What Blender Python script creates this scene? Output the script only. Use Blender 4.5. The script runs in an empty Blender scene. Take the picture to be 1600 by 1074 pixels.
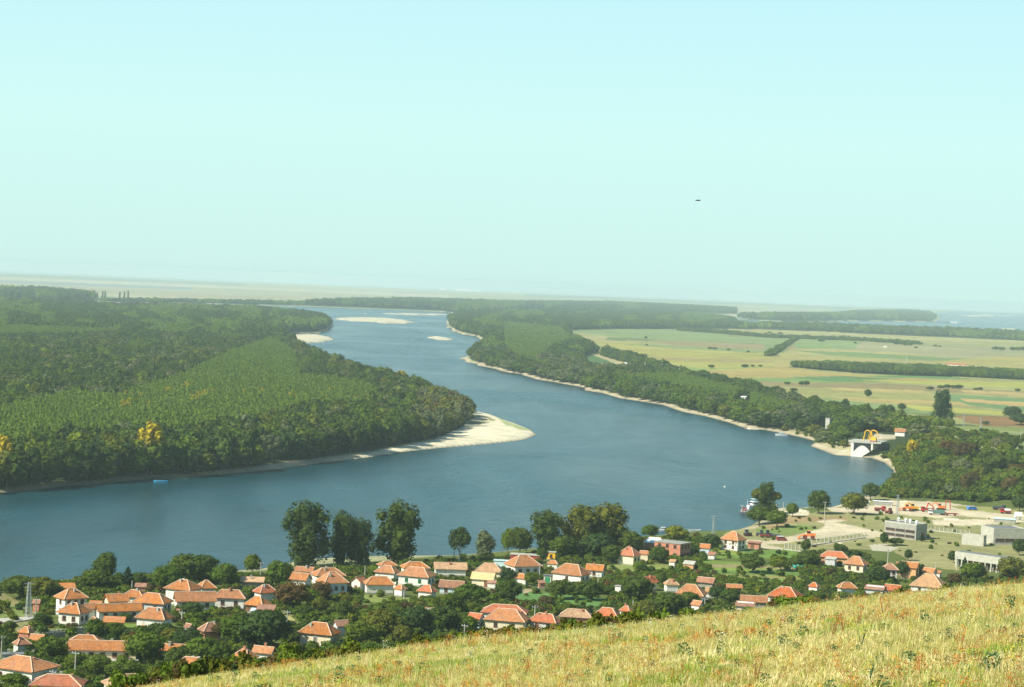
import bpy, math, random, time
import numpy as np
from mathutils import Vector, Matrix
T0 = time.time()
S = bpy.context.scene
COL = S.collection
R = math.radians

# ------------------------------------------------------------------ camera, sky, sun, exposure
CAM_Z = 110.0
F_PX = 3332.0
ROLL = math.atan(0.0405)
YH0 = 410.0                                   # level line at the photograph's left edge (1600 px wide)
def yh(x): return YH0 + 0.0405 * x
PITCH = math.atan((537 - yh(800)) * math.cos(ROLL) / F_PX)
cam_d = bpy.data.cameras.new('camera')
cam_d.sensor_width = 36.0
cam_d.lens = F_PX / 1600 * 36
cam_d.clip_start = 0.5
cam_d.clip_end = 200000
cam = bpy.data.objects.new('camera', cam_d)
COL.objects.link(cam)
S.camera = cam
_f = Vector((0, math.cos(PITCH), -math.sin(PITCH)))
_r0 = Vector((1, 0, 0)); _u0 = Vector((0, math.sin(PITCH), math.cos(PITCH)))
_r = _r0 * math.cos(ROLL) + _u0 * math.sin(ROLL)
_u = -_r0 * math.sin(ROLL) + _u0 * math.cos(ROLL)
cam.matrix_world = Matrix(((_r.x, _u.x, -_f.x, 0), (_r.y, _u.y, -_f.y, 0), (_r.z, _u.z, -_f.z, CAM_Z), (0, 0, 0, 1)))

SUN_DIR = Vector((-0.80, -0.42, 0.80)).normalized()     # towards the sun: left, a little behind the camera
SUN_EL = math.asin(SUN_DIR.z)
SUN_ROT = math.atan2(SUN_DIR.x, SUN_DIR.y)
W = bpy.data.worlds.new('World'); S.world = W; W.use_nodes = True
nt = W.node_tree; nt.nodes.clear()
def N(t, kind, **kw):
    n = t.nodes.new(kind)
    for k, v in kw.items():
        if k.startswith('i_'): n.inputs[k[2:].replace('_', ' ')].default_value = v
        elif k.startswith('n_'): n.inputs[int(k[2:])].default_value = v
        else: setattr(n, k, v)
    return n
sky = N(nt, 'ShaderNodeTexSky', sky_type='NISHITA', sun_disc=False, sun_elevation=SUN_EL, sun_rotation=SUN_ROT,
        altitude=100, air_density=1.0, dust_density=3.0, ozone_density=2.0)
SKY_STRENGTH = 0.10
tint = N(nt, 'ShaderNodeMix', data_type='RGBA', blend_type='MULTIPLY'); tint.inputs[0].default_value = 1.0
tint.inputs[7].default_value = (0.40, 0.66, 0.78, 1)
nt.links.new(sky.outputs[0], tint.inputs[6])
# the dusty summer air veils the low sky all the way round
tc = N(nt, 'ShaderNodeTexCoord'); sp = N(nt, 'ShaderNodeSeparateXYZ'); nt.links.new(tc.outputs['Generated'], sp.inputs[0])
rp = N(nt, 'ShaderNodeValToRGB'); nt.links.new(sp.outputs['Z'], rp.inputs[0])
el = rp.color_ramp.elements
el[0].position = 0.0; el[0].color = (0.97, 0.97, 0.97, 1)
el[1].position = 0.34; el[1].color = (0.04, 0.05, 0.05, 1)
e = el.new(0.17); e.color = (0.88, 0.88, 0.88, 1)
rc = N(nt, 'ShaderNodeValToRGB'); nt.links.new(sp.outputs['Z'], rc.inputs[0])
el = rc.color_ramp.elements
VK = 0.70
el[0].position = 0.0; el[0].color = (0.62 * VK, 0.89 * VK, 0.83 * VK, 1)
el[1].position = 0.17; el[1].color = (0.56 * VK, 0.93 * VK, 1.02 * VK, 1)
e = el.new(0.07); e.color = (0.66 * VK, 0.98 * VK, 0.94 * VK, 1)
sc_ = N(nt, 'ShaderNodeVectorMath', operation='SCALE'); sc_.inputs['Scale'].default_value = 1.0 / SKY_STRENGTH
nt.links.new(rc.outputs[0], sc_.inputs[0])
mx = N(nt, 'ShaderNodeMix', data_type='RGBA')
nt.links.new(rp.outputs[0], mx.inputs[0]); nt.links.new(tint.outputs[2], mx.inputs[6]); nt.links.new(sc_.outputs[0], mx.inputs[7])
bg = N(nt, 'ShaderNodeBackground'); bg.inputs[1].default_value = SKY_STRENGTH
nt.links.new(mx.outputs[2], bg.inputs[0])
wo = N(nt, 'ShaderNodeOutputWorld'); nt.links.new(bg.outputs[0], wo.inputs[0])

sun_d = bpy.data.lights.new('sun', 'SUN'); sun_d.energy = 5.0; sun_d.angle = R(0.53); sun_d.color = (1.0, 0.92, 0.77)
sun = bpy.data.objects.new('sun', sun_d); COL.objects.link(sun)
sun.rotation_mode = 'QUATERNION'; sun.rotation_quaternion = SUN_DIR.to_track_quat('Z', 'Y')
sun.location = (0, 0, 300)
S.view_settings.view_transform = 'Standard'; S.view_settings.look = 'None'
S.view_settings.exposure = 0.58; S.view_settings.gamma = 1.0; S.view_settings.use_curve_mapping = False
S.cycles.max_bounces = 5; S.cycles.diffuse_bounces = 2; S.cycles.glossy_bounces = 2
S.cycles.transmission_bounces = 2; S.cycles.volume_bounces = 1; S.cycles.transparent_max_bounces = 4
S.cycles.use_denoising = True
S.cycles.sample_clamp_indirect = 4
HAZE_DENSITY = 6.2e-5
HAZE_COLOR = (0.675, 0.865, 0.895)

# ------------------------------------------------------------------ helpers
def ray(px, py):
    d = _f * F_PX + _r * (px - 800) - _u * (py - 537)
    return d / math.hypot(d.x, d.y)            # unit horizontal length
def flat(px, py, z=0.0):
    d = ray(px, py)
    t = (CAM_Z - z) / max(-d.z, 1e-4)
    return (d.x * t, d.y * t)
_M3 = np.array([[_r.x, _r.y, _r.z], [_u.x, _u.y, _u.z], [_f.x, _f.y, _f.z]])
def project(x, y, z):
    p = np.stack([np.asarray(x, float), np.asarray(y, float), np.asarray(z, float) - CAM_Z])
    c = np.tensordot(_M3, p, 1)
    w = np.where(c[2] > 1, c[2], 1)
    return np.where(c[2] > 1, 800 + F_PX * c[0] / w, -9e3), np.where(c[2] > 1, 537 - F_PX * c[1] / w, 9e3)
def in_poly(x, y, P):
    P = np.asarray(P, float); c = np.zeros(np.shape(x), bool)
    x2, y2 = P[-1]
    for x1, y1 in P:
        if y1 != y2:
            c ^= ((y1 > y) != (y2 > y)) & (x < (x2 - x1) * (y - y1) / (y2 - y1) + x1)
        x2, y2 = x1, y1
    return c
def seg_dist(x, y, P, closed=True):
    P = np.asarray(P, float); d = np.full(np.shape(x), 1e18)
    n = len(P)
    for i in range(n if closed else n - 1):
        x1, y1 = P[i]; x2, y2 = P[(i + 1) % n]
        dx, dy = x2 - x1, y2 - y1; L = dx * dx + dy * dy + 1e-9
        t = np.clip(((x - x1) * dx + (y - y1) * dy) / L, 0, 1)
        d = np.minimum(d, (x - x1 - t * dx) ** 2 + (y - y1 - t * dy) ** 2)
    return np.sqrt(d)
def hsh(i, j, k=0):
    v = np.sin(i * 127.1 + j * 311.7 + k * 74.7) * 43758.5453
    return v - np.floor(v)
def vnoise(x, y, k=0):
    xi, yi = np.floor(x), np.floor(y); u, v = x - xi, y - yi
    u = u * u * (3 - 2 * u); v = v * v * (3 - 2 * v)
    return (hsh(xi, yi, k) * (1 - u) + hsh(xi + 1, yi, k) * u) * (1 - v) + (hsh(xi, yi + 1, k) * (1 - u) + hsh(xi + 1, yi + 1, k) * u) * v
def fbm(x, y, k=0, o=3):
    s = 0; a = 0.5
    for i in range(o):
        s = s + a * vnoise(x * 2 ** i, y * 2 ** i, k + i); a *= 0.5
    return s / (1 - 0.5 ** o)
def smooth(x, a, b):
    t = np.clip((x - a) / (b - a), 0, 1); return t * t * (3 - 2 * t)

def rough_line(P, amp=0.35, k=0):
    "the shore gets small irregularities between the surveyed points"
    out = []; n = len(P)
    for i in range(n):
        a = np.array(P[i]); b = np.array(P[(i + 1) % n]); L = np.hypot(*(b - a))
        m = int(min(10, max(1, L // 40))); nrm = np.array([-(b - a)[1], (b - a)[0]]) / (L + 1e-6)
        for j in range(m):
            t = j / m; p = a + (b - a) * t
            if j: p = p + nrm * (hsh(i * 3.1 + j, k + 1.7) - 0.5) * min(22, L * 0.10 + 3)
            out.append(tuple(p))
    return out
RIVER_PX = [(-420, 925), (-200, 915), (0, 912), (90, 908), (180, 903), (300, 897), (400, 891), (470, 876), (560, 871), (640, 870), (700, 870), (780, 863),
    (860, 855), (950, 843), (1020, 838), (1075, 832), (1120, 831), (1150, 829), (1172, 822), (1190, 812), (1203, 799), (1218, 794), (1240, 796), (1262, 793), (1290, 795),
    (1330, 784), (1360, 771), (1382, 757), (1397, 745), (1396, 735), (1382, 723), (1362, 716), (1330, 713), (1303, 711), (1285, 704), (1266, 697),
    (1276, 690), (1250, 683), (1222, 677), (1195, 672), (1160, 668), (1138, 660), (1100, 650), (1050, 638), (1000, 627), (940, 614), (880, 600), (830, 590),
    (780, 579), (745, 571), (727, 562), (731, 553), (752, 541), (764, 534), (745, 527), (722, 522), (704, 516), (697, 507), (701, 499), (712, 490),
    (690, 487.5), (640, 486), (590, 484), (540, 482), (500, 480.5), (440, 479), (400, 478), (300, 475.5), (185, 473.5), (145, 473.5), (60, 472.5),
    (60, 474), (110, 476), (150, 479.5), (185, 483), (300, 484), (400, 487), (470, 493), (505, 499), (519, 508), (516, 515), (500, 521), (462, 521.5), (435, 520.5),
    (432, 522), (458, 524), (495, 523), (516, 527), (519, 531), (505, 535), (478, 537), (470, 546), (500, 563), (560, 586), (612, 600), (660, 614), (703, 630),
    (730, 640), (745, 643), (770, 649), (802, 661), (830, 672), (838, 680), (820, 687), (790, 691), (750, 695), (700, 699), (640, 705), (600, 711), (560, 717),
    (500, 724), (450, 731), (400, 737), (330, 743), (290, 748), (240, 748), (200, 752), (150, 757), (100, 760), (60, 766), (0, 770), (-200, 782), (-420, 800)]
CHAN_PX = [(1148, 499), (1200, 502), (1262, 504), (1330, 502), (1400, 503), (1462, 503.5), (1470, 497), (1452, 489), (1500, 487), (1560, 488), (1610, 490), (1800, 498),
    (1800, 530), (1600, 521), (1500, 516), (1400, 513), (1300, 509), (1230, 509), (1150, 507)]
BARS_PX = [[(520, 498), (550, 496.5), (585, 497), (620, 499), (648, 503), (640, 507), (600, 506), (575, 503), (545, 502.5)],
    [(668, 527), (680, 526), (702, 529), (704, 532), (680, 532)],
    [(565, 490.3), (620, 490.4), (690, 491.2), (702, 492.6), (660, 492.8), (600, 491.4)],
    [(1478, 493.6), (1530, 492.2), (1590, 493), (1580, 494), (1520, 494.6)],
    [(1560, 513), (1590, 514), (1590, 516), (1570, 516)]]
RIVER = rough_line([flat(*p) for p in RIVER_PX], k=3)
CHAN = [flat(*p) for p in CHAN_PX]
BARS = [rough_line([flat(*p) for p in b], k=9) for b in BARS_PX]
RIV_A, CHAN_A = np.array(RIVER), np.array(CHAN)

def shore(x, y):
    "signed distance in metres: + on land, - in water"
    d = seg_dist(x, y, RIV_A); w = in_poly(x, y, RIV_A)
    s = np.where(w, -d, d)
    d2 = seg_dist(x, y, CHAN_A); w2 = in_poly(x, y, CHAN_A)
    s = np.minimum(s, np.where(w2, -d2, d2))
    for b in BARS:
        d3 = seg_dist(x, y, b); w3 = in_poly(x, y, b)
        s = np.maximum(s, np.where(w3, d3, -d3))
    return s
BROW = [(-1500, 1190), (-300, 1140), (0, 1108), (200, 1084), (300, 1067), (500, 1043), (750, 1012), (1000, 990), (1200, 967), (1400, 940), (1600, 916), (1900, 880), (3000, 820)]
_bx = [math.atan((p[0] - 800) / F_PX) for p in BROW]; _bd = [(p[1] - yh(p[0])) / F_PX for p in BROW]
RB, KB = 110.0, 5.5e-4
def hill(x, y):
    r = np.hypot(x, y); a = np.arctan2(x, y)
    db = np.interp(a, _bx, _bd)
    z = CAM_Z - db * r - KB * (r - RB) ** 2
    z = z + (fbm(x / 16, y / 16, 5) - 0.5) * 0.8 * smooth(r, 20, 60)
    mound = CAM_Z - 1.7 - 0.27 * r
    z = np.where(r < 40, np.maximum(z, mound), z)
    back = CAM_Z - 1.7 + (fbm(x / 20, y / 20, 9) - 0.5) * 1.0 - 0.012 * r
    return np.where(np.abs(a) > 1.2, back, z + (back - z) * smooth(np.abs(a), 0.5, 1.2))
def ground(x, y, sd=None):
    x = np.asarray(x, float); y = np.asarray(y, float)
    if sd is None: sd = shore(x, y)
    z = np.where(sd > 0, 2.6 * (1 - np.exp(-sd / 9)), np.maximum(-3.5, sd * 0.22))
    land = smooth(sd, 3, 60)
    z = z + land * (fbm(x / 60, y / 60, 2) - 0.5) * 0.8
    near = (y < 1300)
    z = z + near * smooth(sd, 0, 60) * 0.040 * np.maximum(0, 800 - y)
    z = z + smooth(sd, 2, 38) * 10.5 * np.exp(-(((x - 330) / 150) ** 2) ** 2 - (((y - 1480) / 140) ** 2) ** 2)
    r = np.hypot(x, y)
    z = z - smooth(r, 22000, 34000) * 60        # the plain falls away behind the curve of the earth
    h = hill(x, y)
    return np.where(r < 620, np.maximum(z, h), z) if np.any(r < 620) else z
def gz(x, y): return float(ground(np.array([x]), np.array([y]))[0])
def at(px, py, rmin=250, rmax=26000):
    d = ray(px, py)
    rr = np.geomspace(rmin, rmax, 160)
    for _ in range(2):
        g = ground(d.x * rr, d.y * rr) - (CAM_Z + d.z * rr)
        i = int(np.argmax(g > 0))
        if not (g > 0).any(): i = len(rr) - 1
        i = max(i, 1)
        rr = np.linspace(rr[i - 1], rr[i], 40)
    t = rr[20]
    return Vector((d.x * t, d.y * t, gz(d.x * t, d.y * t)))
def ppm(p): return F_PX / math.hypot(p.x, p.y)       # photograph pixels per metre at a place

def tag(o, label=None, cat=None, group=None, kind=None):
    if label: o['label'] = label
    if cat: o['category'] = cat
    if group: o['group'] = group
    if kind: o['kind'] = kind
    return o
def empty(name, loc=(0, 0, 0), rz=0.0, label=None, cat=None, group=None):
    o = bpy.data.objects.new(name, None); COL.objects.link(o)
    o.empty_display_size = 0.5; o.location = loc; o.rotation_euler = (0, 0, rz)
    return tag(o, label, cat, group)
def put(name, me, parent=None, loc=(0, 0, 0), rot=(0, 0, 0), scl=(1, 1, 1), link=True):
    o = bpy.data.objects.new(name, me)
    if link: COL.objects.link(o)
    o.parent = parent; o.location = loc; o.rotation_euler = rot; o.scale = scl
    return o
class MB:
    def __init__(s): s.v = []; s.f = []
    def add(s, vs, fs):
        n = len(s.v); s.v += [tuple(v) for v in vs]; s.f += [tuple(i + n for i in f) for f in fs]; return s
    def box(s, c, d, rz=0.0, taper=1.0):
        x, y, z = d[0] / 2, d[1] / 2, d[2] / 2; ca, sa = math.cos(rz), math.sin(rz); vs = []
        for dz in (-1, 1):
            k = taper if dz > 0 else 1
            for sx, sy in ((-1, -1), (1, -1), (1, 1), (-1, 1)):
                a, b = sx * x * k, sy * y * k
                vs.append((c[0] + a * ca - b * sa, c[1] + a * sa + b * ca, c[2] + dz * z))
        return s.add(vs, [(3, 2, 1, 0), (4, 5, 6, 7), (0, 1, 5, 4), (1, 2, 6, 5), (2, 3, 7, 6), (3, 0, 4, 7)])
    def tube(s, a, b, r1, r2=None, n=6):
        r2 = r1 if r2 is None else r2
        a, b = Vector(a), Vector(b); w = (b - a).normalized()
        u = w.cross(Vector((0, 0, 1)) if abs(w.z) < 0.9 else Vector((1, 0, 0))).normalized(); v = w.cross(u)
        vs = [p + (u * math.cos(t) + v * math.sin(t)) * r for p, r in ((a, r1), (b, r2)) for t in [2 * math.pi * i / n for i in range(n)]]
        return s.add(vs, [(i, (i + 1) % n, n + (i + 1) % n, n + i) for i in range(n)] + [tuple(range(n))[::-1], tuple(range(n, 2 * n))])
    def prism(s, prof, x0, x1, axis='x'):
        n = len(prof)
        vs = [((x0, p[0], p[1]) if axis == 'x' else (p[0], x0, p[1])) for p in prof] + [((x1, p[0], p[1]) if axis == 'x' else (p[0], x1, p[1])) for p in prof]
        return s.add(vs, [(i, (i + 1) % n, n + (i + 1) % n, n + i) for i in range(n)] + [tuple(range(n))[::-1], tuple(range(n, 2 * n))])
    def mesh(s, name, m, smooth_=False):
        me = bpy.data.meshes.new(name); me.from_pydata(s.v, [], s.f)
        me.validate(); me.materials.append(m)
        if smooth_: me.polygons.foreach_set('use_smooth', [True] * len(me.polygons))
        return me
    def build(s, name, m, parent=None, **kw): return put(name, s.mesh(name, m), parent, **kw)

# ------------------------------------------------------------------ materials
M = {}
def mat(name, col, rough=0.8, var=0.15, scale=1.0, col2=None, bump=0.0, bscale=8.0, rand=0.0, metal=0.0, stretch=None, spec=0.3, dirt=None):
    m = bpy.data.materials.new(name); m.use_nodes = True; t = m.node_tree; t.nodes.clear()
    out = N(t, 'ShaderNodeOutputMaterial'); p = N(t, 'ShaderNodeBsdfPrincipled')
    p.inputs['Roughness'].default_value = rough; p.inputs['Metallic'].default_value = metal
    p.inputs['Specular IOR Level'].default_value = spec
    tcn = N(t, 'ShaderNodeTexCoord'); mp = N(t, 'ShaderNodeMapping')
    t.links.new(tcn.outputs['Object'], mp.inputs[0])
    if stretch: mp.inputs['Scale'].default_value = stretch
    nz = N(t, 'ShaderNodeTexNoise', i_Scale=scale, i_Detail=4.0, i_Roughness=0.65); t.links.new(mp.outputs[0], nz.inputs[0])
    r = N(t, 'ShaderNodeValToRGB'); t.links.new(nz.outputs[0], r.inputs[0])
    c2 = col2 or tuple(c * (1 + var) for c in col); c1 = tuple(c * (1 - var) for c in col)
    r.color_ramp.elements[0].position = 0.34; r.color_ramp.elements[0].color = (*c1, 1)
    r.color_ramp.elements[1].position = 0.66; r.color_ramp.elements[1].color = (*c2, 1)
    src = r.outputs[0]
    if rand:
        oi = N(t, 'ShaderNodeObjectInfo'); hs = N(t, 'ShaderNodeHueSaturation')
        mr = N(t, 'ShaderNodeMapRange'); mr.inputs[3].default_value = 1 - rand; mr.inputs[4].default_value = 1 + rand
        t.links.new(oi.outputs['Random'], mr.inputs[0]); t.links.new(mr.outputs[0], hs.inputs['Value']); t.links.new(src, hs.inputs['Color']); src = hs.outputs[0]
    if dirt:
        nz2 = N(t, 'ShaderNodeTexNoise', i_Scale=dirt[1], i_Detail=5.0); t.links.new(tcn.outputs['Object'], nz2.inputs[0])
        mr2 = N(t, 'ShaderNodeMapRange'); mr2.inputs[1].default_value = dirt[2]; mr2.inputs[2].default_value = dirt[2] + 0.08; t.links.new(nz2.outputs[0], mr2.inputs[0])
        mm = N(t, 'ShaderNodeMix', data_type='RGBA'); mm.inputs[7].default_value = (*dirt[0], 1)
        t.links.new(mr2.outputs[0], mm.inputs[0]); t.links.new(src, mm.inputs[6]); src = mm.outputs[2]
    t.links.new(src, p.inputs['Base Color'])
    if bump:
        b = N(t, 'ShaderNodeBump', i_Strength=bump, i_Distance=0.1)
        nb = N(t, 'ShaderNodeTexNoise', i_Scale=bscale, i_Detail=3.0); t.links.new(mp.outputs[0], nb.inputs[0])
        t.links.new(nb.outputs[0], b.inputs['Height']); t.links.new(b.outputs[0], p.inputs['Normal'])
    t.links.new(p.outputs[0], out.inputs[0]); M[name] = m; return m
def roofmat(name, col, var):
    "clay tiles: courses along the slope, weathered patches, single pale and dark tiles"
    m = mat(name, col, rough=0.85, var=var, scale=0.9)
    t = m.node_tree; p = next(n for n in t.nodes if n.type == 'BSDF_PRINCIPLED'); src = p.inputs['Base Color'].links[0].from_socket
    tcn = next(n for n in t.nodes if n.type == 'TEX_COORD')
    v = N(t, 'ShaderNodeTexVoronoi', i_Scale=3.2); t.links.new(tcn.outputs['Object'], v.inputs[0])
    bw = N(t, 'ShaderNodeRGBToBW'); t.links.new(v.outputs['Color'], bw.inputs[0])
    mr = N(t, 'ShaderNodeMapRange'); mr.inputs[3].default_value = 0.72; mr.inputs[4].default_value = 1.28; t.links.new(bw.outputs[0], mr.inputs[0])
    oi = N(t, 'ShaderNodeObjectInfo'); m2 = N(t, 'ShaderNodeMapRange'); m2.inputs[3].default_value = 0.86; m2.inputs[4].default_value = 1.14; t.links.new(oi.outputs['Random'], m2.inputs[0])
    mu = N(t, 'ShaderNodeMath', operation='MULTIPLY'); t.links.new(mr.outputs[0], mu.inputs[0]); t.links.new(m2.outputs[0], mu.inputs[1])
    sc = N(t, 'ShaderNodeVectorMath', operation='SCALE'); t.links.new(src, sc.inputs[0]); t.links.new(mu.outputs[0], sc.inputs['Scale'])
    hs = N(t, 'ShaderNodeHueSaturation'); m3 = N(t, 'ShaderNodeMath', operation='MULTIPLY', n_1=7.13); m4 = N(t, 'ShaderNodeMath', operation='FRACT'); m5 = N(t, 'ShaderNodeMapRange'); m5.inputs[3].default_value = 0.90; m5.inputs[4].default_value = 1.04
    t.links.new(oi.outputs['Random'], m3.inputs[0]); t.links.new(m3.outputs[0], m4.inputs[0]); t.links.new(m4.outputs[0], m5.inputs[0]); t.links.new(m5.outputs[0], hs.inputs['Saturation']); t.links.new(sc.outputs[0], hs.inputs['Color'])
    st = N(t, 'ShaderNodeTexNoise', i_Scale=0.45, i_Detail=6.0, i_Roughness=0.7); t.links.new(tcn.outputs['Object'], st.inputs[0])
    sr = N(t, 'ShaderNodeMapRange'); sr.inputs[1].default_value = 0.47; sr.inputs[2].default_value = 0.66; sr.inputs[3].default_value = 0.0; sr.inputs[4].default_value = 0.62; t.links.new(st.outputs[0], sr.inputs[0])
    sm = N(t, 'ShaderNodeMix', data_type='RGBA'); sm.inputs[7].default_value = (0.24, 0.15, 0.10, 1); t.links.new(sr.outputs[0], sm.inputs[0]); t.links.new(hs.outputs[0], sm.inputs[6])
    t.links.new(sm.outputs[2], p.inputs['Base Color'])
    w = N(t, 'ShaderNodeTexWave', bands_direction='Z', i_Scale=1.6, i_Distortion=0.6); t.links.new(tcn.outputs['Object'], w.inputs[0])
    b = N(t, 'ShaderNodeBump', i_Strength=0.6, i_Distance=0.12); t.links.new(w.outputs[0], b.inputs['Height']); t.links.new(b.outputs[0], p.inputs['Normal'])
    return m
roofmat('roof_orange', (0.42, 0.162, 0.048), 0.24)
roofmat('roof_red', (0.44, 0.115, 0.034), 0.20)
roofmat('roof_pale', (0.48, 0.28, 0.14), 0.26)
roofmat('roof_brown', (0.31, 0.15, 0.09), 0.26)
mat('roof_yellow', (0.52, 0.42, 0.20), var=0.12, scale=0.7)
mat('ridge', (0.60, 0.42, 0.29), var=0.2, scale=2)
mat('wall_white', (0.70, 0.68, 0.60), var=0.08, scale=0.8, dirt=((0.50, 0.47, 0.38), 0.7, 0.60), bump=0.2)
mat('wall_cream', (0.68, 0.60, 0.42), var=0.10, scale=0.8, dirt=((0.46, 0.38, 0.26), 0.7, 0.62), bump=0.2)
mat('wall_grey', (0.50, 0.52, 0.50), var=0.12, scale=0.8, dirt=((0.30, 0.30, 0.27), 0.8, 0.60), bump=0.2)
mat('wall_blue', (0.50, 0.60, 0.64), var=0.10, scale=0.8)
mat('wall_orange', (0.62, 0.34, 0.16), var=0.12, scale=0.8)
mat('wall_brick', (0.46, 0.20, 0.12), var=0.22, scale=1.6, bump=0.3)
mat('wall_flaking', (0.74, 0.72, 0.64), var=0.12, scale=0.9, dirt=((0.30, 0.27, 0.20), 0.55, 0.53), bump=0.3)
mat('concrete', (0.29, 0.29, 0.25), var=0.14, scale=0.6, dirt=((0.26, 0.26, 0.22), 0.4, 0.60))
mat('concrete_pale', (0.42, 0.41, 0.34), var=0.12, scale=0.5, dirt=((0.40, 0.37, 0.28), 0.3, 0.60))
mat('bitumen', (0.16, 0.17, 0.17), var=0.25, scale=0.4)
mat('pane', (0.03, 0.035, 0.04), rough=0.12, var=0.3, scale=0.5, spec=0.6)
mat('timber', (0.16, 0.09, 0.05), var=0.3, scale=2)
mat('timber_grey', (0.28, 0.25, 0.20), var=0.25, scale=2)
mat('frame_white', (0.72, 0.71, 0.66), var=0.05)
mat('frame_brown', (0.20, 0.09, 0.05), var=0.15)
mat('door_green', (0.04, 0.30, 0.12), var=0.1)
mat('door_red', (0.42, 0.07, 0.05), var=0.15)
mat('paint_red', (0.55, 0.03, 0.025), rough=0.4, var=0.15)
mat('paint_darkred', (0.24, 0.045, 0.035), rough=0.6, var=0.2)
mat('paint_orange', (0.78, 0.20, 0.04), rough=0.5, var=0.12)
mat('paint_yellow', (0.80, 0.45, 0.03), rough=0.5, var=0.15, dirt=((0.35, 0.16, 0.05), 1.2, 0.62))
mat('paint_blue', (0.03, 0.20, 0.62), rough=0.4, var=0.15)
mat('paint_sky', (0.05, 0.42, 0.66), rough=0.4, var=0.12)
mat('paint_white', (0.80, 0.80, 0.78), rough=0.4, var=0.05)
mat('paint_green', (0.10, 0.20, 0.16), rough=0.6, var=0.15)
mat('paint_dark', (0.06, 0.075, 0.11), rough=0.6, var=0.3)
mat('steel', (0.45, 0.48, 0.48), rough=0.55, var=0.15, metal=0.3)
mat('steel_dark', (0.14, 0.15, 0.16), rough=0.6, var=0.2, metal=0.3)
mat('rubber', (0.025, 0.025, 0.025), rough=0.9, var=0.2)
mat('tarpaulin', (0.05, 0.36, 0.26), rough=0.6, var=0.15)
mat('sheet_blue', (0.52, 0.68, 0.70), rough=0.5, var=0.12)
mat('bark', (0.22, 0.17, 0.12), var=0.3, scale=1.5)
mat('bark_pale', (0.42, 0.38, 0.32), var=0.3, scale=1.0)
mat('rubble', (0.55, 0.50, 0.38), var=0.25, scale=0.6)
mat('bird_feathers', (0.03, 0.03, 0.03), var=0.3)

def foliage(name, cols, trans=0.22, val=0.18):
    "leaf colour: one tone per tree from the list, small clump-to-clump variation"
    m = bpy.data.materials.new(name); m.use_nodes = True; t = m.node_tree; t.nodes.clear()
    out = N(t, 'ShaderNodeOutputMaterial'); oi = N(t, 'ShaderNodeObjectInfo'); r = N(t, 'ShaderNodeValToRGB')
    r.color_ramp.interpolation = 'LINEAR'
    el = r.color_ramp.elements
    while len(el) < len(cols): el.new(0.5)
    for i, c in enumerate(cols): el[i].position = i / max(1, len(cols) - 1); el[i].color = (*c, 1)
    t.links.new(oi.outputs['Random'], r.inputs[0])
    tcn = N(t, 'ShaderNodeTexCoord'); nz = N(t, 'ShaderNodeTexNoise', i_Scale=0.55, i_Detail=3.0); t.links.new(tcn.outputs['Object'], nz.inputs[0])
    mr = N(t, 'ShaderNodeMapRange'); mr.inputs[1].default_value = 0.3; mr.inputs[2].default_value = 0.7
    mr.inputs[3].default_value = 1 - val * 1.6; mr.inputs[4].default_value = 1 + val * 1.8; t.links.new(nz.outputs[0], mr.inputs[0])
    sc = N(t, 'ShaderNodeVectorMath', operation='SCALE'); t.links.new(r.outputs[0], sc.inputs[0]); t.links.new(mr.outputs[0], sc.inputs['Scale'])
    d = N(t, 'ShaderNodeBsdfDiffuse'); tr = N(t, 'ShaderNodeBsdfTranslucent'); ms = N(t, 'ShaderNodeMixShader'); ms.inputs[0].default_value = trans
    t.links.new(sc.outputs[0], d.inputs[0])
    s2 = N(t, 'ShaderNodeMix', data_type='RGBA', blend_type='MULTIPLY'); s2.inputs[0].default_value = 1; s2.inputs[7].default_value = (1.3, 1.25, 0.5, 1)
    t.links.new(sc.outputs[0], s2.inputs[6]); t.links.new(s2.outputs[2], tr.inputs[0])
    t.links.new(d.outputs[0], ms.inputs[1]); t.links.new(tr.outputs[0], ms.inputs[2]); t.links.new(ms.outputs[0], out.inputs[0])
    M[name] = m; return m
foliage('leaf_dark', [(0.050, 0.084, 0.018), (0.070, 0.104, 0.018), (0.042, 0.074, 0.024), (0.082, 0.114, 0.018)])
foliage('leaf_green', [(0.092, 0.142, 0.018), (0.070, 0.120, 0.016), (0.122, 0.156, 0.018), (0.060, 0.106, 0.020)])
foliage('leaf_light', [(0.130, 0.180, 0.024), (0.100, 0.160, 0.022), (0.165, 0.185, 0.022)])
foliage('leaf_plantation', [(0.110, 0.170, 0.028), (0.122, 0.182, 0.026), (0.100, 0.158, 0.030), (0.132, 0.186, 0.026)], val=0.08)
foliage('leaf_willow', [(0.130, 0.155, 0.072), (0.105, 0.130, 0.060), (0.150, 0.155, 0.068)])
foliage('leaf_brown', [(0.100, 0.078, 0.028), (0.085, 0.072, 0.030), (0.115, 0.072, 0.025)])
foliage('leaf_yellow', [(0.46, 0.34, 0.02), (0.42, 0.35, 0.03)], trans=0.25, val=0.3)
foliage('leaf_olive', [(0.120, 0.130, 0.022), (0.105, 0.120, 0.018)])
foliage('leaf_conifer', [(0.022, 0.045, 0.022), (0.028, 0.052, 0.022)], trans=0.1)
foliage('grass_straw', [(0.74, 0.66, 0.34), (0.58, 0.55, 0.21), (0.42, 0.45, 0.14), (0.80, 0.72, 0.44), (0.68, 0.60, 0.29), (0.46, 0.35, 0.18)], trans=0.35, val=0.1)
foliage('grass_green', [(0.32, 0.42, 0.09), (0.42, 0.48, 0.10), (0.24, 0.36, 0.12)], trans=0.35, val=0.1)
foliage('weed_orange', [(0.62, 0.25, 0.05), (0.50, 0.18, 0.05), (0.68, 0.36, 0.05)], trans=0.2)
foliage('weed_rust', [(0.36, 0.13, 0.05), (0.42, 0.20, 0.08)], trans=0.2)
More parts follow.
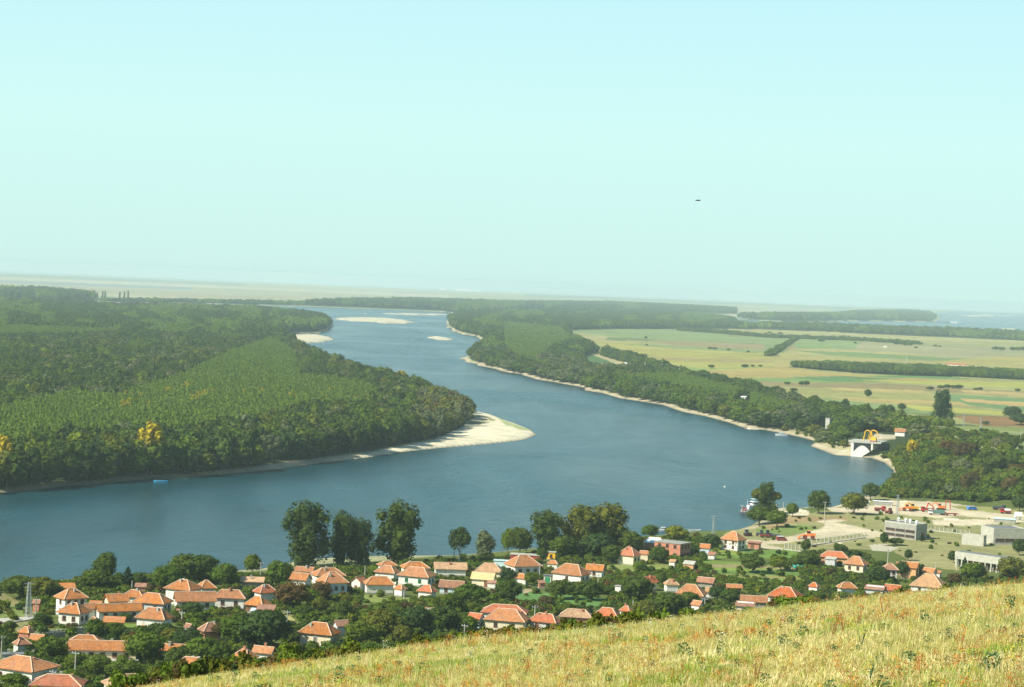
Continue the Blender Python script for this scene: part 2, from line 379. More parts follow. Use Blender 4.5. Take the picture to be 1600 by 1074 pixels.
foliage('weed_white', [(0.75, 0.72, 0.55)], trans=0.2)
foliage('weed_yellow', [(0.70, 0.55, 0.08), (0.60, 0.50, 0.06)], trans=0.2)
foliage('weed_teal', [(0.09, 0.17, 0.075), (0.07, 0.14, 0.06)], trans=0.2)
# ------------------------------------------------------------------ ground sheet
SAND = (0.74, 0.68, 0.48); WET = (0.26, 0.23, 0.15)
PAINT = []   # (polygon in photograph pixels on the plain, colour, feather)
def paint(col, *P): PAINT.append((P, col))
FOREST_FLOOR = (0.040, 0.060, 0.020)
ISLAND_PX = [(-420, 794), (0, 767), (60, 763), (100, 757), (150, 754), (200, 749), (240, 745), (290, 745), (330, 740), (400, 733), (450, 725), (500, 714), (560, 706), (600, 700),
    (640, 693), (675, 686), (705, 677), (725, 665), (735, 652), (728, 643), (700, 633), (655, 617), (610, 603), (560, 590), (498, 566), (462, 547), (455, 537), (420, 527), (455, 519),
    (500, 518), (512, 513), (515, 507), (500, 501), (465, 495), (400, 489), (300, 486), (185, 485), (100, 480), (0, 477), (-420, 470)]
BANK_PX = [(702, 500), (712, 492), (790, 489), (900, 487), (1000, 489), (1100, 494), (1148, 500), (1152, 506), (1140, 512), (1060, 514), (960, 514), (885, 516), (892, 530),
    (930, 552), (960, 563), (1000, 572), (1040, 582), (1080, 592), (1118, 600), (1180, 617), (1245, 632), (1290, 642), (1340, 652), (1385, 660), (1440, 672), (1440, 688), (1420, 692), (1385, 694),
    (1350, 692), (1300, 697), (1268, 684), (1235, 675), (1200, 669), (1160, 664), (1138, 657), (1100, 648), (1050, 636), (1000, 625), (940, 612), (880, 598), (830, 588), (782, 577), (748, 567),
    (732, 560), (736, 553), (756, 542), (766, 534), (745, 524), (722, 519), (706, 512)]
STRIP_PX = [(960, 512), (1140, 512), (1160, 510), (1300, 512), (1400, 516), (1500, 519), (1600, 524), (1750, 530), (1750, 541), (1600, 533), (1500, 528), (1400, 524), (1300, 519), (1200, 515), (1100, 514)]
ISLE_PX = [(1148, 497), (1200, 496), (1300, 495), (1340, 490), (1420, 488), (1452, 491), (1462, 497), (1455, 502), (1400, 501.5), (1330, 500.5), (1262, 502.5), (1200, 500.5)]
WOOD_FAR_PX = [(470, 477.5), (560, 474), (640, 472), (700, 473), (785, 476), (960, 476), (1150, 485), (1150, 491), (1000, 486), (900, 484), (780, 485), (710, 489), (690, 485.5), (640, 484), (590, 482), (540, 480)]
WOOD_LEFT_PX = [(-420, 450), (0, 458), (60, 458), (120, 464), (146, 468), (145, 471), (60, 470), (0, 469), (-420, 462)]
STRIP_LEFT_PX = [(146, 469), (300, 471), (470, 474), (560, 478), (500, 478), (400, 476), (300, 473.5), (180, 472)]
ORCHARD_PX = [(1226, 573), (1300, 572), (1400, 576), (1500, 580), (1600, 585), (1750, 592), (1750, 604), (1600, 594), (1500, 589), (1420, 587), (1350, 584), (1290, 579)]
EASTWOOD_PX = [(1404, 750), (1402, 732), (1388, 715), (1378, 704), (1388, 692), (1430, 686), (1470, 688), (1500, 698), (1540, 710), (1610, 716), (1720, 722), (1720, 792), (1600, 782), (1560, 782), (1530, 786), (1480, 781), (1430, 778), (1400, 779), (1372, 776), (1384, 762)]
VILLAGE_PX = [(-200, 915), (0, 914), (250, 905), (440, 897), (680, 878), (880, 862), (1000, 842), (1100, 838), (1165, 860), (1260, 866), (1345, 862), (1370, 880), (1480, 905), (1500, 900), (1620, 890), (1650, 930), (1500, 935), (1300, 965), (1000, 1010), (700, 1045), (300, 1095), (-200, 1150)]

# far plain, back to front
paint((0.29, 0.31, 0.19), (-900, 424), (2400, 540), (2400, 600), (-900, 500))
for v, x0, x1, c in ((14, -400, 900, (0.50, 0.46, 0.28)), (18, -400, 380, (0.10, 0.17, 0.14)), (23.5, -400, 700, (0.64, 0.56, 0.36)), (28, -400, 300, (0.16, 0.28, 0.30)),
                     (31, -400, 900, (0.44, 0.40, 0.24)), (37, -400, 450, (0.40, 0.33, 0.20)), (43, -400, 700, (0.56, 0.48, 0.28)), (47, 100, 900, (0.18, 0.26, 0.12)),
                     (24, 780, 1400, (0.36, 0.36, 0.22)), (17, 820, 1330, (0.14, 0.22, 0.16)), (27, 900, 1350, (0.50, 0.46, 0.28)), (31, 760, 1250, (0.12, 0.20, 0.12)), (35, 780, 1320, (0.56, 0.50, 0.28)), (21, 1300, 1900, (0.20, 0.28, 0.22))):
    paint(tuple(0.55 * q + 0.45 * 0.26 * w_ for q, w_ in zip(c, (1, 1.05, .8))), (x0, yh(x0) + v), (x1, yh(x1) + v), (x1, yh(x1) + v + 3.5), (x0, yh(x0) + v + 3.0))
# fields right of the river
paint((0.30, 0.30, 0.11), (860, 512), (1150, 509), (1600, 520), (2000, 540), (2000, 760), (1600, 700), (1440, 690), (1250, 640), (1100, 600), (1000, 575), (930, 555), (885, 530))
FB = [((870, 513), (1040, 511), (1250, 532), (1250, 540), (1040, 534), (985, 528), (890, 520), (0.20, 0.30, 0.15)),
    ((1045, 511), (1150, 510), (1600, 529), (2000, 545), (2000, 552), (1600, 536), (1250, 527), (1120, 520), (0.52, 0.46, 0.23)),
    ((888, 521), (985, 529), (1000, 534), (925, 535), (0.50, 0.42, 0.24)),
    ((950, 526), (1005, 529), (1030, 533), (945, 532), (0.10, 0.18, 0.08)),
    ((1015, 532), (1250, 540), (1260, 548), (1060, 542), (0.38, 0.27, 0.18)),
    ((928, 534), (990, 536), (1055, 546), (1250, 553), (1240, 575), (1100, 576), (1030, 571), (985, 562), (0.52, 0.46, 0.13)),
    ((950, 536), (1060, 541), (1230, 549), (1180, 552), (1050, 545), (0.24, 0.32, 0.15)),
    ((1010, 557), (1240, 563), (1200, 568), (1040, 563), (0.48, 0.34, 0.17)),
    ((1030, 569), (1100, 576), (1220, 573), (1210, 578), (1060, 580), (0.22, 0.36, 0.10)),
    ((1078, 580), (1200, 574), (1225, 573), (1290, 582), (1420, 590), (1750, 608), (1750, 616), (1600, 602), (1400, 596), (1200, 590), (1130, 594), (0.56, 0.40, 0.16)),
    ((1120, 592), (1300, 590), (1380, 597), (1220, 600), (0.20, 0.32, 0.12)),
    ((1200, 528), (1245, 531), (1215, 555), (1190, 556), (0.20, 0.32, 0.15)),
    ((1250, 531), (1350, 534), (1345, 545), (1245, 545), (1240, 538), (0.20, 0.34, 0.14)),
    ((1345, 535), (1600, 545), (2000, 560), (2000, 580), (1600, 560), (1480, 560), (1330, 550), (0.40, 0.36, 0.26)),
    ((1238, 545), (1340, 548), (1480, 556), (1420, 562), (1230, 553), (0.50, 0.42, 0.20)),
    ((1235, 547), (1340, 551), (1480, 559), (1560, 563), (1460, 564), (1300, 556), (0.15, 0.28, 0.11)),
    ((1215, 555), (1400, 563), (1600, 572), (1600, 584), (1400, 576), (1290, 572), (1205, 573), (0.52, 0.42, 0.18)),
    ((1440, 566), (1560, 558), (1750, 556), (1750, 575), (1500, 570), (0.52, 0.43, 0.15)),
    ((1230, 589), (1330, 588), (1410, 592), (1300, 596), (0.12, 0.26, 0.10)),
    ((1345, 588), (1440, 586), (1520, 592), (1470, 593), (0.13, 0.27, 0.10)),
    ((1350, 594), (1600, 598), (1750, 606), (1750, 613), (1600, 606), (1430, 600), (0.48, 0.48, 0.12)),
    ((1150, 596), (1400, 600), (1600, 612), (1750, 620), (1750, 628), (1600, 620), (1380, 608), (1180, 604), (0.33, 0.26, 0.15)),
    ((1290, 606), (1440, 610), (1460, 616), (1320, 612), (0.58, 0.46, 0.22)),
    ((1190, 606), (1300, 610), (1460, 618), (1600, 622), (1600, 630), (1460, 626), (1300, 618), (1220, 616), (0.38, 0.36, 0.16)),
    ((1500, 610), (1750, 622), (1750, 632), (1600, 620), (1510, 614), (0.62, 0.46, 0.24)),
    ((1480, 616), (1750, 632), (1750, 660), (1600, 645), (1480, 628), (0.17, 0.30, 0.15)),
    ((1500, 623), (1750, 638), (1750, 646), (1600, 636), (1510, 628), (0.64, 0.44, 0.22)),
    ((1300, 620), (1500, 628), (1520, 636), (1340, 628), (0.54, 0.42, 0.20)),
    ((1250, 620), (1360, 630), (1500, 640), (1450, 650), (1330, 640), (1270, 632), (0.26, 0.36, 0.17)),
    ((1400, 632), (1500, 638), (1590, 646), (1580, 650), (1440, 642), (0.52, 0.50, 0.14)),
    ((1380, 644), (1500, 647), (1620, 652), (1620, 655), (1480, 652), (0.16, 0.20, 0.08)),
    ((1490, 649), (1560, 651), (1640, 656), (1640, 668), (1540, 666), (1510, 660), (0.30, 0.155, 0.085)),
    ((1470, 664), (1540, 667), (1700, 670), (1700, 700), (1560, 694), (1460, 688), (0.24, 0.30, 0.10))]
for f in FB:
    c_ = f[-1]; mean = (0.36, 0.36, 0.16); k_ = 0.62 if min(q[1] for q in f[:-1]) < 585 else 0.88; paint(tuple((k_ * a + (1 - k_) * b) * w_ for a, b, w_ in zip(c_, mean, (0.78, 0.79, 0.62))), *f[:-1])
paint((0.52, 0.46, 0.26), (1196, 556), (1246, 530), (1249, 531), (1201, 557))
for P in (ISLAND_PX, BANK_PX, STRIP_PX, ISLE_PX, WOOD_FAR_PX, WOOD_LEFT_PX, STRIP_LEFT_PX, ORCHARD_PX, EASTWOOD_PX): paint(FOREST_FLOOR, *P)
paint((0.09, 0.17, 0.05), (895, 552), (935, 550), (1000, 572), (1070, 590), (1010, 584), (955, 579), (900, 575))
paint((0.44, 0.38, 0.20), (922, 553), (934, 552), (975, 565), (1010, 575), (1045, 583), (1100, 598), (1090, 600), (1000, 581), (960, 568))
paint((0.52, 0.40, 0.22), (960, 574), (1000, 570), (1050, 580), (1000, 581))
# near bank
NEAR = (0.120, 0.150, 0.035)
paint(NEAR, (-400, 930), (0, 900), (400, 893), (700, 868), (1000, 835), (1160, 820), (1200, 798), (1300, 790), (1380, 758), (1600, 770), (1900, 780), (1900, 1000), (-400, 1200))
paint((0.30, 0.29, 0.12), (1130, 835), (1190, 812), (1300, 797), (1370, 775), (1470, 790), (1700, 800), (1700, 880), (1540, 872), (1480, 880), (1420, 862), (1340, 858), (1230, 860), (1150, 850))
paint((0.20, 0.27, 0.07), (1180, 826), (1250, 820), (1285, 826), (1230, 836), (1190, 840))
paint((0.34, 0.25, 0.12), (1195, 822), (1240, 806), (1320, 808), (1330, 814), (1250, 816), (1200, 828))
paint((0.16, 0.27, 0.05), (1165, 860), (1240, 860), (1250, 868), (1240, 876), (1180, 872), (1110, 872))
paint((0.24, 0.30, 0.06), (1108, 852), (1165, 858), (1160, 868), (1110, 866))
paint((0.13, 0.26, 0.07), (800, 925), (900, 930), (960, 938), (930, 950), (860, 948), (790, 938))
paint((0.26, 0.24, 0.10), (0, 925), (22, 935), (60, 968), (60, 1000), (0, 1000), (-60, 1000), (-60, 925))
paint((0.20, 0.26, 0.07), (0, 940), (45, 955), (45, 962), (0, 968), (-60, 975), (-60, 940))
paint((0.50, 0.40, 0.24), (0, 942), (14, 952), (26, 966), (22, 968), (8, 956), (0, 948))
paint((0.19, 0.29, 0.05), (190, 975), (270, 976), (280, 984), (200, 984))
paint((0.40, 0.36, 0.14), (430, 955), (455, 960), (465, 975), (445, 975))
for i, (c, q) in enumerate(zip([(0.17, 0.25, 0.05), (0.30, 0.25, 0.12), (0.22, 0.30, 0.06), (0.13, 0.22, 0.05), (0.28, 0.28, 0.09), (0.17, 0.26, 0.05)], range(6))):
    paint(c, (1085 + i * 6, 875 + q * 5.2), (1240 + i * 4, 881 + q * 5.0), (1242 + i * 4, 886 + q * 5.0), (1085 + i * 6, 881 + q * 5.2))
paint((0.24, 0.28, 0.08), (940, 885), (1010, 880), (1060, 884), (1050, 894), (960, 896)); paint((0.32, 0.27, 0.14), (950, 897), (980, 900), (978, 906), (950, 904))
paint((0.22, 0.26, 0.07), (560, 928), (640, 935), (640, 946), (570, 940))
paint((0.42, 0.36, 0.20), (745, 915), (800, 918), (840, 922), (820, 927), (760, 926))
TRACK = (0.60, 0.52, 0.35)
paint(TRACK, (1166, 843), (1200, 846), (1235, 838), (1262, 832), (1282, 826), (1290, 819), (1275, 815), (1300, 812), (1322, 813), (1306, 817), (1330, 821), (1365, 829), (1400, 838), (1395, 842), (1340, 834), (1310, 838), (1265, 843), (1230, 849), (1195, 851), (1226, 857), (1222, 860), (1180, 856), (1164, 850))
paint(TRACK, (1266, 850), (1300, 846), (1352, 838), (1400, 832), (1400, 835), (1352, 842), (1290, 851))
paint(TRACK, (1290, 793), (1345, 793), (1370, 788), (1385, 783), (1450, 783), (1500, 788), (1560, 798), (1620, 802), (1620, 812), (1560, 812), (1500, 806), (1470, 810), (1420, 806), (1370, 802), (1340, 800), (1300, 800))
paint((0.66, 0.58, 0.40), (1455, 812), (1520, 812), (1600, 812), (1600, 816), (1500, 822), (1460, 820))
paint((0.30, 0.30, 0.10), (1482, 790), (1560, 792), (1620, 800), (1620, 805), (1560, 802), (1500, 796))
paint((0.56, 0.52, 0.38), (1358, 852), (1382, 850), (1404, 856), (1390, 862), (1362, 860))
paint((0.66, 0.60, 0.42), (1222, 797), (1250, 795), (1265, 799), (1262, 806), (1240, 806), (1226, 803))
paint((0.34, 0.32, 0.14), (1395, 862), (1430, 858), (1500, 862), (1560, 880), (1500, 892), (1440, 885))
# east bay
paint((0.26, 0.30, 0.12), (1440, 668), (1640, 676), (1640, 716), (1560, 712), (1500, 698), (1460, 690)); paint((0.52, 0.46, 0.32), (1368, 678), (1400, 680), (1398, 686), (1370, 690), (1362, 700), (1350, 708), (1346, 702)); paint((0.50, 0.46, 0.32), (1285, 690), (1330, 690), (1352, 704), (1350, 712), (1310, 708))
paint((0.20, 0.34, 0.07), (1355, 712), (1372, 716), (1392, 728), (1398, 745), (1388, 738), (1375, 724), (1358, 719))
paint((0.40, 0.36, 0.20), (1268, 688), (1300, 692), (1340, 694), (1342, 705), (1310, 703), (1285, 700))
paint((0.34, 0.31, 0.15), (1210, 672), (1240, 670), (1275, 680), (1280, 688), (1240, 679))
paint((0.46, 0.40, 0.24), (1528, 700), (1620, 706), (1620, 716), (1560, 714), (1530, 708))
paint((0.50, 0.42, 0.26), (1500, 676), (1512, 680), (1524, 690), (1516, 690), (1504, 682))
paint((0.30, 0.30, 0.12), (1580, 764), (1640, 756), (1640, 782), (1592, 780))
SPIT = [flat(*p, 1.0) for p in ((738, 640), (770, 648), (805, 660), (840, 672), (845, 682), (800, 692), (700, 701), (560, 719), (500, 726), (600, 704), (680, 690), (725, 670))]
SPIT_GREEN = [flat(*p, 1.5) for p in ((775, 650), (802, 662), (832, 671), (815, 673), (790, 666))]
SPIT_SCRUB = [flat(*p, 1.5) for p in ((737, 652), (760, 650), (775, 658), (745, 668), (728, 672))]

def cover(x, y, z, sd):
    px, py = project(x, y, np.maximum(z, 2.0))
    n1 = (fbm(x / 90, y / 90, 11) - 0.5); n2 = fbm(x / 14, y / 14, 12) - 0.5
    near = np.hypot(x, y) < 1700
    px = px + np.where(near, n2 * 3, n2 * 1.0); py = py + np.where(near, n2 * 1.6, n2 * 0.5)
    c = np.zeros(x.shape + (3,)); c[:] = (0.34, 0.34, 0.18)
    lo = py < yh(px) + 16; c[lo] = (0.27, 0.28, 0.20)
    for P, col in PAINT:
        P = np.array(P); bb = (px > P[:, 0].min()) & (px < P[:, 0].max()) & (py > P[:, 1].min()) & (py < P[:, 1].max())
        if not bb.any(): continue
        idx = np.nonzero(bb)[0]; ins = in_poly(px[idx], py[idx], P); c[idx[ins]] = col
    c *= (1 + 0.30 * n1 + 0.30 * n2)[:, None]
    # strip cultivation: fine rows across the plain
    st = (px > 870) & (py > 510) & (py < 700) & (sd > 100)
    v = py - 0.05 * (px - 1200)
    row = hsh(np.floor(v / 1.9), np.floor((px + v * 3) / 170.0), 3)
    c = np.where(st[:, None], c * (0.90 + 0.20 * row)[:, None], c)
    # beaches
    r = np.hypot(x, y)
    bw = 4 + 9 * fbm(x / 35, y / 35, 21)
    bw = np.where((px > 1190) & (px < 1410) & (py < 760), bw * 0.9, bw)
    near_shore = (r < 1150) & (px < 1190)
    k = 1 - smooth(sd, bw * 0.75, bw)
    k = np.where(near_shore, k * 0.6, k)
    spit = in_poly(x, y, SPIT); gr = in_poly(x, y, SPIT_GREEN); sc = in_poly(x, y, SPIT_SCRUB)
    k = np.where(spit, 1.0, k)
    bars = np.zeros(x.shape, bool)
    for b in BARS: bars |= in_poly(x, y, b)
    bars |= in_poly(px, py, [(430, 521), (520, 521), (522, 537), (470, 540), (440, 530)])
    k = np.where(bars, 1.0, k)
    tone = (0.90 + 0.35 * (fbm(x / 25, y / 8, 31) - 0.5))[:, None]
    tone = np.where(bars[:, None], tone * .82, tone)
    sand = np.where((spit | bars)[:, None], np.array(SAND) * tone * 1.12, np.array((0.56, 0.48, 0.32)) * tone)
    wet = smooth(sd, 0.2, 2.5)[:, None]
    sand = sand * wet + np.array(WET) * (1 - wet)
    c = c * (1 - k)[:, None] + sand * k[:, None]
    g = gr & (n2 > 0.0); c[g] = (0.42, 0.46, 0.22); g = sc & (n2 > 0.0); c[g] = (0.34, 0.32, 0.15)
    # the dry hill
    h = hill(x, y); onh = (h >= z - 0.05) & (r < 620)
    hc = np.array((0.50, 0.44, 0.17)) * (0.9 + 0.5 * n2 + 0.2 * n1)[:, None]
    dry = smooth(fbm(x / 9, y / 9, 41), 0.50, 0.64)[:, None]
    hc = hc * (1 - dry) + np.array((0.56, 0.42, 0.26)) * dry
    far_h = smooth(r, 150, 230)[:, None]
    hc = hc * (1 - far_h) + np.array((0.16, 0.19, 0.05)) * far_h
    c = np.where(onh[:, None], hc, c)
    return np.clip(c * 0.82, 0.01, 0.9)

def terrain():
    a1 = np.arctan(np.linspace(-900, 900, 860) / F_PX)
    aL = -np.geomspace(abs(a1[0]) + 0.01, math.pi, 46)[::-1]; aR = np.geomspace(a1[-1] + 0.01, math.pi, 46)
    A = np.concatenate([aL, a1, aR[:-1]])
    r1 = np.geomspace(2.0, 150, 60)[:-1]; r2 = np.geomspace(150, 470, 50)
    dy = np.arange(110 * F_PX / 470, 12, -1.1); r3 = 110 * F_PX / dy
    r4 = np.geomspace(r3[-1], 44000, 16)[1:]
    Rr = np.concatenate([r1, r2[:-1], r3, r4]); nr, na = len(Rr), len(A)
    RR, AA = np.meshgrid(Rr, A, indexing='ij'); x = (RR * np.sin(AA)).ravel(); y = (RR * np.cos(AA)).ravel()
    sd = np.full(x.shape, 999.0); m = (y > 550) & (np.abs(np.arctan2(x, y)) < 0.5)
    sd[m] = shore(x[m], y[m]); sd[(y > 550) & ~m] = 300
    z = ground(x, y, sd)
    c = cover(x, y, z, sd)
    i = np.arange(nr - 1)[:, None] * na; j = np.arange(na)[None, :]; j2 = (j + 1) % na
    q = np.stack([i + j, i + j2, i + na + j2, i + na + j], -1).reshape(-1, 4)[:, ::-1]
    vs = np.vstack([np.stack([x, y, z], 1), [[0, 0, CAM_Z - 1.7]]])
    c = np.vstack([c, [[0.4, 0.36, 0.12]]])
    nv = len(vs); cen = nv - 1
    tri = np.stack([np.arange(na), np.full(na, cen), (np.arange(na) + 1) % na], 1)
    me = bpy.data.meshes.new('ground')
    me.vertices.add(nv); me.vertices.foreach_set('co', vs.astype('f').ravel())
    lv = np.concatenate([q.ravel(), tri.ravel()]); me.loops.add(len(lv)); me.loops.foreach_set('vertex_index', lv.astype('i'))
    ls = np.concatenate([np.arange(len(q)) * 4, len(q) * 4 + np.arange(len(tri)) * 3]); lt = np.concatenate([np.full(len(q), 4), np.full(len(tri), 3)])
    me.polygons.add(len(ls)); me.polygons.foreach_set('loop_start', ls.astype('i')); me.polygons.foreach_set('loop_total', lt.astype('i'))
    me.polygons.foreach_set('use_smooth', np.ones(len(ls), bool)); me.update(calc_edges=True)
    at_ = me.attributes.new('cover', 'FLOAT_COLOR', 'POINT'); at_.data.foreach_set('color', np.hstack([c, np.ones((nv, 1))]).astype('f').ravel())
    m = bpy.data.materials.new('soil_and_turf'); m.use_nodes = True; t = m.node_tree; t.nodes.clear()
    out = N(t, 'ShaderNodeOutputMaterial'); p = N(t, 'ShaderNodeBsdfPrincipled'); p.inputs['Roughness'].default_value = 0.95; p.inputs['Specular IOR Level'].default_value = 0.1
    at2 = N(t, 'ShaderNodeAttribute', attribute_name='cover'); tcn = N(t, 'ShaderNodeTexCoord')
    src = at2.outputs['Color']
    for s_, lo, hi in ((0.9, 0.75, 1.25), (0.09, 0.82, 1.18)):
        nz = N(t, 'ShaderNodeTexNoise', i_Scale=s_, i_Detail=5.0, i_Roughness=0.7); t.links.new(tcn.outputs['Object'], nz.inputs[0])
        mr = N(t, 'ShaderNodeMapRange'); mr.inputs[1].default_value = 0.3; mr.inputs[2].default_value = 0.7; mr.inputs[3].default_value = lo; mr.inputs[4].default_value = hi
        t.links.new(nz.outputs[0], mr.inputs[0])
        sc = N(t, 'ShaderNodeVectorMath', operation='SCALE'); t.links.new(src, sc.inputs[0]); t.links.new(mr.outputs[0], sc.inputs['Scale']); src = sc.outputs[0]
    t.links.new(src, p.inputs['Base Color'])
    b = N(t, 'ShaderNodeBump', i_Strength=0.5, i_Distance=0.4); nb = N(t, 'ShaderNodeTexNoise', i_Scale=1.1, i_Detail=4.0); t.links.new(tcn.outputs['Object'], nb.inputs[0])
    t.links.new(nb.outputs[0], b.inputs['Height']); t.links.new(b.outputs[0], p.inputs['Normal'])
    t.links.new(p.outputs[0], out.inputs[0]); me.materials.append(m)
    tag(put('ground', me), kind='structure')
terrain()
print('terrain', round(time.time() - T0, 1))

# ------------------------------------------------------------------ water
def water():
    m = bpy.data.materials.new('river_water'); m.use_nodes = True; t = m.node_tree; t.nodes.clear()
    out = N(t, 'ShaderNodeOutputMaterial'); p = N(t, 'ShaderNodeBsdfPrincipled')
    p.inputs['IOR'].default_value = 1.33; p.inputs['Specular IOR Level'].default_value = 0.34
    tcn = N(t, 'ShaderNodeTexCoord')
    big = N(t, 'ShaderNodeTexNoise', i_Scale=0.006, i_Detail=4.0, i_Distortion=0.8)
    mp = N(t, 'ShaderNodeMapping'); mp.inputs['Scale'].default_value = (1.0, 0.55, 1); mp.inputs['Rotation'].default_value = (0, 0, R(25))
    t.links.new(tcn.outputs['Object'], mp.inputs[0]); t.links.new(mp.outputs[0], big.inputs[0])
    r = N(t, 'ShaderNodeValToRGB'); r.color_ramp.elements[0].position = 0.35; r.color_ramp.elements[1].position = 0.68
    r.color_ramp.elements[0].color = (0.007, 0.036, 0.046, 1); r.color_ramp.elements[1].color = (0.015, 0.070, 0.086, 1)
    t.links.new(big.outputs[0], r.inputs[0]); t.links.new(r.outputs[0], p.inputs['Base Color'])
    mr = N(t, 'ShaderNodeMapRange'); mr.inputs[1].default_value = 0.35; mr.inputs[2].default_value = 0.65; mr.inputs[3].default_value = 0.19; mr.inputs[4].default_value = 0.29
    t.links.new(big.outputs[0], mr.inputs[0]); t.links.new(mr.outputs[0], p.inputs['Roughness'])
    stn = N(t, 'ShaderNodeTexNoise', i_Scale=0.012, i_Detail=6.0, i_Roughness=0.62, i_Distortion=1.6); mps = N(t, 'ShaderNodeMapping'); mps.inputs['Scale'].default_value = (1.0, 0.30, 1); mps.inputs['Rotation'].default_value = (0, 0, R(40)); t.links.new(tcn.outputs['Object'], mps.inputs[0]); t.links.new(mps.outputs[0], stn.inputs[0])
    ms_ = N(t, 'ShaderNodeMapRange'); ms_.inputs[1].default_value = 0.36; ms_.inputs[2].default_value = 0.66; ms_.inputs[3].default_value = 0.06; ms_.inputs[4].default_value = 0.30; t.links.new(stn.outputs[0], ms_.inputs[0]); t.links.new(ms_.outputs[0], p.inputs['Specular IOR Level'])
    w1 = N(t, 'ShaderNodeTexNoise', i_Scale=0.40, i_Detail=4.0, i_Roughness=0.6); mp2 = N(t, 'ShaderNodeMapping'); mp2.inputs['Scale'].default_value = (0.6, 1.3, 1); mp2.inputs['Rotation'].default_value = (0, 0, R(-12))
    t.links.new(tcn.outputs['Object'], mp2.inputs[0]); t.links.new(mp2.outputs[0], w1.inputs[0])
    w2 = N(t, 'ShaderNodeTexNoise', i_Scale=0.035, i_Detail=5.0, i_Distortion=1.0); t.links.new(mp.outputs[0], w2.inputs[0])
    b = N(t, 'ShaderNodeBump', i_Strength=0.9, i_Distance=0.40); t.links.new(w1.outputs[0], b.inputs['Height'])
    b2 = N(t, 'ShaderNodeBump', i_Strength=0.5, i_Distance=1.0); t.links.new(w2.outputs[0], b2.inputs['Height']); t.links.new(b.outputs[0], b2.inputs['Normal'])
    w3 = N(t, 'ShaderNodeTexNoise', i_Scale=0.15, i_Detail=4.0, i_Roughness=0.65, i_Distortion=0.4); mp3 = N(t, 'ShaderNodeMapping'); mp3.inputs['Scale'].default_value = (1.0, 0.42, 1); mp3.inputs['Rotation'].default_value = (0, 0, R(6))
    t.links.new(tcn.outputs['Object'], mp3.inputs[0]); t.links.new(mp3.outputs[0], w3.inputs[0])
    b3 = N(t, 'ShaderNodeBump', i_Strength=1.0, i_Distance=1.0); t.links.new(w3.outputs[0], b3.inputs['Height']); t.links.new(b2.outputs[0], b3.inputs['Normal'])
    t.links.new(b3.outputs[0], p.inputs['Normal']); t.links.new(p.outputs[0], out.inputs[0])
    mb = MB(); X = [-9000, -1500, -500, 0, 500, 1500, 9000]; Y = [620, 900, 1300, 2000, 3500, 6000, 12000, 23500]
    vs = [(a, b_, 0) for b_ in Y for a in X]; n = len(X)
    mb.add(vs, [(j * n + i, j * n + i + 1, (j + 1) * n + i + 1, (j + 1) * n + i) for j in range(len(Y) - 1) for i in range(n - 1)])
    tag(put('river', mb.mesh('river', m)), kind='structure')
water()

# ------------------------------------------------------------------ haze
def haze():
    m = bpy.data.materials.new('warm_air'); m.use_nodes = True; t = m.node_tree; t.nodes.clear()
    out = N(t, 'ShaderNodeOutputMaterial'); v = N(t, 'ShaderNodeVolumePrincipled')
    v.inputs['Density'].default_value = HAZE_DENSITY; v.inputs['Color'].default_value = (*HAZE_COLOR, 1); v.inputs['Anisotropy'].default_value = 0.0
    t.links.new(v.outputs[0], out.inputs['Volume'])
    zt = 118.5
    mb = MB().box((0, 0, (zt - 62) / 2), (92000, 92000, zt + 62))
    o = put('haze', mb.mesh('haze', m)); tag(o, 'thin pale summer haze lying over the whole plain', 'haze', kind='stuff')
if HAZE_DENSITY: haze()

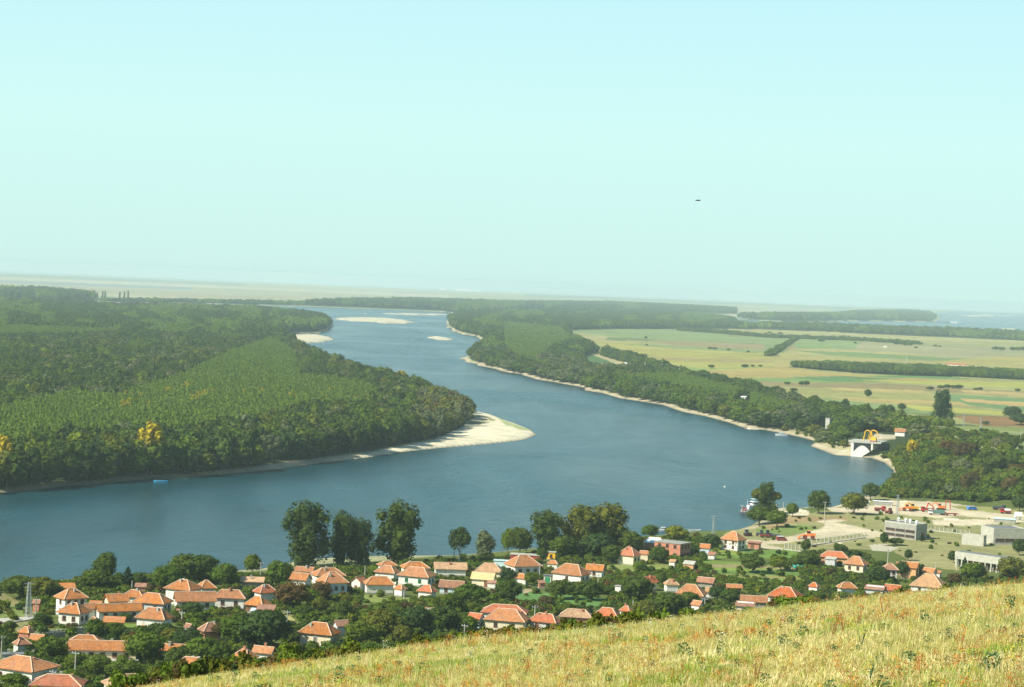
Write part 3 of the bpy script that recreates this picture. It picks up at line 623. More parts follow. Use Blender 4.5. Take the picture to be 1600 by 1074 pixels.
# ------------------------------------------------------------------ trees
PHI = (1 + 5 ** 0.5) / 2
ICO_V = np.array([(-1, PHI, 0), (1, PHI, 0), (-1, -PHI, 0), (1, -PHI, 0), (0, -1, PHI), (0, 1, PHI), (0, -1, -PHI), (0, 1, -PHI), (PHI, 0, -1), (PHI, 0, 1), (-PHI, 0, -1), (-PHI, 0, 1)]) / math.hypot(1, PHI)
ICO_F = np.array([(0, 11, 5), (0, 5, 1), (0, 1, 7), (0, 7, 10), (0, 10, 11), (1, 5, 9), (5, 11, 4), (11, 10, 2), (10, 7, 6), (7, 1, 8), (3, 9, 4), (3, 4, 2), (3, 2, 6), (3, 6, 8), (3, 8, 9), (4, 9, 5), (2, 4, 11), (6, 2, 10), (8, 6, 7), (9, 8, 1)])
def crown(name, m, seed, lobes, n, leaf, core=0.80, jitter=0.38, up=0.15):
    "lobes: list of (centre, radii); leaf clumps are small quads on and just inside the lobes"
    g = np.random.default_rng(seed)
    C = np.array([l[0] for l in lobes], float); Rd = np.array([l[1] for l in lobes], float)
    area = (Rd[:, 0] * Rd[:, 2]); k = g.choice(len(C), size=n, p=area / area.sum())
    d = g.normal(size=(n, 3)); d[:, 2] += 0.25; d /= np.linalg.norm(d, axis=1)[:, None]
    rad = np.where(g.random(n) < 0.8, g.uniform(0.86, 1.10, n), g.uniform(0.6, 0.9, n))
    P = C[k] + d * Rd[k] * rad[:, None]
    keep = np.ones(n, bool)
    for i in range(len(C)):
        q = (((P - C[i]) / Rd[i]) ** 2).sum(1); keep &= ~((q < 0.55) & (k != i))
    P, d = P[keep], d[keep]; n = len(P)
    nr = d + g.normal(size=(n, 3)) * jitter + np.array([0, 0, up]); nr /= np.linalg.norm(nr, axis=1)[:, None]
    a = np.cross(nr, g.normal(size=(n, 3))); a /= np.linalg.norm(a, axis=1)[:, None]; b = np.cross(nr, a)
    s = leaf * g.uniform(0.55, 1.35, n)[:, None]; s2 = s * g.uniform(0.5, 1.0, n)[:, None]
    bend = nr * (leaf * 0.25)
    V = np.stack([P - a * s, P - b * s2 + bend, P + a * s, P + b * s2 - bend], 1).reshape(-1, 3)
    F = np.arange(n * 4).reshape(-1, 4)
    vs = [V]; off = n * 4; tris = []
    if core:
        for i in range(len(C)):
            vs.append(C[i] + ICO_V * Rd[i] * core * g.uniform(0.85, 1.1, (12, 1))); tris.append(ICO_F + off); off += 12
    V = np.vstack(vs); T = np.vstack(tris) if tris else np.zeros((0, 3), int)
    me = bpy.data.meshes.new(name); me.vertices.add(len(V)); me.vertices.foreach_set('co', V.astype('f').ravel())
    lv = np.concatenate([F.ravel(), T.ravel()]); me.loops.add(len(lv)); me.loops.foreach_set('vertex_index', lv.astype('i'))
    me.polygons.add(len(F) + len(T))
    me.polygons.foreach_set('loop_start', np.concatenate([np.arange(len(F)) * 4, len(F) * 4 + np.arange(len(T)) * 3]).astype('i'))
    me.polygons.foreach_set('loop_total', np.concatenate([np.full(len(F), 4), np.full(len(T), 3)]).astype('i'))
    me.update(calc_edges=True); me.materials.append(m); return me
def lobes_round(g, w, h, base=0.14, n=14, lr=0.30, squash=0.85, lean=0.0):
    out = [((0, 0, h * 0.52), (w * 0.30, w * 0.30, h * 0.27))]
    cz = h * (1 + base) / 2; rz = h * (1 - base) / 2
    for i in range(n):
        t = (i + 0.5) / n; ph = i * 2.39996 + g.uniform(-0.4, 0.4); zc = 1 - 1.75 * t; rr = math.sqrt(max(0.05, 1 - zc * zc))
        r = w * lr * g.uniform(0.60, 1.22); k = g.uniform(0.72, 1.14)
        out.append(((math.cos(ph) * rr * (w / 2 - r * 0.8) * k + lean * zc, math.sin(ph) * rr * (w / 2 - r * 0.8) * k, cz + zc * (rz - r * squash) * g.uniform(0.9, 1.03)), (r, r, r * squash * g.uniform(0.85, 1.2))))
    return out
def lobes_tall(g, w, h, base=0.08, n=22, lr=0.22, taper=0.45, rag=0.12):
    out = []
    for i in range(n):
        t = (i + 0.5) / n; z = h * (base + (1 - base) * t * 0.93); env = (w / 2) * math.sin(math.pi * (0.16 + 0.74 * t)) ** taper * g.uniform(1 - rag * 1.4, 1 + rag)
        ph = i * 2.39996 + g.uniform(-0.5, 0.5); r = w * lr * g.uniform(0.7, 1.15); q = max(0, env - r * 0.7) * g.uniform(0.75, 1.05)
        out.append(((math.cos(ph) * q, math.sin(ph) * q, z), (r, r, r * g.uniform(1.3, 2.0))))
        if i % 3 == 0: out.append(((0, 0, z), (w * 0.22, w * 0.22, w * 0.3)))
    return out
def lobes_cone(g, w, h, n=20):
    out = []
    for i in range(n):
        t = i / n; z = h * (0.12 + 0.86 * t); q = w * 0.36 * (1 - t) ** 0.8; r = w * 0.20 * (1 - t * 0.8); ph = i * 2.4
        out.append(((math.cos(ph) * q, math.sin(ph) * q, z), (r * 1.2, r * 1.2, r * 0.8)))
        if i % 2: out.append(((0, 0, z), (q * 0.9 + 0.15, q * 0.9 + 0.15, h * 0.05)))
    return out
def lobes_bush(g, w, h, n=8):
    out = [((0, 0, h * 0.45), (w * 0.33, w * 0.33, h * 0.42))]
    for i in range(n):
        ph = i * 2.4 + g.uniform(-0.4, 0.4); r = w * g.uniform(0.17, 0.26); q = w / 2 - r
        out.append(((math.cos(ph) * q * g.uniform(0.5, 1), math.sin(ph) * q * g.uniform(0.5, 1), h * g.uniform(0.2, 0.72)), (r, r, r * 0.9)))
    return out
def trunk_mesh(name, m, h, r, limbs=4, seed=0, spread=0.25, lean=0.0):
    g = random.Random(seed); mb = MB(); mb.tube((0, 0, -0.4), (lean * 0.4, 0, h * 0.35), r, r * 0.75, 7); mb.tube((lean * 0.4, 0, h * 0.35), (lean, 0, h * 0.72), r * 0.75, r * 0.3, 6)
    for i in range(limbs):
        a = g.uniform(0, 6.28); z = h * g.uniform(0.25, 0.5)
        mb.tube((lean * 0.4 * z / h / 0.35 if z < h * .35 else lean * .5, 0, z), (math.cos(a) * h * spread, math.sin(a) * h * spread, z + h * g.uniform(0.2, 0.35)), r * 0.42, r * 0.14, 5)
    return mb.mesh(name, m)
KINDS = {}
def kind(k, w, h, look, crowns, trunk): KINDS[k] = dict(w=w, h=h, look=look, crowns=crowns, trunk=trunk)
def mk_kinds():
    g = np.random.default_rng(5)
    def V(n, f): return [f(i) for i in range(n)]
    for nm, mt, look in (('dark', 'leaf_dark', 'dark green'), ('green', 'leaf_green', 'mid green'), ('light', 'leaf_light', 'bright green'), ('brown', 'leaf_brown', 'brownish'), ('olive', 'leaf_olive', 'olive green')):
        nv = 3 if nm in ('dark', 'green') else 2
        kind(nm, 9.0, 9.0, look, V(nv, lambda i: crown('crown', M[mt], 10 + i + len(nm), lobes_round(g, 9, 9, 0.10, 17 + i, 0.235), 2300, 0.34)), trunk_mesh('trunk', M['bark'], 9, 0.26, 4, 3))
    kind('tall', 12.0, 19.0, 'tall dark green', V(3, lambda i: crown('crown', M['leaf_dark'], 30 + i, lobes_tall(g, 12, 19, 0.10, 26, 0.165, 0.42, .35), 5200, 0.40, core=0.66, jitter=.55)), trunk_mesh('trunk', M['bark_pale'], 19, 0.45, 5, 4, 0.12))
    kind('tallolive', 13.0, 17.0, 'broad olive green', V(2, lambda i: crown('crown', M['leaf_olive'], 40 + i, lobes_tall(g, 13, 17, 0.05, 30, 0.18, 0.36, .25), 5200, 0.42, core=.72)), trunk_mesh('trunk', M['bark_pale'], 17, 0.45, 5, 4, 0.12))
    kind('slender', 6.0, 13.0, 'slender grey-green', [crown('crown', M['leaf_willow'], 50, lobes_tall(g, 6, 13, 0.05, 20, 0.24, 0.5), 2200, 0.34)], trunk_mesh('trunk', M['bark'], 13, 0.2, 2, 5, 0.05))
    kind('airy', 9.0, 13.0, 'loose-crowned dark green', [crown('crown', M['leaf_dark'], 52, [l for l in lobes_round(g, 9, 13, 0.30, 16, 0.19)][1:], 1700, 0.36, core=0.6)], trunk_mesh('trunk', M['bark_pale'], 13, 0.34, 7, 6, 0.22, 0.8))
    kind('conifer', 6.0, 10.0, 'dark pointed conifer', [crown('crown', M['leaf_conifer'], 54, lobes_cone(g, 6, 10), 1700, 0.30)], trunk_mesh('trunk', M['bark'], 10, 0.18, 0, 5))
    kind('yellow', 8.0, 9.0, 'yellow-leaved', [crown('crown', M['leaf_yellow'], 56, lobes_round(g, 8, 9, 0.15, 15, 0.2), 1600, 0.34, core=0.6)], trunk_mesh('trunk', M['bark'], 9, 0.2, 4, 5))
    kind('willow', 10.0, 9.0, 'silvery grey-green', V(2, lambda i: crown('crown', M['leaf_willow'], 58 + i, lobes_round(g, 10, 9, 0.05, 18, 0.22), 2300, 0.34)), trunk_mesh('trunk', M['bark'], 9, 0.3, 4, 5))
    kind('bush', 4.0, 2.8, 'low dark green', V(2, lambda i: crown('crown', M['leaf_dark'], 60 + i, lobes_bush(g, 4, 2.8), 500, 0.24)), trunk_mesh('trunk', M['bark'], 2, 0.08, 3, 5))
    kind('bank', 11.0, 19.0, 'dark green', V(4, lambda i: crown('crown', M['leaf_dark'], 70 + i, lobes_round(g, 11, 19, 0.02, 24, 0.20, 1.15), 3000, 0.50)), trunk_mesh('trunk', M['bark'], 19, 0.3, 4, 5))
    kind('bankgreen', 11.0, 19.0, 'yellowish green', V(2, lambda i: crown('crown', M['leaf_light'], 75 + i, lobes_round(g, 11, 19, 0.02, 24, 0.19, 1.1), 3000, 0.50)), trunk_mesh('trunk', M['bark'], 19, 0.3, 4, 5))
    kind('bankolive', 10.0, 16.0, 'grey olive', V(3, lambda i: crown('crown', M['leaf_willow'], 78 + i, lobes_round(g, 10, 16, 0.0, 22, 0.20, 1.15), 2600, 0.48)), trunk_mesh('trunk', M['bark'], 16, 0.3, 4, 5))
    kind('bankyellow', 10.0, 15.0, 'golden yellow', [crown('crown', M['leaf_yellow'], 82, lobes_round(g, 10, 15, 0.2, 20, 0.18, 1.1), 2200, 0.50, core=0.55)], trunk_mesh('trunk', M['bark'], 15, 0.3, 4, 5))
mk_kinds()
print('kinds', round(time.time() - T0, 1))

TREES = []        # every individual tree: dict(root, px, top, w, h, look, kind)
def tree(px, py, wpx, hpx, kd, label=None, group=None, name=None, cat='tree', var=None, p=None):
    p = p or at(px, py); s = ppm(p); K = KINDS[kd]; g = random.Random(px * 7.1 + py)
    root = empty(name or ('bush' if kd == 'bush' else 'tree'), p, g.uniform(0, 6.28), label, cat, group)
    root.scale = (wpx / s / K['w'], wpx / s / K['w'], hpx / s / K['h'])
    put('trunk', K['trunk'], root); put('crown', K['crowns'][var if var is not None else g.randrange(len(K['crowns']))], root)
    TREES.append(dict(root=root, px=px, py=py, w=wpx, h=hpx, kind=kd, look=K['look'], label=label))
    return root

# ------------------------------------------------------------------ scattered masses
def make_collection(name, meshes):
    c = bpy.data.collections.new(name)
    for i, me in enumerate(meshes): c.objects.link(bpy.data.objects.new('%s_%02d' % (name, i), me))
    return c
def scatter(name, label, cat, P, rot, scl, idx, meshes, group=None):
    me = bpy.data.meshes.new(name); n = len(P)
    me.vertices.add(n); me.vertices.foreach_set('co', np.asarray(P, 'f').ravel())
    for an, ty, key, arr in (('turn', 'FLOAT_VECTOR', 'vector', rot), ('size', 'FLOAT_VECTOR', 'vector', scl), ('sort', 'INT', 'value', idx)):
        a = me.attributes.new(an, ty, 'POINT'); a.data.foreach_set(key, np.asarray(arr, 'i' if ty == 'INT' else 'f').ravel())
    o = put(name, me); tag(o, label, cat, group, 'stuff')
    ng = bpy.data.node_groups.new(name, 'GeometryNodeTree')
    ng.interface.new_socket('Geometry', in_out='INPUT', socket_type='NodeSocketGeometry'); ng.interface.new_socket('Geometry', in_out='OUTPUT', socket_type='NodeSocketGeometry')
    gi = ng.nodes.new('NodeGroupInput'); go = ng.nodes.new('NodeGroupOutput'); ip = ng.nodes.new('GeometryNodeInstanceOnPoints'); ci = ng.nodes.new('GeometryNodeCollectionInfo')
    ci.inputs['Collection'].default_value = make_collection(name, meshes); ci.inputs['Separate Children'].default_value = True; ci.inputs['Reset Children'].default_value = True
    ip.inputs['Pick Instance'].default_value = True
    def att(nm, ty):
        a = ng.nodes.new('GeometryNodeInputNamedAttribute'); a.data_type = ty; a.inputs['Name'].default_value = nm; return a.outputs['Attribute']
    L = ng.links; L.new(gi.outputs[0], ip.inputs['Points']); L.new(ci.outputs[0], ip.inputs['Instance'])
    L.new(att('sort', 'INT'), ip.inputs['Instance Index']); L.new(att('size', 'FLOAT_VECTOR'), ip.inputs['Scale'])
    er = ng.nodes.new('FunctionNodeEulerToRotation'); L.new(att('turn', 'FLOAT_VECTOR'), er.inputs[0]); L.new(er.outputs[0], ip.inputs['Rotation'])
    L.new(ip.outputs[0], go.inputs[0])
    md = o.modifiers.new('scatter', 'NODES'); md.node_group = ng
    return o
def sample_region(px_poly, spacing, seed, z=3.0, rlo=0, rhi=1e9):
    P = np.array([flat(*p, q) for p in px_poly for q in (0.0, 16.0)]); g = np.random.default_rng(seed)
    x0, y0 = P.min(0); x1, y1 = P.max(0); y1 = min(y1, rhi); y0 = max(y0, rlo * 0.9)
    x0 = max(x0, -y1 * 0.30); x1 = min(x1, y1 * 0.30)
    if y1 <= y0: return np.zeros((0, 2))
    gx, gy = np.meshgrid(np.arange(x0, x1, spacing), np.arange(y0, y1, spacing))
    x = gx.ravel() + g.uniform(-.42, .42, gx.size) * spacing; y = gy.ravel() + g.uniform(-.42, .42, gx.size) * spacing
    r = np.hypot(x, y); m = (r > rlo) & (r <= rhi) & (np.abs(np.arctan2(x, y)) < R(16.5)); x, y = x[m], y[m]
    rough = in_poly(*project(x, y, np.full(x.shape, 3.0)), px_poly) | in_poly(*project(x, y, np.full(x.shape, 10.0)), px_poly) | in_poly(*project(x, y, np.full(x.shape, 16.0)), px_poly); x, y = x[rough], y[rough]
    if not len(x): return np.zeros((0, 2))
    m = in_poly(*project(x, y, ground(x, y)), px_poly); return np.stack([x[m], y[m]], 1)
def mk_forest():
    g = np.random.default_rng(77); ms = []; info = {}
    def reg(k, lst, w, h): info[k] = (list(range(len(ms), len(ms) + len(lst))), w, h); ms.extend(lst)
    L = lambda mt, sd, w, h, n, leaf, **kw: crown('crown', M[mt], sd, lobes_round(g, w, h, 0.05, 13, 0.25, 1.05, **kw), n, leaf)
    reg('dark', [L('leaf_dark', 100 + i, 10, 14, 620, 0.62) for i in range(5)], 10, 14)
    reg('green', [L('leaf_green', 110 + i, 10, 14, 620, 0.62) for i in range(3)], 10, 14)
    reg('light', [L('leaf_light', 115 + i, 10, 14, 620, 0.62) for i in range(2)], 10, 14)
    reg('olive', [L('leaf_olive', 118 + i, 10, 14, 620, 0.62) for i in range(2)], 10, 14)
    reg('willow', [L('leaf_willow', 120 + i, 10, 14, 620, 0.62) for i in range(3)], 10, 14)
    reg('brown', [L('leaf_brown', 124 + i, 10, 14, 620, 0.62) for i in range(2)], 10, 14)
    reg('yellow', [crown('crown', M['leaf_yellow'], 126, lobes_round(g, 10, 14, 0.2, 12, 0.2), 420, 0.6, core=0.5)], 10, 14)
    reg('plant', [crown('crown', M['leaf_plantation'], 130 + i, lobes_tall(g, 4.6, 14, 0.25, 9, 0.25, 0.5), 170, 0.50, jitter=0.7) for i in range(5)], 4.6, 14)
    reg('plantyellow', [crown('crown', M['leaf_yellow'], 137, lobes_tall(g, 4.6, 14, 0.5, 6, 0.27, 0.8), 90, 0.45, core=0.4)], 4.6, 14)
    reg('far', [crown('crown', M['leaf_dark'], 140 + i, lobes_round(g, 14, 14, 0.05, 9, 0.27, 1.0), 260, 1.15) for i in range(4)], 14, 14)
    reg('farlight', [crown('crown', M['leaf_plantation'], 145 + i, lobes_round(g, 14, 14, 0.05, 9, 0.25, 1.1), 260, 1.15) for i in range(3)], 14, 14)
    return ms, info
F_MESH, F_INFO = mk_forest()
def plant_region(name, label, px_poly, chooser, seed, spacing=(7.5, 8.5, 14.0, 24.0), bands=(0, 1900, 3200, 6000, 60000), inset=0, z=3.0, extra=None):
    "chooser(px, py, n) -> list of kind names, heights, widths per point (vectorised)"
    allP = []; allR = []; allS = []; allI = []; g = np.random.default_rng(seed)
    for bi in range(4):
        q = sample_region(px_poly, spacing[bi], seed + bi, z, bands[bi], bands[bi + 1])
        if not len(q): continue
        if extra is not None:
            q = q[extra(q[:, 0], q[:, 1])]
            if not len(q): continue
        zz = ground(q[:, 0], q[:, 1]); px, py = project(q[:, 0], q[:, 1], zz + 15)
        kk, hh, ww = chooser(px, py, g, bi)
        idx = np.zeros(len(q), int); sc = np.ones((len(q), 3))
        for k in set(kk.tolist()):
            ids, w0, h0 = F_INFO[k]; m = kk == k; idx[m] = g.choice(ids, m.sum()); wv = ww[m] / w0
            sc[m] = np.stack([wv, wv, hh[m] / h0], 1)
        allP.append(np.stack([q[:, 0], q[:, 1], zz - 0.3], 1)); allS.append(sc); allI.append(idx)
        allR.append(np.stack([g.uniform(-.06, .06, len(q)), g.uniform(-.06, .06, len(q)), g.uniform(0, 6.28, len(q))], 1))
    P = np.vstack(allP); print(name, len(P))
    scatter(name, label, 'wood', P, np.vstack(allR), np.vstack(allS), np.concatenate(allI), F_MESH)
PLANT1 = [(-400, 668), (0, 634), (120, 612), (190, 618), (250, 596), (300, 578), (345, 556), (395, 538), (425, 528), (455, 545), (470, 585), (560, 596), (600, 610), (560, 628), (480, 630), (430, 645), (350, 660), (280, 668), (200, 668), (100, 676), (0, 692), (-400, 722)]
WIL = [[(45, 607), (110, 596), (190, 600), (192, 618), (100, 624)], [(190, 586), (242, 588), (240, 602), (195, 602)], [(80, 518), (128, 516), (126, 530), (82, 530)], [(198, 504), (232, 504), (232, 517), (200, 517)], [(255, 503), (300, 505), (300, 513), (255, 513)]]
POP1 = [(-400, 480), (0, 480), (140, 480), (245, 496), (225, 512), (150, 520), (0, 522), (-400, 520)]
TIP = [(655, 600), (745, 600), (750, 685), (660, 692), (640, 650)]
def island_choice(px, py, g, bi):
    n = len(px); u = g.random(n); cl = fbm(px / 26, py / 11, 51, 2)
    kk = np.where(cl < 0.36, 'green', np.where(cl < 0.60, 'dark', np.where(u < 0.25, 'olive', np.where(u < 0.42, 'willow', np.where(u < .5, 'light', 'dark'))))).astype(object)
    hh = 12.5 + 9 * fbm(px / 9, py / 4, 91, 2) + g.uniform(-2.5, 2.5, n); ww = 7 + 9 * g.random(n) ** 1.6 + 3 * fbm(px / 12, py / 5, 92, 2)
    if bi >= 2: kk[:] = np.where(cl > 0.56, 'farlight', 'far'); ww = g.uniform(13, 20, n); hh = g.uniform(16, 24, n)
    for P in WIL:
        m = in_poly(px, py, P) & (u < 0.8) & (bi < 2); kk[m] = 'willow'; hh[m] = 15
    m = in_poly(px, py, TIP) & (bi < 2); kk[m] = np.where(u[m] < 0.45, 'willow', np.where(u[m] < 0.6, 'brown', 'olive')); hh[m] *= 0.85
    if bi < 2:
        m = in_poly(px, py, PLANT1) | in_poly(px, py, POP1)
        yel = (fbm(px / 22, py / 6, 61, 2) > 0.60) & (u < 0.30) & ((in_poly(px, py, [(165, 618), (240, 612), (300, 598), (335, 612), (300, 632), (180, 640)])) | (in_poly(px, py, [(375, 612), (432, 610), (436, 622), (376, 624)])) | ((px > 440) & (px < 560) & (py > 610) & (u < .05)))
        kk[m] = np.where(yel[m], 'plantyellow', 'plant'); hh[m] = g.uniform(15.6, 17.4, m.sum()) + 1.5 * fbm(px[m] / 30, py[m] / 12, 95, 2); ww[m] = g.uniform(3.9, 5.6, m.sum())
    return kk, hh, ww
def bank_choice(px, py, g, bi):
    n = len(px); u = g.random(n); cl = fbm(px / 22, py / 8, 53, 2)
    kk = np.where(cl < 0.38, 'green', np.where(cl < 0.58, 'dark', np.where(u < 0.50, 'willow', np.where(u < 0.62, 'olive', 'dark')))).astype(object)
    hh = 8 + 9 * fbm(px / 8, py / 4, 93, 2) + g.uniform(-1.5, 1.5, n); ww = 8 + 8 * g.random(n) ** 1.4 + 3 * fbm(px / 12, py / 5, 94, 2)
    if bi >= 2: kk[:] = np.where(cl > 0.60, 'farlight', 'far'); ww = g.uniform(12, 18, n); hh = g.uniform(14, 19, n)
    for P in ([(785, 498), (880, 508), (900, 526), (860, 540), (845, 552), (860, 562), (810, 553), (782, 533)], [(940, 577), (1060, 575), (1180, 604), (1260, 626), (1205, 630), (1100, 606), (1000, 588)]):
        m = in_poly(px, py, P) & (bi < 3); kk[m] = 'plant' if bi < 2 else 'farlight'; hh[m] = g.uniform(10.4, 11.8, m.sum())
        if bi < 2: ww[m] = g.uniform(3.8, 5.4, m.sum())
    m = (px > 1250) & (py > 640); kk[m & (u < 0.2)] = 'light'; hh[m] = g.uniform(7, 13, m.sum())
    return kk, hh, ww
def far_choice(lo, hi):
    def f(px, py, g, bi):
        n = len(px); cl = fbm(px / 30, py / 9, 57, 2)
        if bi >= 2: return np.where(cl > 0.58, 'farlight', 'far').astype(object), g.uniform(lo, hi, n), g.uniform(15, 26, n)
        return np.where(cl > 0.55, 'green', 'dark').astype(object), g.uniform(lo, hi, n), g.uniform(8, 12, n)
    return f
CLEAR = [flat(*p, 3) for p in ((905, 558), (935, 551), (1000, 570), (1080, 590), (1100, 600), (1060, 596), (1000, 586), (960, 581), (915, 578))]
QUAY_CLEAR = [flat(*p, 3) for p in ((1330, 694), (1368, 690), (1385, 696), (1400, 704), (1372, 712), (1350, 722), (1325, 722))]
def dense_island(x, y):
    "plantations are planted tighter; keep all of them, thin out the big-crowned natural wood a little"
    px, py = project(x, y, np.full(x.shape, 18.0)); k = in_poly(px, py, PLANT1) | in_poly(px, py, POP1)
    far = np.hypot(x, y) > 3200
    return far | k | (hsh(x * 0.37, y * 0.53) < 0.25)
FRONT_A = [flat(*p, 3) for p in ISLAND_PX]
if True:
    plant_region('island_wood', 'dense mixed wood and poplar plantation covering the flat river island', ISLAND_PX, island_choice, 201, spacing=(4.1, 4.5, 13.0, 22.0), extra=dense_island)
    def dense_bank(x, y):
        px, py = project(x, y, np.full(x.shape, 12.0)); k = in_poly(px, py, [(940, 577), (1060, 575), (1180, 604), (1260, 626), (1205, 630), (1100, 606), (1000, 588)]) | in_poly(px, py, [(785, 498), (880, 508), (900, 526), (860, 540), (845, 552), (860, 562), (810, 553), (782, 533)])
        qx, qy = project(x, y, ground(x, y)); gap = np.zeros(x.shape, bool)
        for P in (((1278, 664), (1308, 664), (1308, 688), (1280, 686)), ((1234, 666), (1282, 668), (1284, 684), (1240, 682)), ((1150, 624), (1172, 624), (1178, 642), (1148, 640)), ((1326, 690), (1380, 680), (1432, 678), (1432, 694), (1330, 715))): gap |= in_poly(qx, qy, P)
        return ~gap & ~in_poly(x, y, CLEAR) & ~in_poly(x, y, QUAY_CLEAR) & (k | (np.hypot(x, y) > 3200) | (hsh(x * 0.37, y * 0.53) < 0.22))
    plant_region('riverside_wood', 'green wood along the right river bank below the fields', BANK_PX, bank_choice, 221, spacing=(4.2, 4.6, 12.0, 22.0), extra=dense_bank)
    plant_region('tree_belt', 'long dark tree belt between the fields and the far channel', STRIP_PX, far_choice(13, 22), 231)
    plant_region('far_island_wood', 'bluish wooded islet in the far right river channel', ISLE_PX, far_choice(18, 30), 241)
    plant_region('far_bank_wood', 'hazy dark wood on the far bank behind the sandbars', WOOD_FAR_PX, far_choice(18, 28), 251)
    plant_region('far_left_wood', 'hazy blue wood at the left edge beyond the island', WOOD_LEFT_PX, far_choice(22, 32), 261)
    plant_region('low_bank_scrub', 'thin green scrub strip along the narrow back channel', STRIP_LEFT_PX, far_choice(7, 14), 271)
    plant_region('orchard_block', 'long dark green orchard block lying across the fields', ORCHARD_PX, far_choice(7, 11), 281, spacing=(6, 7, 9, 16))
print('forest', round(time.time() - T0, 1))
# ------------------------------------------------------------------ buildings
BOXES = []        # (x0, x1, y0, y1) kept clear of filler trees, photograph pixels
FOOT = []         # (x, y, radius) footprints in metres
HOUSES = []       # (px, py, short description)
_wm = {}
def win_meshes(w, h, fm):
    k = (round(w, 1), round(h, 1), fm)
    if k not in _wm:
        f = 0.09; mb = MB()
        mb.box((0, -0.03, h / 2 - f / 2), (w, 0.12, f)); mb.box((0, -0.03, -h / 2 + f / 2), (w, 0.12, f))
        for s in (-1, 0, 1): mb.box((s * (w / 2 - f / 2), -0.03, 0), (f, 0.11, h - 2 * f))
        mb.box((0, -0.06, -h / 2 - 0.05), (w + 0.2, 0.22, 0.08))
        _wm[k] = (mb.mesh('window', M[fm]), MB().box((0, 0.0, 0), (w - 0.04, 0.06, h - 0.04)).mesh('pane', M['pane']))
    return _wm[k]
def windows(root, w, d, faces, h, zc, ww=1.1, wh=1.3, fm='frame_white'):
    "faces: {'f': n, 'l': n, 'r': n} windows on the front, left and right walls"
    me, pm = win_meshes(ww, wh, fm)
    for f, n in faces.items():
        for i in range(n):
            t = (i + 0.5) / n - 0.5
            if f == 'f': loc, rz = (t * w * 0.9, -d / 2 - 0.01, zc), 0
            elif f == 'l': loc, rz = (-w / 2 - 0.01, -t * d * 0.86, zc), -math.pi / 2
            else: loc, rz = (w / 2 + 0.01, t * d * 0.86, zc), math.pi / 2
            o = put('window', me, root, loc, (0, 0, rz)); put('pane', pm, o)
def add_roof(root, w, d, h, rise, kind_, mt, oh=0.55, z0=None):
    z = h if z0 is None else z0; W2, D2 = w / 2 + oh, d / 2 + oh; th = 0.16; zz = z - oh * rise / (d / 2 + oh) * 0.6
    if kind_ == 'hip' or kind_ == 'pyr':
        if w >= d: rl = max(0.0, W2 - D2 * (0.9 if kind_ == 'hip' else 1.0)); A, B = (-rl, 0), (rl, 0)
        else: rl = max(0.0, D2 - W2 * 0.9); A, B = (0, -rl), (0, rl)
        top = zz + rise
        c = [(-W2, -D2), (W2, -D2), (W2, D2), (-W2, D2)]
        v = [(x, y, zz) for x, y in c] + [(x, y, zz + th) for x, y in c] + [(A[0], A[1], top + th), (B[0], B[1], top + th)]
        if w >= d: f = [(4, 5, 9, 8), (5, 6, 9), (6, 7, 8, 9), (7, 4, 8)]
        else: f = [(4, 5, 8), (5, 6, 9, 8), (6, 7, 9), (7, 4, 8, 9)]
        rf = MB().add(v, f + [(3, 2, 1, 0), (0, 1, 5, 4), (1, 2, 6, 5), (2, 3, 7, 6), (3, 0, 4, 7)]).build('roof', M[mt], root)
        rg = MB(); a, b = v[8], v[9]
        if rl > 0.2: rg.tube((a[0], a[1], a[2] + 0.03), (b[0], b[1], b[2] + 0.03), 0.17, n=5)
        ends = {4: a, 5: b, 6: b, 7: a} if w >= d else {4: a, 5: a, 6: b, 7: b}
        for i, e_ in ends.items(): rg.tube((v[i][0], v[i][1], v[i][2] + 0.02), (e_[0], e_[1], e_[2] + 0.03), 0.15, n=5)
        rg.build('ridge_tiles', M['ridge'], rf); return rf, top
    if kind_ == 'gable':
        top = zz + rise
        if w >= d: prof = [(-D2, zz), (-D2, zz + th), (0, top + th), (D2, zz + th), (D2, zz), (0, top)]; mb = MB().prism(prof, -W2, W2, 'x'); ra, rb = (-W2, 0, top + th), (W2, 0, top + th)
        else: prof = [(-W2, zz), (-W2, zz + th), (0, top + th), (W2, zz + th), (W2, zz), (0, top)]; mb = MB().prism(prof, -D2, D2, 'y'); ra, rb = (0, -D2, top + th), (0, D2, top + th)
        rf = mb.build('roof', M[mt], root); MB().tube(ra, rb, 0.13, n=5).build('ridge_tiles', M['ridge'], rf); return rf, top
    if kind_ == 'shed':
        v = [(-W2, -D2, zz), (W2, -D2, zz), (W2, D2, zz + rise), (-W2, D2, zz + rise)]
        rf = MB().add(v + [(a, b, c_ + th) for a, b, c_ in v], [(3, 2, 1, 0), (4, 5, 6, 7), (0, 1, 5, 4), (1, 2, 6, 5), (2, 3, 7, 6), (3, 0, 4, 7)]).build('roof', M[mt], root); return rf, zz + rise
    rf = MB().box((0, 0, z + 0.12), (w + 0.5, d + 0.5, 0.26)).build('roof', M[mt], root); return rf, z + 0.25
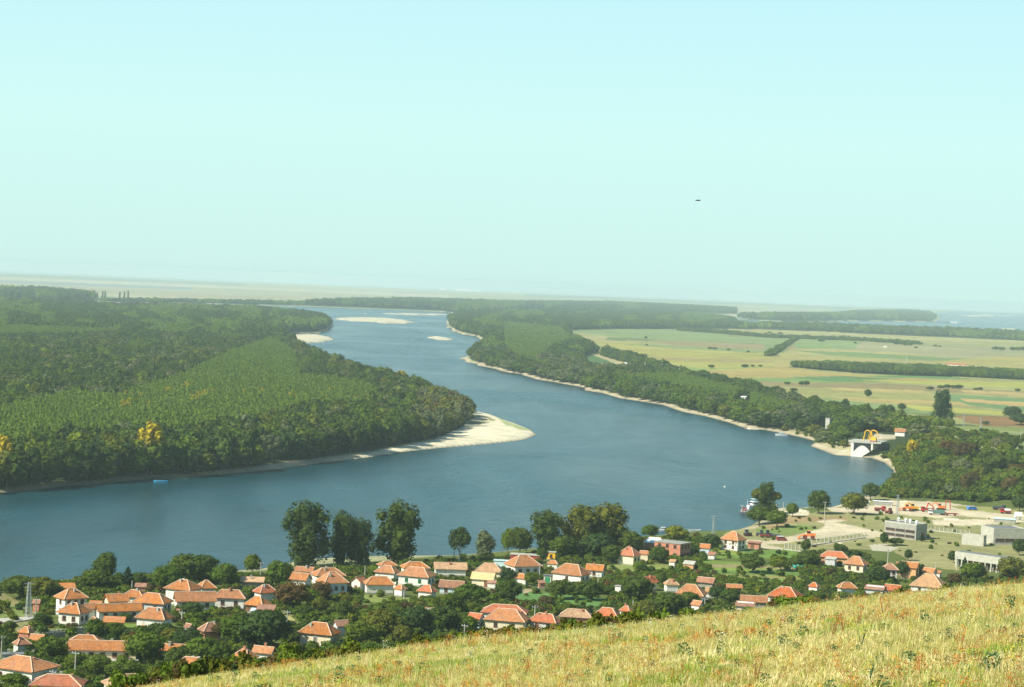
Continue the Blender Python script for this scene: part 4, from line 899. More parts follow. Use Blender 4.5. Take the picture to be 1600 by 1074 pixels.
def house(label, x0, x1, yt, ye, rk='hip', yaw=-25, asp=0.8, rm='roof_orange', wm='wall_white', hw=3.0, win=None, ch=1, cat='house', name=None, clear=1, door=None, short=None, group=None, wins=(1.1, 1.3), fm='frame_brown', back=0.0, maxrise=0.85):
    cx = (x0 + x1) / 2; s = 4.5
    for _ in range(3):
        p = at(cx, ye + hw * s); s = ppm(p)
    th = R(yaw); Wm = (x1 - x0) / s; oh = 0.55 if Wm > 6 else 0.3
    base = Wm - 2 * oh * (math.cos(th) + abs(math.sin(th))) * 0.9
    w = max(1.8, base / (math.cos(th) + asp * abs(math.sin(th)))); d = w * asp
    Dp = w * abs(math.sin(th)) + d * math.cos(th); dep = (CAM_Z - p.z - hw) / math.hypot(p.x, p.y)
    rise = (ye - yt) / s - (Dp / 2 + 2 * oh * 0.4) * dep
    half = min(w, d) / 2 + oh
    if rk == 'flat': rise = 0
    elif rk == 'shed': rise = max(0.3, min((ye - yt) / s - Dp * dep, d * 0.5))
    else: rise = max(half * 0.38, min(rise, half * maxrise))
    u = Vector((p.x, p.y, 0)).normalized(); c = p + u * (Dp / 2 * 0.85 + back)
    root = empty(name or ('house' if cat == 'house' else cat.replace(' ', '_')), (c.x, c.y, p.z), th - math.atan2(p.x, p.y), label, cat, group)
    wb = MB().box((0, 0, (hw - 1.2) / 2), (w, d, hw + 1.2))
    if rk == 'gable':
        if w >= d: wb.prism([(-d / 2, hw), (0, hw + rise * 0.86), (d / 2, hw)], -w / 2, w / 2, 'x')
        else: wb.prism([(-w / 2, hw), (0, hw + rise * 0.86), (w / 2, hw)], -d / 2, d / 2, 'y')
    if rk == 'shed': wb.add([(-w / 2, -d / 2, hw), (w / 2, -d / 2, hw), (w / 2, d / 2, hw), (-w / 2, d / 2, hw), (w / 2, d / 2, hw + rise * .85), (-w / 2, d / 2, hw + rise * .85)], [(3, 2, 4, 5), (0, 1, 4, 5), (1, 2, 4), (0, 5, 3)])
    wb.build('wall', M[wm], root)
    MB().box((0, 0, 0.05), (w + 0.12, d + 0.12, 0.7)).build('plinth', M['concrete'], root)
    rf, top = add_roof(root, w, d, hw, rise, rk, rm, oh)
    g = random.Random(x0 * 3.3 + ye)
    for i in range(ch):
        xx = g.uniform(-0.3, 0.3) * w; yy = g.uniform(-0.25, 0.25) * d
        fr = 1 - max(abs(xx) / (w / 2 + oh), abs(yy) / (d / 2 + oh)); zc = hw + rise * fr * 0.8
        mb = MB().box((xx, yy, zc + 0.3), (0.5, 0.5, 1.5)); mb.box((xx, yy, zc + 1.08), (0.66, 0.66, 0.12)); mb.build('chimney', M[g.choice(['wall_brick', 'concrete_pale', 'concrete_pale'])], rf if rf.name.startswith('roof') else root)
    if win:
        if hw > 4.3:
            windows(root, w, d, win, hw, 1.55, *wins, fm); windows(root, w, d, win, hw, hw - 1.15, *wins, fm)
        else: windows(root, w, d, win, hw, hw * 0.55, *wins, fm)
    if door:
        f, t, dm = door[:3]; dw, dh = door[3] if len(door) > 3 else (1.0, 2.1)
        loc, rz = {'f': ((t * w, -d / 2 - 0.03, dh / 2 + 0.05), 0), 'r': ((w / 2 + 0.03, t * d, dh / 2 + 0.05), math.pi / 2), 'l': ((-w / 2 - 0.03, t * d, dh / 2 + 0.05), -math.pi / 2)}[f]
        o = MB().box((0, 0, 0), (dw, 0.1, dh)).build('door', M[dm], root, loc=loc, rot=(0, 0, rz)); MB().box((dw * 0.35, -0.09, 0), (0.06, 0.06, 0.25)).build('handle', M['steel'], o)
    BOXES.append((x0 - 2, x1 + 2, yt - 1, ye + (hw * s * 0.55 if clear else 2)))
    FOOT.append((c.x, c.y, max(w, d) / 2 + 1.0)); HOUSES.append((cx, ye, short, x0, x1))
    root['w'] = w; root['d'] = d; root['hw'] = hw
    return root

H = house
# bottom left and left
H('two-storey white house with orange hipped roof at the left end, nearest the tree-lined shore', 84, 137, 919, 936, yaw=28, asp=.8, hw=5.2, win={'f': 3, 'l': 1}, short='the two-storey white house at the left')
H('white house with pale orange L-shaped roof in front of the two-storey white house', 88, 142, 941, 958.5, yaw=-30, asp=.85, rm='roof_orange', hw=3.6, win={'f': 2, 'r': 2}, short='the white L-roofed house')
H('short orange-roofed wing joined behind the white house with the L-shaped roof', 128, 155, 940, 952, rk='gable', yaw=20, asp=.7, hw=3.0, ch=0, short='the short wing')
H('small orange-roofed lean-to between the two-storey white house and the long outbuilding', 137, 160, 937, 946, rk='shed', yaw=-15, asp=.6, hw=2.4, ch=0, cat='shed', short='the small lean-to')
H('long low outbuilding with pale orange gabled roof and a white end wall', 148, 222, 939, 955, rk='gable', yaw=14, asp=.24, hw=2.9, ch=0, win={'f': 4}, fm='frame_brown', short='the long low outbuilding', maxrise=1.0)
H('orange-roofed house showing a pale gable triangle, behind the long low outbuilding', 160, 202, 927, 940, rk='gable', yaw=18, asp=.8, wm='wall_cream', hw=3, short='the house with the pale gable')
H('orange-roofed house tucked behind the pale-gabled house, conifer behind it', 188, 232, 921, 933, rk='hip', yaw=-20, asp=.7, hw=2.8, win=None, short='the house by the dark conifer')
H('wide pale orange hipped house left of the long twin-roofed house, porch windows at its right', 206, 270, 926, 943, yaw=-24, asp=.65, hw=3.2, win={'r': 2, 'f': 2}, wm='wall_grey', short='the wide hipped house')
H('white house with orange hipped roof standing alone on a green lawn, one small brown door', 210, 271, 948, 967, yaw=-26, asp=.62, hw=3.1, door=('f', -.25, 'wall_orange', (0.9, 1.1)), short='the white house on the lawn')
H('low brown-tiled garden shed behind the white house on the lawn, left of it', 160, 196, 963, 972, rk='shed', yaw=-8, asp=.5, hw=2.0, ch=0, cat='shed', rm='roof_orange', wm='wall_brick', short='the low tiled shed')
H('tiny orange pyramid-roofed shed in front of the L-roofed white house', 140, 153, 963, 970, rk='pyr', yaw=-20, asp=.9, hw=2.2, ch=0, cat='shed', short='the tiny shed')
H('small orange-roofed boat house at the water edge by the left trees', 92, 118, 911, 919, rk='shed', yaw=8, asp=.6, hw=2.4, ch=0, wm='timber_grey', cat='shed', short='the boat house')
H('small red-roofed hut by the shore just right of the dark conifer', 210, 229, 911, 917, rk='shed', yaw=-5, asp=.6, hw=2.4, ch=0, wm='wall_brick', rm='roof_brown', cat='hut', short='the shore hut')
H('narrow brick shed with red roof beside the lattice pylon at the left edge', 50, 64, 934, 943, rk='gable', yaw=-20, asp=.8, hw=3.0, ch=0, wm='wall_brick', rm='roof_brown', cat='shed', short='the narrow brick shed')
H('tumbledown orange roof with rubbly ridge, farther of the cluster left of the terrace house', 27, 53, 977, 989, rk='hip', yaw=-32, asp=.8, hw=2.6, ch=1, rm='roof_orange', wm='wall_brick', short='the tumbledown roofs')
H('orange gabled house, right one of the cluster below the concrete fence', 44, 72, 987, 1001, rk='gable', yaw=-22, asp=.75, hw=2.8, ch=0, rm='roof_orange', wm='wall_grey', short='the gabled house below the fence')
H('brownish hipped roof, left one of the cluster below the concrete fence', 19, 48, 991, 1008, rk='hip', yaw=25, asp=.8, hw=2.8, ch=1, rm='roof_brown', wm='wall_grey', short='the brownish roof below the fence')
H('bright orange hipped roof rising behind the long terrace-fronted house', 104, 162, 992, 1006, yaw=-8, asp=.6, hw=3.6, rm='roof_orange', ch=1, short='the hipped roof behind the terrace house')
tr = H('long cream house with bright orange gabled roof and concrete terrace at the bottom left', 107, 216, 1000, 1016, rk='gable', yaw=-4, asp=.33, hw=2.6, rm='roof_orange', wm='wall_cream', win={'f': 5}, wins=(1.2, 1.0), short='the long terrace house', maxrise=1.1)
MB().box((0, -tr['d'] / 2 - 1.3, 0.25), (tr['w'] + 1.5, 2.6, 0.35)).box((0, -tr['d'] / 2 - 2.4, -1.2), (tr['w'] + 1.0, 0.3, 2.8)).build('terrace', M['concrete_pale'], tr)
H('large house with broad orange hipped roof cut by the left frame edge, dark right wall', -22, 92, 1024, 1049, yaw=-38, asp=.75, hw=3.4, rm='roof_orange', win={'f': 2, 'r': 1}, ch=1, short='the large corner house')
H('grey flat-roofed annex behind the large corner house at the left edge', 3, 36, 1017, 1024, rk='flat', yaw=0, asp=.6, hw=3, rm='bitumen', wm='wall_grey', ch=1, cat='annex', short='the grey annex')
H('bright orange roof half sunk behind bushes at the bottom left edge of the hill', 46, 134, 1053, 1072, yaw=-10, asp=.6, hw=3.0, rm='roof_red', ch=2, clear=0, short='the half-hidden orange roof')
H('pale straw-coloured tiled roof peeping over the grass at the bottom, chimney on it', 158, 238, 1052, 1073, yaw=18, asp=.7, hw=3.0, rm='roof_pale', ch=2, clear=0, short='the straw-coloured roof')
# left centre
H('two-storey white house with orange hipped roof below the round dark shore tree', 255, 317, 905, 922, yaw=-32, asp=.8, hw=5.0, win={'r': 2, 'f': 1}, ch=2, short='the two-storey house with a shaded side')
H('narrow orange-roofed house behind the two-storey house with a shaded side', 305, 338, 901, 919, rk='hip', yaw=20, asp=1.0, hw=3.4, rm='roof_orange', ch=0, short='the narrow house')
H('left half of the long house, weathered orange roof over a green awning', 270, 338, 923, 939, rk='gable', yaw=8, asp=.36, hw=3.0, ch=1, win={'f': 3}, short='the long twin-roofed house', maxrise=1.0)
H('right half of the long house, brighter hipped roof above white walls', 332, 386, 918, 934, yaw=-8, asp=.45, hw=3.4, ch=1, win={'f': 2, 'r': 1}, rm='roof_orange', short='the right half of the long house')
H('low brick-red lean-to roof below the left half of the long house', 273, 288, 947, 956, rk='shed', yaw=-15, asp=.6, hw=1.9, ch=0, cat='shed', rm='roof_brown', short='the brick-red lean-to')
H('weathered pinkish shed roof on the shore left of the pole and small poplar', 375, 413, 901, 909, rk='shed', yaw=-4, asp=.5, hw=2.3, ch=1, cat='shed', rm='roof_pale', wm='timber_grey', short='the pinkish shore shed')
H('bright red hipped roof beside the brownish tree, left of it', 394, 434, 911, 926, yaw=30, asp=.75, hw=3.0, rm='roof_red', ch=1, short='the bright red hipped roof')
bn = H('worn orange barn roof below the bright red hipped roof', 380, 424, 927, 946, rk='hip', yaw=-30, asp=.8, hw=2.6, rm='roof_orange', wm='timber', ch=0, cat='barn', short='the worn barn')
H('open timber lean-to with small orange roof in front of the worn barn', 400, 431, 944, 953, rk='shed', yaw=-12, asp=.5, hw=2.2, rm='roof_brown', wm='timber_grey', ch=0, cat='lean-to', name='lean_to', short='the open lean-to')
H('pale blue sheet roof leaning against the worn barn', 390, 406, 948, 955, rk='shed', yaw=-18, asp=.6, hw=1.6, rm='sheet_blue', wm='wall_grey', ch=0, cat='shed', short='the pale blue sheet roof')
H('steep small red roof standing end-on beside the dark garden tree', 286, 303, 965, 981, rk='gable', yaw=-52, asp=.6, hw=2.4, rm='roof_brown', wm='wall_grey', ch=0, short='the steep small red roof', maxrise=1.1)
H('old brown-red mottled roof half behind an orange-brown shrub', 308, 348, 966, 986, rk='hip', yaw=22, asp=.8, hw=2.8, rm='roof_brown', wm='wall_brick', ch=1, short='the old mottled roof')
H('faded pink strip of roof above the big dark trees', 376, 397, 962, 968, rk='shed', yaw=0, asp=.6, hw=2.2, rm='roof_brown', ch=0, cat='shed', clear=0, short='the faded pink roof')
H('light orange roof with a thin pale chimney, between two garden tree clumps', 248, 293, 1005, 1016, rk='gable', yaw=-8, asp=.5, hw=2.6, rm='roof_orange', ch=1, clear=0, short='the light orange roof')
H('wide low orange-red roof with square chimney just above the grass, bottom left', 266, 331, 1024, 1046, rk='hip', yaw=-20, asp=.62, hw=2.6, rm='roof_orange', ch=2, clear=0, short='the wide low roof')
H('orange hipped roof with pale ridges, left of a pair by the grass', 360, 404, 1011, 1028, rk='hip', yaw=-38, asp=.85, hw=2.4, rm='roof_orange', ch=1, clear=0, short='the pale-ridged pair')
H('brighter orange roof, right of a pair by the grass under the big dark trees', 392, 432, 1007, 1020, rk='gable', yaw=-25, asp=.5, hw=2.4, rm='roof_orange', ch=1, clear=0, short='the brighter roof of the pair')
# centre left
H('brown-orange roof behind, farthest left below the three great poplars', 459, 493, 885, 893, rk='gable', yaw=-14, asp=.6, hw=2.8, rm='roof_orange', short='the far roof under the poplars')
H('orange roof with dark eaves gap, in front of the far roof under the poplars', 451, 488, 890, 906, rk='gable', yaw=-28, asp=.7, hw=2.8, rm='roof_orange', ch=0, short='the roof under the poplars')
H('smaller orange roof just behind the pale blue-grey house', 484, 540, 886, 900, rk='hip', yaw=20, asp=.6, hw=3.2, rm='roof_orange', ch=2, short='the roof behind the blue-grey house')
H('pale blue-grey house with orange hipped roof and a row of front windows', 492, 545, 892, 911, yaw=24, asp=.85, hw=4.0, wm='wall_blue', win={'l': 2, 'f': 3}, ch=1, rm='roof_orange', short='the blue-grey house')
H('cream gabled annex at the left of the white-walled long house', 547, 574, 899, 910, rk='gable', yaw=-30, asp=1.3, hw=3.2, wm='wall_white', ch=0, door=('f', 0, 'frame_brown'), short='the cream annex')
H('long orange roof beside a bright white windowless wall', 567, 617, 897, 913, rk='hip', yaw=8, asp=.5, hw=3.2, wm='wall_white', rm='roof_orange', ch=1, short='the long roof by the white wall')
H('upper of two stacked orange roofs below the tall yellow-flecked poplar', 588, 621, 876, 884, rk='hip', yaw=20, asp=.7, hw=2.8, rm='roof_orange', ch=0, short='the upper stacked roof')
H('lower of two stacked orange roofs below the tall yellow-flecked poplar', 583, 626, 883, 895, rk='hip', yaw=-22, asp=.7, hw=2.8, rm='roof_orange', ch=0, short='the lower stacked roof')
H('orange roof nearest the water, just right of the two stacked roofs', 624, 672, 877, 888, rk='hip', yaw=14, asp=.6, hw=3.0, rm='roof_orange', ch=1, short='the waterside orange roof')
H('white house with mottled orange hipped roof and green-shuttered front below the waterside roof', 619, 682, 885, 901, yaw=-22, asp=.6, hw=3.4, win={'f': 2, 'r': 2}, fm='door_green', ch=1, rm='roof_orange', short='the green-shuttered house')
H('small steep orange roof leaning beside the bright white wall', 614, 636, 906, 921, rk='hip', yaw=-40, asp=.7, hw=2.4, rm='roof_orange', ch=0, short='the small steep roof')
H('bright red small roof hidden in trees right of the brownish tree', 466, 486, 919, 926, rk='gable', yaw=0, asp=.6, hw=2.4, rm='roof_red', ch=0, clear=0, short='the small red roof in trees')
H('cream house with twin orange roofs, three chimneys and a porch, just above the grass', 464, 533, 971, 991, yaw=-24, asp=.62, hw=3.4, rm='roof_orange', wm='wall_cream', ch=3, win={'f': 1, 'r': 1}, fm='frame_white', short='the three-chimney house')
H('brown gabled roof behind the three-chimney house', 518, 547, 963, 979, rk='gable', yaw=25, asp=.8, hw=2.8, rm='roof_brown', wm='wall_grey', ch=0, short='the brown gable')
H('tiny red triangular roof alone among orchard trees', 585, 600, 953, 964, rk='pyr', yaw=-20, asp=.9, hw=2.2, rm='roof_red', ch=0, clear=0, short='the tiny triangular roof')
H('tan hipped roof with two pale chimneys amid dense trees, left of the red-roof group', 647, 697, 949, 965, rk='hip', yaw=20, asp=.7, hw=2.6, rm='roof_pale', ch=2, clear=0, short='the tan roof')
# centre
H('bright red roof right of the blue tarpaulin yard', 650, 684, 908, 924, rk='hip', yaw=-28, asp=.7, hw=2.8, rm='roof_red', ch=0, short='the bright red roof')
H('low brown-orange double roof right of the bright red roof', 684, 728, 906, 918, rk='gable', yaw=-12, asp=.5, hw=2.4, rm='roof_brown', wm='wall_blue', ch=0, win={'f': 2}, short='the low double roof')
H('long low pale orange roof under the lone loose-crowned shore tree', 676, 730, 878, 889, rk='gable', yaw=5, asp=.4, hw=2.6, rm='roof_pale', ch=1, short='the long pale roof', maxrise=1.0)
H('light tan hipped roof left of the white three-windowed house', 741, 788, 879, 893, yaw=-8, asp=.65, hw=2.8, rm='roof_pale', wm='wall_cream', ch=0, short='the light tan roof')
H('cream garage with pale yellow gabled roof and two brown doors', 734, 776, 892, 905, rk='gable', yaw=-14, asp=.55, hw=2.8, rm='roof_yellow', wm='wall_cream', ch=0, door=('f', .2, 'frame_brown', (1.4, 2.1)), cat='garage', short='the yellow-roofed garage')
H('tall white house with orange hipped roof and three shaded front windows near the water', 786, 847, 866, 885, yaw=26, asp=.8, hw=4.2, win={'f': 3, 'l': 1}, wins=(1.3, 1.7), fm='frame_brown', ch=0, rm='roof_orange', short='the white three-windowed house')
H('pale blue flat metal shed beside the water behind the tan roof', 769, 797, 872, 877, rk='flat', yaw=-6, asp=.5, hw=2.6, rm='sheet_blue', wm='sheet_blue', ch=0, cat='shed', short='the pale blue shed')
H('low white flat-roofed building with red wall on the shore behind the three-windowed house', 795, 850, 864, 868, rk='flat', yaw=-6, asp=.35, hw=2.8, rm='concrete_pale', wm='door_red', ch=0, cat='building', short='the flat red-walled building')
H('small orange roof in the yard in front of the white three-windowed house', 802, 827, 892, 904, rk='hip', yaw=-20, asp=.7, hw=2.2, rm='roof_orange', ch=0, cat='shed', short='the yard shed')
H('tiny orange lean-to left of the yard shed by a bare-stemmed tree', 760, 776, 905, 911, rk='shed', yaw=-10, asp=.5, hw=2.0, rm='roof_brown', ch=0, cat='shed', short='the tiny yard lean-to')
H('small orange tiled hut below a power pole in the dirt yard', 839, 853, 905, 911, rk='shed', yaw=15, asp=.7, hw=2.0, rm='roof_brown', wm='wall_brick', ch=0, cat='hut', short='the tiled hut')
H('yellow and red kiosk with white upper storey between the shore trees', 853, 870, 862, 863.5, rk='flat', yaw=-10, asp=.7, hw=3.0, rm='concrete_pale', wm='paint_yellow', ch=0, cat='kiosk', win={'f': 1}, short='the yellow kiosk')
H('small orange roof in front of the yellow kiosk', 854, 873, 873, 881, rk='hip', yaw=-10, asp=.6, hw=2.2, rm='roof_orange', ch=0, cat='shed', short='the roof by the kiosk')
H('white-walled house with pale orange hipped roof next to the green door annex', 860, 924, 880, 898, yaw=-28, asp=.6, hw=3.3, rm='roof_orange', win={'r': 2, 'f': 1}, ch=0, short='the house with the green-doored annex')
H('small grey flat annex with a bright green door', 848, 862, 899, 899.5, rk='flat', yaw=0, asp=.8, hw=2.6, rm='bitumen', wm='wall_white', ch=0, door=('f', 0, 'door_green', (1.7, 2.0)), cat='annex', short='the green-doored annex')
H('small orange gabled roof directly right of the green-door house', 913, 946, 881, 891, rk='gable', yaw=-14, asp=.6, hw=2.8, rm='roof_orange', ch=1, win={'f': 1}, short='the small gabled neighbour')
H('bright red-orange roof, upper rear one of the group above the grass centre', 750, 826, 944, 958, rk='hip', yaw=-6, asp=.5, hw=3.0, rm='roof_red', ch=0, short='the rear red roof')
H('cream house with large faded orange hipped roof, front of the group above the grass centre', 754, 828, 950, 970, yaw=-12, asp=.6, hw=3.2, rm='roof_orange', wm='wall_cream', ch=0, win={'f': 2}, short='the large faded-roof house')
H('small bright red hipped roof with white gable porch, left of the group above the grass', 728, 758, 955, 968, rk='gable', yaw=-30, asp=.8, hw=3.0, rm='roof_red', wm='wall_blue', ch=0, door=('r', 0, 'frame_brown'), short='the small bright red roof')
H('orange-red sloping roof with two chimneys, right of the group above the grass', 824, 878, 953, 972, rk='hip', yaw=-22, asp=.5, hw=2.8, rm='roof_red', wm='wall_grey', ch=2, win={'f': 2}, short='the two-chimney red roof')
H('tan orange roof between two small dark cypresses above the grass', 872, 928, 951, 964, rk='hip', yaw=-6, asp=.5, hw=2.8, rm='roof_pale', wm='wall_brick', ch=1, short='the tan roof between cypresses')
H('bright red roof with pale ridge, left of a joined pair above the grass', 926, 970, 947, 962, rk='hip', yaw=-14, asp=.6, hw=2.8, rm='roof_red', ch=1, win=None, short='the joined red pair')
H('smaller red roof, right of a joined pair above the grass', 966, 990, 943, 955, rk='hip', yaw=-26, asp=.8, hw=2.8, rm='roof_red', ch=1, short='the smaller red roof of the pair')
# right centre
H('bright orange hipped house with pale cream walls left of the unfinished brick building', 962, 1003, 852, 868, yaw=-30, asp=.8, hw=3.8, rm='roof_red', wm='wall_cream', ch=2, win={'r': 2}, short='the orange-roofed house by the brick building')
H('small orange extension behind the cream-walled house by the brick building', 998, 1015, 858, 866, rk='gable', yaw=-12, asp=.7, hw=3.0, rm='roof_orange', wm='wall_cream', ch=0, cat='extension', short='the orange extension')
H('pale blue hipped sheet-metal roof at the shore behind the unfinished brick building', 1004, 1041, 839, 848, rk='hip', yaw=-12, asp=.5, hw=3.2, rm='sheet_blue', wm='wall_brick', ch=0, cat='building', short='the pale blue roof')
ub = H('unfinished brick building with flat concrete slab roof and open window holes', 1019, 1081, 846, 850, rk='flat', yaw=-30, asp=.7, hw=6.0, rm='concrete', wm='wall_brick', ch=0, cat='building', win={'f': 3, 'r': 3}, wins=(1.4, 1.4), fm='frame_brown', short='the unfinished brick building')
H('small red gabled house with white end wall among dark garden trees', 999, 1029, 897, 910, rk='gable', yaw=-38, asp=1.1, hw=3.0, rm='roof_red', ch=1, win={'r': 1}, short='the small red gabled house')
H('pale tan roof right of the small red gabled house', 1036, 1061, 904, 914, rk='hip', yaw=15, asp=.8, hw=2.6, rm='roof_pale', ch=1, short='the small tan roof')
H('orange hipped house with pale ridge line near the hill brow, right of centre', 1052, 1105, 912, 930, yaw=-10, asp=.75, hw=3.0, rm='roof_orange', ch=0, win={'f': 2}, short='the pale-ridged house')
H('orange roof directly below the pale-ridged house near the brow', 1078, 1100, 931, 946, rk='gable', yaw=-30, asp=.8, hw=2.6, rm='roof_orange', ch=0, short='the roof below the pale-ridged house')
H('brown tiled barn with white ridge and dark gable end right of the garden plots', 1087, 1119, 899, 910, rk='gable', yaw=-18, asp=.5, hw=2.6, rm='roof_brown', wm='timber_grey', ch=0, cat='barn', short='the white-ridged barn')
H('small orange flat-pitched roof by the round green tree near the shore', 1092, 1111, 850, 857, rk='gable', yaw=-10, asp=.8, hw=2.6, rm='roof_orange', wm='wall_blue', ch=0, cat='shed', short='the small shore shed')
H('little brick-coloured roof below the two-storey grey-white house', 1105, 1119, 860, 867, rk='shed', yaw=-14, asp=.8, hw=2.0, rm='roof_brown', ch=0, cat='shed', short='the brick-coloured roof')
H('tall grey-white house with pale orange hipped roof by the pale track near the shore', 1124, 1167, 830, 844, yaw=-32, asp=.8, hw=4.6, rm='roof_orange', wm='wall_flaking', ch=0, win={'f': 2, 'r': 2}, short='the tall grey-white house')
H('low brick shed with dark door openings right of the tall grey-white house', 1166, 1191, 846, 849, rk='shed', yaw=-20, asp=.5, hw=2.6, rm='roof_brown', wm='wall_brick', ch=0, cat='shed', door=('f', -.1, 'timber', (1.5, 1.9)), short='the low brick shed')
H('pale grey-topped shed in the gardens right of the brick building', 1066, 1087, 876, 882, rk='shed', yaw=-14, asp=.7, hw=2.0, rm='concrete_pale', wm='wall_orange', ch=0, cat='shed', short='the pale-topped shed')
H('tiny pink-roofed shed at the foot of the unfinished brick building', 1044, 1057, 873, 878, rk='shed', yaw=-20, asp=.7, hw=2.0, rm='roof_pale', ch=0, cat='shed', short='the tiny pink shed')
H('small white cube shed with grey flat roof beside the big round dark tree', 959, 974, 914, 916.5, rk='flat', yaw=-24, asp=.8, hw=2.8, rm='concrete', wm='wall_white', ch=0, cat='shed', short='the white cube shed')
H('low brown roof joined to the right of the pale-ridged house', 1101, 1122, 917, 925, rk='gable', yaw=0, asp=.6, hw=2.2, rm='roof_pale', ch=0, cat='shed', short='the low brown roof')
H('orange low roof over dark openings, right of the pale-ridged house', 1133, 1160, 912, 918, rk='gable', yaw=8, asp=.4, hw=2.2, rm='roof_orange', wm='timber', ch=0, cat='shed', short='the low roof with dark openings')
H('white flaking-plaster house with bright orange hipped roof on the brow of the hill', 1197, 1255, 916, 933, yaw=-16, asp=.72, hw=3.4, rm='roof_red', wm='wall_flaking', ch=2, win={'f': 3}, short='the flaking white house', group=None)
H('long low orange-roofed outbuilding attached left of the flaking white house', 1155, 1199, 927, 940, rk='gable', yaw=4, asp=.4, hw=2.2, rm='roof_orange', wm='timber_grey', ch=0, cat='outbuilding', short='the outbuilding on the brow')
H('low brown lean-to with weathered tiles at the grass edge below the outbuilding', 1148, 1180, 939, 947, rk='shed', yaw=-6, asp=.5, hw=1.8, rm='roof_brown', ch=0, cat='shed', clear=0, short='the grass-edge lean-to')
H('bright red small pointed roof in the green gardens right of the flaking house', 1262, 1281, 906, 917, rk='hip', yaw=-20, asp=.8, hw=2.4, rm='roof_red', ch=0, clear=0, short='the small pointed red roof')
H('orange roof with notch, half sunk in bushes above the brow', 1306, 1339, 909, 919, rk='hip', yaw=20, asp=.6, hw=2.6, rm='roof_orange', ch=0, clear=0, short='the notched roof')
H('red-roofed house with white porch below the track', 1281, 1326, 861, 871, rk='hip', yaw=-4, asp=.5, hw=2.8, rm='roof_red', wm='wall_orange', ch=2, short='the porch house')
H('small white porch hut under the red-roofed porch house', 1288, 1308, 870, 874, rk='shed', yaw=-14, asp=.8, hw=3.0, rm='concrete_pale', wm='wall_grey', ch=0, cat='porch', name='porch_hut', short='the white porch')
H('white-and-orange house with orange hipped roof, left of the right-hand roof cluster', 1317, 1357, 867, 882, yaw=-18, asp=.75, hw=3.4, rm='roof_orange', wm='wall_cream', ch=0, win={'f': 2, 'r': 1}, short='the white-and-orange house')
H('pinkish hipped house with bright white walls, left of the right-hand cluster', 1376, 1403, 876, 890, yaw=12, asp=.8, hw=4.6, rm='roof_brown', wm='wall_white', ch=0, win={'f': 2}, short='the pinkish white-walled house')
H('orange gabled house with orange walls in the middle of the right-hand cluster', 1405, 1437, 874, 887, rk='gable', yaw=-18, asp=.6, hw=4.6, rm='roof_orange', wm='wall_orange', ch=0, win={'r': 1}, short='the orange-walled house')
H('small orange roof wing left of the orange-walled house', 1399, 1414, 877, 884, rk='gable', yaw=-4, asp=.7, hw=4.0, rm='roof_orange', wm='wall_orange', ch=0, cat='wing', short='the small orange wing')
H('orange sloping roof with pale ridge right of the orange-walled house', 1440, 1464, 883, 895, rk='gable', yaw=-25, asp=.7, hw=2.8, rm='roof_orange', ch=0, short='the sloping orange roof')
H('tiny orange roof tip right of the sloping orange roof', 1458, 1472, 890, 896, rk='shed', yaw=-25, asp=.7, hw=2.0, rm='roof_orange', ch=0, cat='shed', short='the tiny roof tip')
H('tan hipped house partly hidden by the grassy brow at the right', 1421, 1481, 896, 917, yaw=-12, asp=.8, hw=3.0, rm='roof_pale', ch=0, win={'l': 1, 'f': 2}, short='the tan house on the brow')
H('long brown-pink roof at the brow, left one of two low roofs', 1350, 1383, 910, 921, rk='shed', yaw=-12, asp=.4, hw=2.2, rm='roof_brown', wm='wall_grey', ch=0, cat='outbuilding', short='the two low roofs')
H('vivid orange low roof at the brow, right one of two low roofs', 1380, 1410, 910, 922, rk='gable', yaw=-16, asp=.6, hw=2.2, rm='roof_red', wm='wall_grey', ch=0, cat='outbuilding', short='the vivid orange roof')
H('low whitish hut roof sunk behind the brow bushes right of the joined red pair', 1052, 1068, 927, 931, rk='flat', yaw=0, asp=.5, hw=1.6, rm='roof_pale', ch=0, cat='hut', clear=0, short='the whitish hut')

